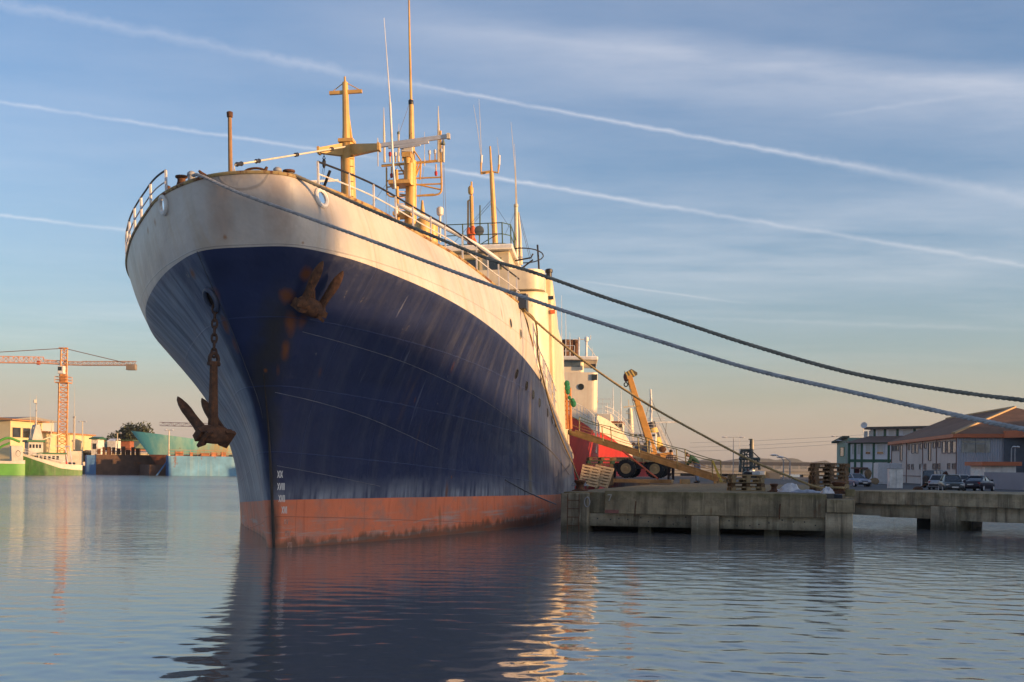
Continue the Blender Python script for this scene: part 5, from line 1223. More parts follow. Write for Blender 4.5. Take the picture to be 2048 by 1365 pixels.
for px in (1350,1410,1480,1560,1612,1680): x=W(px,945,YB).x-t.location.x; m=MB(); bx(m,x-1.2,x+1.2,-2,2,-1,z_[4]-.8); m.build('pier_column',brm,t)
m=MB(); x=W(1573,945,YB).x-t.location.x; bx(m,-90,x-8,3.5,5,-1,z_[4]); m.build('embankment',mat('pale embankment',(.16,.16,.14),.9,var=.3,scale=.2),t)
# ---------------------------------------------------------------- lamp posts
def lamp_post(label,P,h,arms,col=M['grey'],r=.09):
    t=T('lamp_post',label,'lamp post',P,0,None)
    m=MB(); m.path([(0,0,0),(0,0,h*.5),(0,0,h)],[r,r*.8,r*.6],8); m.lathe([(r*2,0),(r*1.6,.3),(r,.4)],(0,0,0),8); m.build('pole',col,t)
    for dx,dz in arms:
        m=MB(); m.path(crom([Vector((0,0,h)),Vector((dx*.5,0,h+dz*.8)),Vector((dx,0,h+dz))],4),r*.45,6); m.build('arm',col,t)
        m=MB(); m.ell((dx*1.2,0,h+dz),(abs(dx)*.3+.15,.18,.10),10,6); m.build('lamp_head',M['lgrey'],t)
    return t
for px,py,Y,ar,lab in ((1467,875,215,((-1.3,.0),(1.3,.0)),'tall double headed lamp post left of the far tug'),(1680,874,240,((-1.1,.1),(1.1,.1)),'tall double headed lamp post left of the white and green building'),(1567,921,120,((-.8,.5),),'short curved lamp post, left one of the pair before the bridge'),(1580,923,118,((-.8,.4),),'short curved lamp post, right one of the pair before the bridge'),(1693,888,190,((-1.0,.5),),'curved street lamp beside the green shed')):
    q=W(px,py,Y); lamp_post(lab,Vector((q.x,Y,.55)),q.z-.55,ar)
for px,lab in ((2023,'left street lamp of the pair before the orange fascia'),(2030,'right street lamp of the pair before the orange fascia')):
    q=W(px,897,128); lamp_post(lab,Vector((q.x,128,.55)),q.z-.55,((.25,.15),))
# power lines
m=MB()
for y0,y1 in ((880,873),(889,881),(897,888)):
    m.path([W(1380,y0+6,420),W(1500,y0+2.5,415),W(1690,y1,400),W(1900,y1-18,395)],.045,4)
tag(m.build('power_lines',M['grey']),'three thin power lines crossing the sky above the bridge','cables')
# ================================================================ buildings on the right
def face(P,Q,z0,z1,thick=.3):   # wall slab frame: returns function (u along, z) -> world and normal pointing to camera side
    d=(Q-P); d.z=0; L=d.length; d.normalize(); n=Vector((d.y,-d.x,0))
    return d,n,L
def windows(par,P,d,n,items,glassm,framem,off=.02):
    Minv=Matrix.Translation(par.location).inverted()
    for u0,u1,z0,z1,nm in items:
        c=P+d*((u0+u1)/2); c=Vector((c.x,c.y,(z0+z1)/2))-par.location
        Mx=Matrix((d,n,Vector((0,0,1)))).transposed()
        m=MB(); 
        w,h=u1-u0,z1-z0; fr=min(.09,w*.1)
        for s in (-1,1):
            m.box(c+d*(s*(w/2))+n*.05,(fr,.14,h+fr),M=Mx); m.box(c+n*.05+Vector((0,0,s*h/2)),(w-fr,.13,fr),M=Mx)
        o=m.build('window',framem,par)
        g=MB(); g.box(c+n*off,(w-fr,.03,h-fr),M=Mx); g.build('pane',glassm if nm!='b' else M['window'],o)
Yc=150
C0=W(1913,970,Yc); C0.z=.55; C1=W(1782,967,194); C1.z=.55; C2=W(2010,970,148.5); C2.z=.55
beige=mat('beige render',(.56,.47,.41),.85,var=.12,scale=.3,streak=.15)
corr=mat('grey corrugated cladding',(.38,.385,.425),.5,var=.08,scale=.4)
orangef=mat('orange fascia paint',(.48,.13,.045),.55,var=.12,scale=.6)
t=T('warehouse_building','beige and grey warehouse with orange fascia and big brown hipped roof','building',C0.copy())
d1,n1_,L1=face(C1,C0,0,0); d2,n2w,L2=face(C0,C2,0,0)
zE=W(1913,876,Yc).z; zE0=zE-.0
L2e=L2+14
bd=-n1_*1.0
foot=[C1,C0,C0+d2*L2e,C1+d2*L2e]
lo=t.location
def pr(poly,z0,z1,nm,m_,bev=0):
    m=MB(); m.prism([Vector((p.x,p.y,z0))-Vector((lo.x,lo.y,lo.z)) for p in poly],(0,0,z1-z0)); return m.build(nm,m_,t,bev=bev)
pr([C1,C0,C0+d2*.0+(-n1_)*.3,C1+(-n1_)*.3],.55,zE,'side_wall',beige)
# corrugated front
m=MB(); pts=[]; N=int(L2/.28)
for i in range(N*4+1):
    u=i*L2/(N*4); o=(0,.07,.07,0)[i%4]; pts.append(C0+d2*u+n2w*(o+.02))
m.loft([[Vector((p.x,p.y,z))-lo for p in pts] for z in (1.25,zE)],closed=False,cap=False); m.build('front_wall',corr,t,smooth=0)
pr([C0+n2w*.08,C0+d2*L2+n2w*.08,C0+d2*L2-n2w*.3,C0-n2w*.3],.55,1.248,'plinth',mat('pale plinth',(.36,.34,.33),.8))
pr([C0+n2w*.015,C0+d2*L2+n2w*.015,C0+d2*L2-n2w*12,C0-n2w*12],.56,zE-.02,'core_wall',corr)
# roof
zF=W(1913,868,Yc).z
ov=.5
E=[C1+n1_*ov-d1*ov,C0+n1_*ov+n2w*ov,C0+d2*L2e+n2w*ov,C1+d2*L2e-d1*ov]
m=MB(); m.prism([Vector((p.x,p.y,zE))-lo for p in E],(0,0,zF-zE)); m.build('fascia',orangef,t,bev=.04)
Ra=W(2029,815,158.5); Rb=W(1893,838,186)
rf=mat('brown tile roof',(.18,.092,.05),.9,var=.3,scale=.5,bump=.05,bscale=3)
E2=[Vector((p.x,p.y,zF+.004)) for p in (E[0]+d1*.3,E[1]-d1*.0,E[2],E[3])]
m=MB(); m.add([q-lo for q in E2+[Ra,Rb]],[(0,1,4,5),(1,2,4),(2,3,5,4),(3,0,5)]); rfo=m.build('roof',rf,t,smooth=0)
m=MB(); m.bar(E2[1]-lo+Vector((0,0,.05)),Ra-lo+Vector((0,0,.05)),.5,.22); m.bar(Ra-lo+Vector((0,0,.05)),Rb-lo+Vector((0,0,.05)),.35,.2); m.build('ridge_cap',mat('sunlit ridge tile',(.42,.27,.12),.6),rfo)  # sunlight on hip and ridge is put into the cap colour
u1=lambda px: ((lambda dd,tt:(dd*tt-C1).dot(d1))(ray(px,940),C1.dot(n1_)/ray(px,940).dot(n1_)))
z1=lambda px,py: (lambda dd,tt: CH+(dd*tt).z)(ray(px,py),C1.dot(n1_)/ray(px,py).dot(n1_))
gl=glass('grey window glass',(.10,.11,.12),.08)
c8=lambda x:1640+x*.2345
its=[]
for x0,x1,y0,y1 in ((620,645,480,522),(650,672,478,520),(684,702,474,606),(752,766,468,512),(784,803,465,540),(817,837,462,540),(854,872,458,505),(890,906,455,500),(926,947,452,603),(965,984,448,496),(1006,1025,445,492),
   (1042,1071,442,540),(1084,1116,440,540),(1128,1164,436,538),(651,671,636,678),(752,766,636,678),(784,800,636,678),(852,872,634,678),(890,906,632,677),(965,984,630,675),(1006,1026,630,675),(1090,1110,628,674),(1132,1154,628,674)):
    pa_,pb_=c8(x0),c8(x1); pm_=(pa_+pb_)/2
    its.append((u1(pa_),u1(pb_),z1(pm_,780+y1*.2345),z1(pm_,780+y0*.2345),'g'))
windows(t,C1,d1,n1_,its,gl,mat('brown grey frame',(.20,.16,.15),.7))
m=MB()
for x in (740,877,995,1165,612): u=u1(c8(x)); p=C1+d1*u+n1_*.06-lo; m.tube((p.x,p.y,0),(p.x,p.y,zE-lo.z),.07,n=6)
p,q=C1+n1_*.03-lo,C0+n1_*.03-lo; zr3=z1(1850,953)-lo.z; m.bar((p.x,p.y,zr3),(q.x,q.y,zr3),.08,.12); m.build('drain_pipes',mat('dull red brown pipe',(.20,.11,.09),.7),t)
u2=lambda px: ((lambda dd,tt:(dd*tt-C0).dot(d2))(ray(px,940),C0.dot(n2w)/ray(px,940).dot(n2w)))
z2=lambda px,py: (lambda dd,tt: CH+(dd*tt).z)(ray(px,py),C0.dot(n2w)/ray(px,py).dot(n2w))
lg=glass('pale reflecting glass',(.22,.24,.23),.05)
xs_=[1203,1233,1323,1405,1448]
for a,b in zip(xs_,xs_[1:]):
    for y0,y1 in ((432,458),(462,536)): windows(t,C0,d2,n2w,[(u2(c8(a)),u2(c8(b)),z2(c8(1320),780+y1*.2345),z2(c8(1320),780+y0*.2345),'g')],lg,M['grey'],.10)
windows(t,C0,d2,n2w,[(u2(c8(1322+28*k)),u2(c8(1348+28*k)),z2(1955,940.5),z2(1955,930),'b') for k in range(3)],gl,M['grey'],.10)
# orange and glass extension at the right edge
C3=C0+d2*(u2(2008)-.1)+n2w*.5
pr([C3,C3+d2*16,C3+d2*16-n2w*8,C3-n2w*8],.56,zE-.01,'annex',mat('dark blue cladding',(.075,.085,.11),.5))
C4=C3+d2*3.6+n2w*3
pr([C4,C4+d2*12,C4+d2*12-n2w*6,C4-n2w*6],.56,zE-.4,'annex',mat('pale grey panel',(.35,.36,.36),.5))
pr([C3+n2w*.2,C3+n2w*3.4+d2*3.3,C4+n2w*.3+d2*13,C4+d2*13-n2w*4,C3-n2w*3],zE+.004,W(2020,861,146).z,'orange_band',orangef)
windows(t,C4,d2,n2w,[(.2+1.6*k,1.6+1.6*k,z0,z0+2.2,'g') for k in range(4) for z0 in (2.4,4.7)],lg,M['grey'],.05)
# white and green building
gp=mat('green trim paint',(.025,.10,.055),.6,var=.15); wp=mat('white render',(.66,.66,.69),.85,var=.1,scale=.3,streak=.15); brn=mat('brown skirt roof',(.16,.10,.075),.85,var=.2,scale=.5)
D0=W(1697,966,212); D0.z=.55; D1=W(1800,966,205); D1.z=.55
t=T('corner_building','two storey white building with green trim, brown skirt roof and a satellite dish','building',D0.copy()); lo=t.location
d3,n3_,L3=face(D0,D1,0,0); L3e=L3+10
zW=lambda py,px=1750: (lambda tt: CH+(ray(px,py)*tt).z)(D0.dot(n3_)/ray(px,py).dot(n3_))
uW=lambda px: (ray(px,940)*(D0.dot(n3_)/ray(px,940).dot(n3_))-D0).dot(d3)
eave=zW(884); 
pr([D0,D0+d3*L3e,D0+d3*L3e-n3_*9,D0-n3_*9],.55,eave,'wall',wp)
uu=uW(1722); Uq=D0+d3*uu-n3_*3
zU0,zU1=eave+1.1,zW(858)
pr([Uq,Uq+d3*(L3e-uu+6),Uq+d3*(L3e-uu+6)-n3_*6,Uq-n3_*6],eave-.2,zU1,'upper_wall',wp)
m=MB(); a=[D0-d3*.6+n3_*.8,D0+d3*L3e+n3_*.8,D0+d3*L3e-n3_*3.0,Uq-n3_*.0-d3*.1,D0-d3*.6-n3_*9,Uq-n3_*6-d3*.1]
v=[Vector((a[0].x,a[0].y,eave-.15))-lo,Vector((a[1].x,a[1].y,eave-.15))-lo,Vector((a[2].x,a[2].y,zU0))-lo,Vector((a[3].x,a[3].y,zU0))-lo,Vector((a[4].x,a[4].y,eave-.15))-lo,Vector((a[5].x,a[5].y,zU0))-lo]
m.add(v,[(0,1,2,3),(4,0,3,5)]); m.build('skirt_roof',brn,t,smooth=0)
r0=Uq-d3*.9+n3_*.7; r1=Uq+d3*(L3e-uu+6)+n3_*.7
pr([r0,r1,r1-n3_*8,r0-n3_*8],zU1+.003,zU1+.45,'roof',mat('dark flat roof',(.07,.065,.06),.9))
m=MB()
for px in (1699,1711,1724,1748,1778):
    p=D0+d3*uW(px)+n3_*.05-lo; m.box((p.x,p.y,(eave-.55)/2),(.5,.14,eave-.55-.1))
p=D0+d3*L3e/2+n3_*.04-lo; m.box((p.x,p.y,zW(922)-lo.z),(L3e,.16,.5),rz=math.atan2(d3.y,d3.x)); m.box((p.x,p.y,zW(885.5)-lo.z),(L3e,.17,.4),rz=math.atan2(d3.y,d3.x))
for px in (1750,1771,1796,1830): p=Uq+d3*((ray(px,860)*(Uq.dot(n3_)/ray(px,860).dot(n3_))-Uq).dot(d3))+n3_*.05-lo; m.box((p.x,p.y,(zU1+eave)/2-lo.z),(.5,.16,zU1-eave))
m.build('green_trim',gp,t)
shut=mat('pale roller shutter',(.46,.45,.42),.7,var=.05)
wi=[(uW(a),uW(b),zW(y1),zW(y0),k) for a,b,y0,y1,k in ((1704,1708,891,909,'g'),(1714.5,1721,890,909,'g'),(1731,1741,889,903,'g'),(1731,1741,903.5,909,'b'),(1754,1767.5,889,903,'g'),(1754,1767.5,903.5,909,'b'),(1731,1741,937,954,'g'),(1754,1768,937,954,'g'))]
windows(t,D0,d3,n3_,wi,shut,wp,.05)
zq=lambda px,py:(lambda tt: CH+(ray(px,py)*tt).z)(Uq.dot(n3_)/ray(px,py).dot(n3_)); uq=lambda px:(ray(px,860)*(Uq.dot(n3_)/ray(px,860).dot(n3_))-Uq).dot(d3)
windows(t,Uq,d3,n3_,[(uq(a),uq(b),zq(1750,y1),zq(1750,y0),'g') for a,b,y0,y1 in ((1729,1735,863,875),(1739,1747,862,874),(1755,1766,861,873),(1777,1791,860,873),(1806,1823,860,872))],shut,wp,.05)
m=MB(); q=W(1728,851,207)-lo; Mx=Vector((-.5,-1,.35)).to_track_quat('Z','Y').to_matrix(); m.lathe([(.02,-.16),(.3,-.1),(.55,.03),(.56,.05),(.3,-.06),(.02,-.12)],q,18,Mx); m.tube(q-Vector((0,-.3,.1)),q-Vector((0,-.3,1.3)),.07,n=6); m.build('satellite_dish',M['lgrey'],t)
m=MB(); p=D0+d3*uW(1717)+n3_*.06-lo; m.box((p.x,p.y,zW(951)-lo.z),(1.2,.12,2.3)); m.build('door',mat('dark red door',(.16,.03,.025),.6),t)
m=MB(); m.box((p.x,p.y-.7,zW(937)-lo.z),(2.6,1.6,.3)); m.build('door_canopy',brn,t,bev=.05)
# green shed left of it
t=T('green_shed','green clad shed with low sloping roof at the left end of the white building','shed',W(1673,966,225)); t.location.z=.55; lo=t.location
S0_=Vector((lo.x,lo.y,.55)); S1_=D0+Vector((.2,1.5,0))
d4,n4,L4=face(S0_,S1_,0,0)
zsA=W(1673,887,225).z; zsB=W(1697,876,214).z
m=MB(); v=[S0_,S1_,S1_-n4*10,S0_-n4*10]
m.add([q-lo for q in v]+[Vector((q.x,q.y,z))-lo for q,z in zip(v,(zsA,zsB,zsB,zsA))],[(0,1,5,4),(1,2,6,5),(2,3,7,6),(3,0,4,7),(4,5,6,7)]); m.build('wall',mat('green cladding',(.17,.27,.22),.6,var=.12,scale=.5),t,smooth=0)
m=MB(); a,b=Vector((S0_.x,S0_.y,zsA+.15))-lo-d4*.8,Vector((S1_.x,S1_.y,zsB+.15))-lo; m.bar(a+n4*.3,b+n4*.3,1.2,.35); m.build('roof_edge',mat('dull green roof',(.05,.07,.05),.8),t)
windows(t,S0_,d4,n4,[(L4*.35,L4*.7,5.0,6.6,'b')],gl,M['greenrail'],.05)
# low white wall with orange coping, gate post
t=T('white_wall','low pale boundary wall with a small orange roofed white kiosk behind the parked coupe','wall',W(1968,972,121)); t.location.z=.55; lo=t.location
a=Vector((lo.x,lo.y,.55)); b=W(2140,972,112); b.z=.55; d5,n5,L5=face(a,b,0,0); zw=W(1990,945,119).z
pr([a,b,b-n5*.3,a-n5*.3],.55,zw,'wall',mat('lilac grey render',(.30,.29,.31),.85,var=.12,scale=.5,streak=.2,stcol=(.16,.15,.15)))
k0=W(1970,940,127); k1=W(2032,940,125); k0.z=k1.z=.55; zk0=W(2000,932,126).z
pr([k0,k1,k1+Vector((0,4,0)),k0+Vector((0,4,0))],.55,zk0,'kiosk',M['white'])
pr([k0+Vector((-.5,-.5,0)),k1+Vector((.4,-.5,0)),k1+Vector((.4,4.4,0)),k0+Vector((-.5,4.4,0))],zk0+.003,zk0+.42,'kiosk_roof',orangef)
m=MB(); g=W(1951,960,116); m.box(Vector((g.x,116,.55+.9))-lo+Vector((0,0,-0.0)),(.45,.45,2.0)); m.build('gate_post',M['white'],t)
# ---------------------------------------------------------------- yard furniture
P=W(1790,965,118); t=T('utility_cabinet','tall white utility cabinet standing at the edge of the yard','cabinet',Vector((P.x,118,.55)))
m=MB(); m.box((0,0,.95),(1.33,.7,1.9)); m.build('body',M['white'],t,bev=.03)
m=MB(); m.box((0,-.36,.92),(.03,.02,1.75)); m.box((0,0,1.94),(1.42,.8,.06)); m.build('door_seam',M['grey'],t)
P=W(1775,962,160); t=T('container_box','grey white box standing behind the utility cabinet','container',Vector((P.x,160,.55)))
m=MB(); m.box((0,0,1.5),(3.2,2,2.6)); m.box((0,0,.1),(3.2,2,.2)); m.build('body',M['lgrey'],t,bev=.05); m=MB(); m.box((.0,-1.01,1.5),(.05,.03,2.4)); m.build('door_seam',M['grey'],t)
P=W(1843,978,104); t=T('sign_post','thin pale post with narrow top beside the cabinet','post',Vector((P.x,104,.55))); m=MB(); m.tube((0,0,0),(0,0,2.1),.06,n=8); m.build('pole',M['lgrey'],t); m=MB(); m.box((0,0,2.05),(.14,.06,.5)); m.build('sign_plate',M['grey'],t)
m=MB(); P=W(1836,977,100); m.ell((P.x,100,.7),(.45,.3,.28),10,6); m.bar((P.x-.2,100,.7),(P.x+.6,99.8,1.15),.15,.1); tag(m.build('rusty_fender',M['rustm']),'rusty scrap lump lying beside the thin post','scrap')
# bronze ship propeller shown on a stand
P=W(1734,968,128); t=T('ship_propeller','old bronze ship propeller standing on edge before the white building','propeller',Vector((P.x,128,.55))); t.scale=(.56,.56,.56)
bz_=mat('old bronze',(.18,.12,.06),.6,metal=.3,var=.4,scale=2)
c=Vector((.15,0,1.15)); m=MB(); m.lathe([(.12,-.5),(.34,-.4),(.38,.3),(.15,.6)],c,14,Matrix.Rotation(R(90),3,'X')); hb_=m.build('hub',bz_,t)
for a in (88,178,268,358):
    m=MB(); rg=[]
    for r_,w in ((.3,.22),(.8,.55),(1.4,.72),(1.9,.55),(2.15,.2)):
        tw=R(35-r_*10); cc=c+Vector((math.cos(R(a))*r_,0,math.sin(R(a))*r_)); s=Vector((-math.sin(R(a)),0,math.cos(R(a))))*math.cos(tw)+Vector((0,1,0))*math.sin(tw); nn_=s.cross(Vector((math.cos(R(a)),0,math.sin(R(a)))))
        rg.append([cc+s*w*math.cos(q)+nn_*.07*math.sin(q) for q in [2*math.pi*i/10 for i in range(10)]])
    if a!=268: m.loft(rg); m.build('blade',bz_,t)
m=MB(); m.box((.15,0,.3),(1.2,1.0,.6)); m.build('stand',M['conc'],t)
# ---------------------------------------------------------------- cars
def car(label,P,rz,col,kind='hatch'):
    t=T('parked_car',label,'car',P,rz,'cars parked in the yard')
    paint=mat('car paint %s'%str(col),col,.28,var=.08,scale=1); tr=M['black']
    L,Wd,H={'hatch':(3.9,1.66,1.42),'coupe':(4.4,1.74,1.36),'suv':(4.3,1.78,1.82),'van':(4.6,1.8,1.85),'sedan':(4.3,1.7,1.42)}[kind]
    hw=Wd/2; belt={'suv':1.12,'van':1.15}.get(kind,.92); hood={'suv':1.05,'van':1.05}.get(kind,.84)
    f,r=L/2,-L/2
    # lower body stations: x, bottom, top, half width
    st=[(f,.32,hood-.28,hw*.80),(f-.12,.24,hood-.10,hw*.92),(f-.6,.22,hood-.01,hw*.98),(f-1.05,.22,hood+.05,hw),(.2,.22,belt,hw),(-.9,.22,belt+.02,hw),(r+.35,.24,belt+.02,hw*.98),(r+.08,.28,belt-.04,hw*.92),(r,.36,belt-.18,hw*.84)]
    def ring(x,zb,zt,w): 
        c=.10
        return [Vector((x,y,z)) for y,z in ((-w+.08,zb),(w-.08,zb),(w,zb+.12),(w*1.0,zt-.22),(w-.03,zt-.08),(w-.13,zt),(-w+.13,zt),(-w+.03,zt-.08),(-w,zt-.22),(-w,zb+.12))]
    m=MB(); m.loft([ring(*s) for s in st]); bo=m.build('body',paint,t,smooth=50,bev=.02)
    fx0={'hatch':f-1.0,'coupe':f-1.25,'suv':f-1.2,'van':f-.6,'sedan':f-1.2}[kind]; fx1=fx0-(.75 if kind!='suv' else .45)
    rx0={'hatch':r+.10,'coupe':r+.55,'suv':r+.06,'van':r+.06,'sedan':r+.7}[kind]; rx1=rx0+{'hatch':.45,'coupe':1.0,'suv':.15,'van':.12,'sedan':.6}[kind]
    wi=hw-.12; wt=hw-.28
    lo_=[Vector((fx0,wi*.9,belt-.02)),Vector((fx0-.3,wi,belt-.02)),Vector((rx0+.2,wi,belt-.02)),Vector((rx0,wi*.9,belt-.02))]; hi_=[Vector((fx1,wt*.92,H-.06)),Vector((fx1-.2,wt,H-.05)),Vector((rx1+.2,wt,H-.05)),Vector((rx1,wt*.92,H-.08))]
    mir=lambda l:[Vector((v.x,-v.y,v.z)) for v in l[::-1]]
    m=MB(); m.loft([lo_+mir(lo_),hi_+mir(hi_)]); m.build('windows',M['window'],t,smooth=30)
    m=MB(); g=lambda v:Vector((v.x,v.y,v.z+.0)); rr=[Vector((v.x*1.0,v.y*1.01,v.z)) for v in hi_]
    m.loft([[v+Vector((0,0,-.01)) for v in rr+mir(rr)],[Vector((v.x*.97,v.y*.93,H)) for v in rr+mir(rr)]]); 
    for s in (1,-1):
        S=lambda v:Vector((v.x,v.y*s*1.012,v.z))
        for a,b in ((lo_[0],hi_[0]),(lo_[3],hi_[3])): m.bar(S(a),S(b),.09,.07,up=(0,1,0))
        mid=lambda l:l[1].lerp(l[2],.52); m.bar(S(mid(lo_)),S(mid(hi_)),.09,.04,up=(0,1,0))
        if kind in('suv','van','hatch'): q=lambda l:l[1].lerp(l[2],.86); m.bar(S(q(lo_)),S(q(hi_)),.16,.04,up=(0,1,0))
    m.build('roof_pillars',paint,t,smooth=40)
    R_={'suv':.35,'van':.32}.get(kind,.29)
    for x in (f-.78,r+.75):
        for s in (1,-1):
            m=MB(); m.lathe([(R_*.6,-.10),(R_,-.09),(R_,.09),(R_*.6,.10)],(x,s*(hw-.09),R_),20,Matrix.Rotation(R(90),3,'X')); wo=m.build('wheel',M['rubber'],t)
            m=MB(); m.lathe([(.01,.075),(R_*.25,.105),(R_*.6,.09),(R_*.64,.105)],(x,s*(hw-.09),R_),16,Matrix.Rotation(R(-90*s),3,'X')); m.build('rim',M['lgrey'],wo)
    hl=mat('headlamp glass',(.55,.55,.55),.15); tl=mat('tail lamp red',(.30,.015,.012),.25)
    for s in (1,-1):
        m=MB(); m.box((f-.075,s*(hw*.66),hood-.22),(.10,.34,.13),rz=-s*.25); m.build('headlight',hl,t,bev=.02)
        m=MB(); m.box((r+.05,s*(hw*.74),belt-.20),(.10,.26,.16 if kind!='van' else .4),rz=s*.2); m.build('tail_light',tl,t,bev=.02)
        m=MB(); m.box((fx0-.28,s*(hw+.07),belt+.05),(.1,.2,.13)); m.build('mirror',tr,t,bev=.03)
    m=MB(); m.box((f-.0,0,.42),(.14,hw*1.72,.17)); m.box((r+.0,0,.46),(.14,hw*1.72,.17)); m.build('bumper',tr if kind!='coupe' else paint,t,bev=.05)
    m=MB(); m.box((f-.03,0,hood-.24),(.06,hw*.8,.10)); m.build('grille',tr,t)
    m=MB(); m.box((f+.075,0,.43),(.015,.5,.11)); m.box((r-.075,0,.60),(.015,.5,.11)); m.build('number_plate',mat('number plate',(.55,.55,.52),.4),t)
    if kind=='suv': m=MB(); m.lathe([(.1,-.09),(.33,-.09),(.35,0),(.33,.09),(.1,.09)],(r-.14,.1,.95),18,Matrix.Rotation(R(90),3,'Y')); m.build('spare_wheel',tr,t)
    return t
def cp(px,py,Y): q=W(px,py,Y); return Vector((q.x,Y,.55))
car('dark green-grey hatchback facing the water, nearest parked car',cp(1903,984,98),R(-102),(.055,.065,.060),'hatch')
car('dark plum coupe parked along the white wall',cp(1957,982,105),R(52),(.018,.012,.022),'coupe')
car('dark four wheel drive with spare wheel on its back',cp(1877,976,126),R(40),(.018,.028,.040),'suv')
car('silver hatchback squeezed between the four wheel drive and the nearest car',cp(1880,978,112),R(62),(.36,.38,.42),'hatch')
car('white hatchback half hidden behind the nearest parked car',cp(1930,977,122),R(-12),(.62,.62,.62),'hatch')
car('pale blue sedan parked before the white and green building',cp(1710,971,128),R(-78),(.20,.24,.32),'sedan')
# unseen blocks added right of the view, shaped to shade pier, yard and hull
def shade_block(label,y0,y1,h0,h1,mm):
    t=T('shade_building',label,'building',Vector((92,(y0+y1)/2,0))); a,b=y0-(y0+y1)/2,y1-(y0+y1)/2
    m=MB(); m.prism([Vector((0,a,-.5)),Vector((0,a,h0)),Vector((0,b,h1)),Vector((0,b,-.5))],(14,0,0)); m.build('wall',mm,t)
    m=MB(); m.prism([Vector((-.5,a,h0+.003)),Vector((-.5,a,h0+.3)),Vector((-.5,b,h1+.3)),Vector((-.5,b,h1+.003))],(15,0,0)); m.build('roof',rf,t,smooth=0)
shade_block('tallest unseen beige block, added to shade the bow',-34,SHADEY,20.5,20.5,beige)
shade_block('unseen grey block with sloping roof, added to shade the port hull',SHADEY+.05,12,17.9,13.2,corr)
shade_block('long low unseen grey block, added to shade the pier and yard',12.05,60,11.6,11.6,corr)
shade_block('tall unseen beige block, added to shade the red trawler hull',60.05,69.5,16.6,16.6,beige)
shade_block('added unseen grey block, kept low to let sun reach the crane boom',69.55,76.95,11.6,11.6,corr)
shade_block('tall unseen beige block, added to shade the red trawler bridge',77,97,16.6,16.6,beige)
shade_block('farthest low unseen grey block, added to shade the far yard',97.05,150,11.6,11.6,corr)
# ================================================================ far shore on the left
slab('far_shore',[(-260,236),(-72,236),(-52,262),(-10,262),(0,300),(0,420),(-260,420)],-1.5,1.6,mat('shore ground',(.13,.10,.07),.95,var=.4,scale=.2))
rub=MB()
for i in range(260):
    x=-64+rnd.random()*22; rub.ell((x+(-3 if i%2 else 0),233+rnd.random()*2.2,rnd.random()*1.7),(.5+.5*rnd.random(),.5,.4+.3*rnd.random()),6,4)
tag(rub.build('riprap',mat('dark shore rocks',(.07,.06,.05),.95,var=.5,scale=.8),smooth=0),'dark rock bank at the water beside the floating dock','rocks',kind='stuff')
ylw=mat('pale yellow render',(.62,.52,.30),.85,var=.08,scale=.2); orr=mat('orange tile roof',(.40,.20,.09),.9,var=.2,scale=.5,bump=.05,bscale=2)
def house(name,label,px0,px1,pyt,Y0,Y1,dep,roofh,wallm,roofm=orr,wins=(),grid=False,over=.6,z0=1.6,slope=0,cat='building'):
    """block whose broad face runs from px0 to px1 (depths Y0,Y1), eaves at pyt"""
    a,b=W(px0,940,Y0),W(px1,940,Y1); a.z=b.z=z0
    t=T(name,label,cat,a.copy()); lo=t.location; d,n,L=face(a,b,0,0); ze=W(px0,pyt,Y0).z
    def P(poly,za,zb,nm,mm): 
        m=MB(); m.prism([Vector((p.x,p.y,za))-lo for p in poly],(0,0,zb-za)); return m.build(nm,mm,t)
    P([a,b,b-n*dep,a-n*dep],z0,ze,'wall',wallm)
    o=[a-d*over+n*over,b+d*over+n*over,b+d*over-n*(dep+over),a-d*over-n*(dep+over)]
    m=MB(); v=[Vector((p.x,p.y,ze+.003))-lo for p in o]; r0=(o[0]+o[3])/2; r1=(o[1]+o[2])/2; 
    v2=[q+Vector((0,0,.25)) for q in v]; rr=[Vector((r0.x,r0.y,ze+roofh))-lo,Vector((r1.x,r1.y,ze+roofh))-lo]
    m.add(v+v2+rr,[(3,2,1,0),(0,1,5,4),(2,3,7,6),(4,5,9,8),(6,7,8,9),(1,2,6,9,5),(3,0,4,8,7)]); m.build('roof',roofm,t,smooth=0)
    if wins: windows(t,a,d,n,[(L*u0,L*u1,z0+(ze-z0)*w0,z0+(ze-z0)*w1,'b') for u0,u1,w0,w1 in wins],M['window'],wallm,.04)
    if grid:
        m=MB()
        for k in range(grid[0]+1): p=a+d*L*k/grid[0]+n*.06-lo; m.box((p.x,p.y,(ze-z0)/2),(.35,.2,ze-z0-.02),rz=math.atan2(d.y,d.x))
        for k in range(1,grid[1]): p=a+d*L/2+n*.06-lo; m.box((p.x,p.y,(ze-z0)*k/grid[1]),(L-.02,.18,.3),rz=math.atan2(d.y,d.x))
        m.build('pilasters',wallm,t)
    return t
greyw=mat('grey shade side render',(.42,.42,.43),.85,var=.08,scale=.2)  # shade of the office block's left side is put into this grey
house('shed','long pale yellow shed with orange roof edge behind the tower crane',92,184,866,247,270,12,.7,ylw,grid=(5,2))
house('office_block','tall pale yellow office block with two dark window bays behind the green trawler',20,84,841,238,250,8,.7,ylw,wins=((.04,.30,.62,.85),(.36,.62,.62,.85),(.70,.96,.62,.85)),over=1.0)
house('office_shade_side','grey block painted as the shaded side of the office, at the left edge',-70,19,842,262,256,12,1.0,greyw,roofm=mat('grey sheet roof',(.22,.21,.20),.7))
house('low_shed','long low shed with pale roof behind the floating dock',186,300,906,262,270,6,.6,mat('mixed pale wall',(.40,.36,.28),.8),roofm=mat('pale sheet roof',(.36,.35,.34),.7))
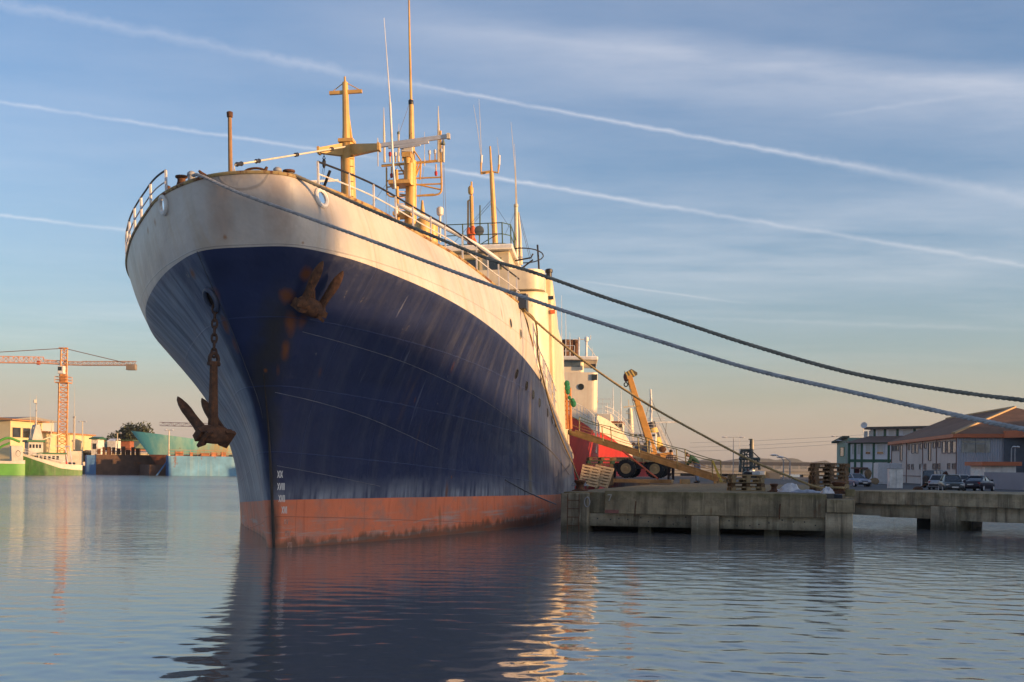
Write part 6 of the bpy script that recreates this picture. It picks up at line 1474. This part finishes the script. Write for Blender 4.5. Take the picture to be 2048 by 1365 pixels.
house('green_roof_hall','hall with faded green roof behind the dock',205,268,897,285,285,9,2.0,mat('brick wall',(.25,.12,.08),.9),roofm=mat('faded green sheet roof',(.10,.15,.10),.7),z0=1.6)
house('white_hut','small white block with slanted top beside the green roofed hall',214,231,884,280,280,5,.8,M['white'],roofm=M['white'],over=.1)
house('control_tower','small white and green control cabin on a stilt base by the dock',182,195,879,258,258,4,.6,M['white'],roofm=gp,wins=((.15,.85,.62,.85),),over=.4)
house('brick_tower','pair of brick red silo towers with a railed platform',241,259,882,272,272,3,.3,mat('brick red',(.30,.10,.05),.9,var=.2),roofm=M['greenrail'],over=.9)
house('flat_house','small brown roofed house half hidden by trees',198,222,880,330,330,8,.6,mat('ochre wall',(.40,.22,.10),.9),roofm=brn,over=.5)
# ---- trees
leafm=mat('tree leaves',(.055,.068,.026),.8,var=.6,scale=.6); bark=mat('bark',(.07,.05,.035),.95,var=.4,scale=3)
def tree(label,P,h,w,seed,n=2600,lobes=9):
    r2=random.Random(seed); t=T('tree',label,'tree',P)
    m=MB(); top=Vector((0,0,h*.5)); m.path([Vector((0,0,0)),Vector((.1,0,h*.25)),top],[h*.035,h*.028,h*.018],8); C_=[]
    for k in range(lobes):
        a=2*math.pi*k/lobes+r2.random(); rr=w*.5*(.25+.5*r2.random()); c=Vector((rr*math.cos(a),rr*math.sin(a)*.8,h*(.42+.42*r2.random()))); C_.append((c,w*(.14+.10*r2.random())))
        m.path([Vector((0,0,h*(.22+.2*r2.random()))),c*.6+Vector((0,0,h*.1)),c],[h*.014,h*.009,h*.004],5)
    C_.append((Vector((0,0,h*.85)),w*.2)); m.build('trunk',bark,t)
    m=MB()
    for i in range(n):
        c,r_=C_[r2.randrange(len(C_))]
        v=Vector((r2.gauss(0,1),r2.gauss(0,1),r2.gauss(0,1))).normalized()*r_*(r2.random()**.4)*Vector((1,1,.8)).length/1.6
        p=c+v; s=.22+.22*r2.random(); q=Vector((r2.gauss(0,1),r2.gauss(0,1),r2.gauss(0,1))).normalized(); u=q.orthogonal().normalized()*s; w_=q.cross(u)
        m.add([p-u,p+w_*.6,p+u,p-w_*.6],[(0,1,2,3)])
    m.build('crown',leafm,t,smooth=0); return t
P=W(259,940,300); tree('large round dark tree behind the turquoise ship bow',Vector((P.x,300,1.6)),W(259,848,300).z-1.6,11,3,3600,12)
P=W(283,940,305); tree('smaller dark tree at the turquoise bow',Vector((P.x,305,1.6)),W(283,860,305).z-1.6,6.5,4,1600,7)
P=W(226,940,296); tree('low bushy tree left of the large round tree',Vector((P.x,296,1.6)),5.5,9,5,1800,8)
P=W(205,940,292); tree('low dark bush behind the slanted white block',Vector((P.x,292,1.6)),4.6,6,6,1200,6)
# ---- tower crane
P=W(124,940,246); CR=Vector((P.x,246,1.6))
t=T('tower_crane','tall orange lattice tower crane standing in the far yard','tower crane',CR)
def tz(py): return W(124,py,246).z-CR.z
co=M['craneo']
def lattice(m,a,b,w,h,up,n,r,tri=False):
    d=(b-a).normalized(); s=d.cross(up).normalized(); u=s.cross(d)
    if tri: cor=[(-w/2,0),(w/2,0),(0,h)]
    else: cor=[(-w/2,-h/2),(w/2,-h/2),(w/2,h/2),(-w/2,h/2)]
    P=lambda f,c:a.lerp(b,f)+s*c[0]+u*c[1]
    for c in cor: m.tube(P(0,c),P(1,c),r,n=4)
    for i in range(n):
        for k in range(len(cor)):
            c0,c1=cor[k],cor[(k+1)%len(cor)]
            if i%2: c0,c1=c1,c0
            m.tube(P(i/n,c0),P((i+1)/n,c1),r*.62,n=4); m.tube(P(i/n,cor[k]),P(i/n,cor[(k+1)%len(cor)]),r*.55,n=4)
Rz3=Matrix.Rotation(R(25),3,'Z')
m=MB(); lattice(m,Vector((-.05,0,0)),Vector((.1,0,tz(766))),1.7,1.7,Rz3@Vector((0,1,0)),17,.11); m.build('mast',co,t)
m=MB(); lattice(m,Vector((.1,0,tz(752))),Vector((.15,0,tz(700))),1.2,1.2,Rz3@Vector((0,1,0)),5,.12); m.tube((.1,0,tz(702)),(.5,0,tz(696)),.2,n=5); m.bar((-.9,0,tz(697)),(.9,0,tz(697)),.5,.3); m.build('tower_head',co,t)
m=MB(); zp_=tz(766); m.box((.1,0,zp_),(2.6,2.6,.2)); 
for s in (-1,1):
    for z in (.6,1.2): m.tube((-1.2,1.3*s,zp_+z),(1.4,1.3*s,zp_+z),.05,n=4); m.tube((.1+1.3*s,-1.3,zp_+z),(.1+1.3*s,1.3,zp_+z),.05,n=4)
    m.tube((-1.2,1.3*s,zp_),(-1.2,1.3*s,zp_+1.2),.05,n=4); m.tube((1.4,1.3*s,zp_),(1.4,1.3*s,zp_+1.2),.05,n=4)
m.box((.1,0,zp_+.9),(1.3,1.3,1.6)); m.build('slewing_platform',co,t)
m=MB(); m.box((.05,-1.0,tz(741)),(1.2,1.1,1.6)); cb=m.build('cab',M['white'],t,bev=.05); m=MB(); m.box((-.1,-1.56,tz(739)),(.8,.04,.8)); m.build('cab_window',M['window'],cb)
jd=Vector((1,.0,0)); zj=tz(728)
Pj=lambda px,py,Y: W(px,py,Y)-CR
m=MB(); lattice(m,Pj(120,729,246),Pj(88,727,244),.9,.7,Vector((0,0,1)),4,.09,True); lattice(m,Pj(88,727,244),Pj(-190,723,226),1.1,1.25,Vector((0,0,1)),26,.09,True); m.build('jib',mat('pale orange lattice paint',(.45,.22,.13),.6),t)
m=MB(); lattice(m,Pj(128,730,246),Pj(165,731,248),.9,.7,Vector((0,0,1)),4,.08,True); lattice(m,Pj(165,731,248),Pj(273,731,252),1.0,.8,Vector((0,0,1)),14,.08,True); m.build('counter_jib',mat('brown orange lattice paint',(.32,.16,.08),.6),t)
q=Pj(263,735,251.5); m=MB(); m.box(q,(1.9,1.4,1.2)); m.build('counterweight',mat('grey counterweight',(.22,.18,.14),.8),t,bev=.05)
m=MB(); m.box(Pj(77,726,243),(.6,.5,.8)); m.build('trolley',mat('red trolley',(.4,.08,.04),.6),t)
m=MB(); hd=Vector((.15,0,tz(697)))
m.tube(hd,Pj(-190,716,228),.07,n=4); m.tube(hd,Pj(250,726,251),.07,n=4); m.build('pendant_cable',M['rustm'],t)
m=MB(); m.box((0,0,.3),(4,4,.7)); m.build('base',M['conc'],t)
# second crane: only its pale red jib shows
a=W(322,851,380); t=T('tower_crane','distant crane of which a pale red jib shows beside the hanging anchor','tower crane',Vector((W(440,940,372).x,372,1.6)))
lo=t.location; m=MB(); lattice(m,W(322,848.5,380)-lo,W(440,851.5,372)-lo,1.2,1.1,Vector((0,0,1)),15,.07); m.build('jib',mat('pale red lattice paint',(.48,.24,.22),.7),t)
m=MB(); lattice(m,Vector((0,0,0)),Vector((0,0,W(440,846,372).z-1.6)),1.4,1.4,Vector((0,1,0)),10,.1); m.build('mast',MATS['pale red lattice paint'],t)
# ---- green trawlers
grn=mat('green hull paint',(.05,.15,.03),.55,var=.35,scale=.8,rust=.30,rscale=.5,streak=.45,stcol=(.24,.20,.15)); rw=mat('rusty white bulwark',(.60,.54,.44),.6,var=.12,rust=.30,rscale=.8)
ga=math.atan2(.62,.78)
P=W(36,950,205); t=T('fishing_boat','green wooden trawler with white bulwark and wheelhouse moored on the far shore','boat',Vector((P.x,203,0)),R(34))
top=lambda x: interp(x,[-2,0,4,9,13.6],[4.5,4.2,3.1,1.95,1.8])
t.scale=(.80,.92,1)
ed=hullform(t,13.6,4.8,top,lambda x:top(x)-interp(x,[-2,0,12],[.25,.3,.9]),grn,rw,rake=.16,full=.42,flare=.5)
rails(t,[ed(x,s,.0) for s,x in ((-1,10),(-1,7),(-1,4),(-1,2),(-1,.5))],.75,1.0,r=.035); rails(t,[ed(x,1,.0) for x in (.5,2,4,7,10)],.75,1.0,r=.035)
gr2=mat('green roof paint',(.03,.13,.05),.6,var=.2)
def lb(x0,x1,y0,y1,z0,z1,mm,nm,par=None,bev=.05): m=MB(); bx(m,x0,x1,y0,y1,z0,z1); return m.build(nm,mm,par or t,bev=bev)
w1=lb(4.6,10.2,-1.5,1.5,1.2,3.6,M['boatw'],'deckhouse'); lb(4.3,10.5,-1.75,1.75,3.603,3.85,gr2,'deckhouse_roof')
for k in range(5):
    m=MB(); m.box((5.2+k*.85,-1.51,3.0),(.5,.04,.6)); m.build('window',M['window'],w1)
for k in range(3):
    m=MB(); m.box((10.21,-.8+k*.8,3.0),(.04,.35,.6)); m.build('window',M['window'],w1)
w2=lb(2.6,5.6,-1.6,1.6,3.3,5.6,M['boatw'],'wheelhouse'); lb(2.2,6.0,-1.9,1.9,5.603,5.95,gr2,'wheelhouse_roof')
for k in range(4):
    m=MB(); m.box((2.59,-1.1+k*.73,4.9),(.04,.5,.62)); m.build('window',M['window'],w2); m=MB(); m.box((3.0+k*.65,-1.61,4.9),(.42,.04,.62)); m.build('window',M['window'],w2)
m=MB()
for s in (-1,1): m.prism([Vector((3.3,s*1.0-.5,5.95)),Vector((5.6,s*1.0-.5,5.95)),Vector((4.9,s*1.0-.5,8.6)),Vector((4.1,s*1.0-.5,8.6))],(0,.9,0))
m.box((4.5,0,8.4),(.7,2.2,.3)); m.build('funnel_arch',M['boatw'],t,bev=.05)
m=MB(); m.path([(4.5,0,8.4),(4.5,0,11.5),(4.5,0,13.6)],[.16,.10,.04],6); 
for z,w_ in ((11.0,.7),(12.2,.6)): m.bar((4.5,-w_,z),(4.5,w_,z),.12,.1)
m.box((4.2,0,12.6),(.5,.5,.5)); m.tube((4.5,.7,12.2),(4.5,.7,13),.05,n=5); m.build('mast',M['boatw'],t)
m=MB(); m.path([(7.2,0,3.8),(7.6,0,7),(7.9,0,9.3)],[.14,.1,.05],6); m.path([(3.2,-1.2,5.9),(3.0,-1.2,10),(2.9,-1.2,14)],[.05,.035,.012],5); m.path([(9.2,.4,3.8),(9.2,.4,8),(9.2,.4,11)],[.05,.03,.012],5)
m.bar((5.5,-.6,6.0),(9.6,-.6,7.2),.16,.16); m.build('derrick',M['cream'],t)
m=MB()
for y in (-1.6,1.6): m.bar((11.6,y,1.8),(11.0,y,5.0),.2,.2)
m.bar((11.0,-1.7,5.0),(11.0,1.7,5.0),.22,.22); m.bar((11,-1.6,5.0),(8,-1.0,5.0),.12,.12); m.build('gallows',mat('lilac white paint',(.50,.46,.50),.6),t)
m=MB(); 
for k in range(2): m.ell((10.5,-1.2+.7*k,1.9),(.25,.25,.55),8,6)
m.build('red_oilskins',mat('red oilskin',(.5,.04,.03),.6),t)
P=W(-30,950,203); t=T('fishing_boat','bright green boat with white funnel cut by the left edge','boat',Vector((P.x,199,0)),R(30))
top=lambda x:interp(x,[0,5,9],[2.6,2.3,2.6]); gb=mat('bright green hull paint',(.07,.26,.03),.5,var=.15,scale=.6,rust=.1)
hullform(t,7.6,4.2,top,lambda x:1.9,gb,M['boatw'],rake=.2,full=.4)
m=MB(); m.loft([[Vector((x,y,z)) for x,y in ((5.6-k,-1.0+k),(7.4-k*.3,-1.0+k),(7.4-k*.3,1.0-k),(5.6-k,1.0-k))] for k,z in ((0,1.9),(.12,4.9))]); m.build('funnel',M['boatw'],t,bev=.05)
m=MB(); m.path([Vector((6.6,-.915,3.6))+Vector((.35*math.cos(a),-.0,.5*math.sin(a))) for a in [2*math.pi*i/16 for i in range(16)]],.05,4,closed=True); m.build('funnel_emblem',M['black'],t)
m=MB(); m.path(crom([Vector((2,0,2)),Vector((3.2,0,5)),Vector((5,0,6.2)),Vector((7,0,5.6))],5),.22,8); m.path(crom([Vector((2.4,.6,2)),Vector((4,.6,4.6)),Vector((5.5,.6,5.4))],5),.18,8); m.build('deck_crane',gb,t)
m=MB(); m.box((3.4,-1.3,2.9),(.5,.4,.6)); m.build('winch',M['red'],t)
# ---- floating dock
P=W(337,949,222); t=T('floating_dock','blue floating dock with rusty brown pontoon and streaked side wall','floating dock',Vector((P.x,222,0)),R(27))
blu=mat('faded blue dock lit paint',(.10,.27,.42),.6,var=.35,scale=.35,streak=.6,stcol=(.30,.40,.36),rust=.30,rscale=.35); blud=mat('blue dock shaded paint',(.035,.13,.30),.6,var=.2,scale=.4,rust=.08,rscale=.5)  # light on the side and shade on the ends are put into the blues
rbr=mat('brown rusty plating',(.10,.055,.035),.85,var=.4,scale=.6,rust=.4,rscale=.6)
zD=W(337,912,222).z
m=MB(); m.prism([Vector((0,.1,-1)),Vector((0,.1,zD)),Vector((40,.1,zD)),Vector((40,.1,-1))],(0,2.2,0)); m.box((20,.09,zD/2-.5),(39.99,.03,zD+.98)); nw=m.build('side_wall',blu,t)
m=MB(); bx(m,-.05,-.003,-.0,2.35,-1,zD-.02); m.build('end_plate',blud,t)
fy=13.2; xo2=-11.0
m=MB(); bx(m,xo2,40,fy,fy+2.0,-1,zD+.15); m.build('side_wall',rbr,t)
m=MB(); bx(m,xo2-1.7,xo2-.003,fy-.15,fy+2.1,-1,zD); m.build('end_plate',blud,t)
m=MB(); bx(m,-3,40,2.5,fy-.003,-1,2.0); m.build('pontoon',rbr,t)
m=MB(); m.prism([Vector((-2.2,1.2,-.2)),Vector((-1.9,1.2,-.2)),Vector((.1,1.2,2.6)),Vector((-.1,1.2,2.7))],(0,.2,0)); m.build('stay_plate',blud,t)
rails(t,[Vector((x,.25,zD)) for x in (0,8,16,24,32,40)],1.1,1.4,r=.04,m_=mat('orange dock rail',(.42,.20,.10),.7))
rails(t,[Vector((x,fy+.2,zD+.15)) for x in (xo2,0,8,16)],1.2,1.4,r=.04,m_=M['rustm'])
r2=random.Random(5); m=MB()
for k in range(16): m.box((1.5+k*2.2+r2.random(),.9+.5*r2.random(),zD+.35),(.5+1.2*r2.random(),.8,.5+.5*r2.random()))
m.build('deck_gear',mat('orange brown dock gear',(.40,.15,.06),.8,var=.5,scale=.8,rust=.2),t)
m=MB()
for k in range(9): m.box((xo2+.6+k*.9,fy+.6,zD+.6+.3*r2.random()),(.35+.4*r2.random(),.6,1.+1.0*r2.random()))
m.build('machinery',M['rustm'],t)
for px,y1,y0,Y in ((164.5,844,905,240),(234.5,867,905,238),(337.5,861,910,223)):
    q=W(px,y0,Y); lamp_post('floodlight mast %s'%{164.5:'beside the control cabin',234.5:'in front of the green roofed hall',337.5:'at the corner of the blue dock'}[px],Vector((q.x,Y,1.6 if Y>225 else zD)),W(px,y1,Y).z-(1.6 if Y>225 else zD),((-.5,.05),(.5,.05)),M['cream'],.14)
# ---- turquoise ship standing in the dock
P=W(322,940,232); t=T('docked_ship','turquoise hulled ship with raked bow standing in the floating dock','ship',Vector((P.x,229,2.0)),R(27))
zt=W(273,860,230).z-2
tq=mat('turquoise hull paint',(.10,.33,.33),.5,var=.2,scale=.4,streak=.3,stcol=(.25,.40,.33),rust=.14,rscale=.45); otan=mat('ochre primer patches',(.34,.22,.08),.7,var=.3,scale=.5,rust=.35,rscale=.7)
topt=lambda x: interp(x,[-6,0,10,22,45],[zt+.3,zt-.3,zt-1.8,zt-2.9,zt-3])
def tqm():
    m,nt,bs,oc=newmat('turquoise to ochre hull'); sp=nn(nt,'ShaderNodeSeparateXYZ'); nt.links.new(oc,sp.inputs[0])
    k=mth(nt,'ADD',sp.outputs[0],mth(nt,'ADD',mth(nt,'MULTIPLY',mth(nt,'SUBTRACT',noi(nt,oc,.5,6,.65),.5),9.),mth(nt,'MULTIPLY',mth(nt,'SUBTRACT',4.5,sp.outputs[2]),1.1)))
    a=mixc(nt,ramp(nt,noi(nt,oc,1.,5,.6,scl=(.35,.35,.08)),.45,.65),(.10,.38,.40),(.30,.52,.44)); a=mixc(nt,ramp(nt,noi(nt,oc,.9,6,.65),.68,.71),a,(.22,.12,.05))
    b=mixc(nt,ramp(nt,noi(nt,oc,1.,6,.6,scl=(.9,.9,.12)),.42,.62),(.36,.25,.09),(.24,.36,.30))
    nt.links.new(mixc(nt,ramp(nt,k,8,11),a,b),bs.inputs['Base Color']); bs.inputs['Roughness'].default_value=.5; return m
TQ=tqm(); ed=hullform(t,36,9,topt,lambda x:1.9,mat('brown red primer',(.22,.075,.035),.7,var=.3,scale=.6,rust=.2),TQ,rake=.75,full=.4,flare=.45)
for px,py in ((286,865),(290,889)):
    pass
m=MB(); m.tube((14,0,zt-3),(14,0,zt-.2),.1,n=6); m.tube((14,0,zt-.4),(12.3,0,zt-1.0),.06,n=5); m.tube((20,1,zt-3),(20,1,zt-1.2),.08,n=6); m.build('mast_stub',M['cream'],t)
# small white mast of a boat behind the long shed
P=W(178,900,276); t=T('masted_boat','white mast and wheelhouse of a boat hidden behind the shed end','boat',Vector((P.x,255,0)),R(30))
hullform(t,10,4,lambda x:2.4,lambda x:1.8,M['boatw'],M['boatw'],full=.4)
m=MB(); m.box((4,0,3.4),(3,2.4,2.6)); wq=m.build('wheelhouse',M['boatw'],t,bev=.05); m=MB(); m.box((2.49,0,4.3),(.04,1.8,.7)); m.build('window',M['window'],wq)
m=MB()
for y in (-.5,.5): m.tube((4,y,5),(4,y*.8,12),.13,n=6)
m.bar((4,-1.2,12),(4,1.2,12),.2,.2); m.bar((4,-.9,9),(4,.9,9),.12,.12); m.path([(4,0,12),(4,0,16),(4,0,19)],[.07,.04,.02],5); m.build('mast',M['boatw'],t)
# ================================================================ thin evening air
m=MB(); m.box((0,2010,58),(6100,4460,124))
hz=bpy.data.materials.new('haze'); hz.use_nodes=True; nt=hz.node_tree; nt.nodes.remove(nt.nodes['Principled BSDF'])
pv=nn(nt,'ShaderNodeVolumePrincipled'); pv.inputs['Color'].default_value=(.80,.80,.86,1); pv.inputs['Density'].default_value=HAZE; pv.inputs['Anisotropy'].default_value=.0
nt.links.new(pv.outputs[0],nt.nodes['Material Output'].inputs['Volume'])
tag(m.build('haze',hz,smooth=0),kind='stuff')
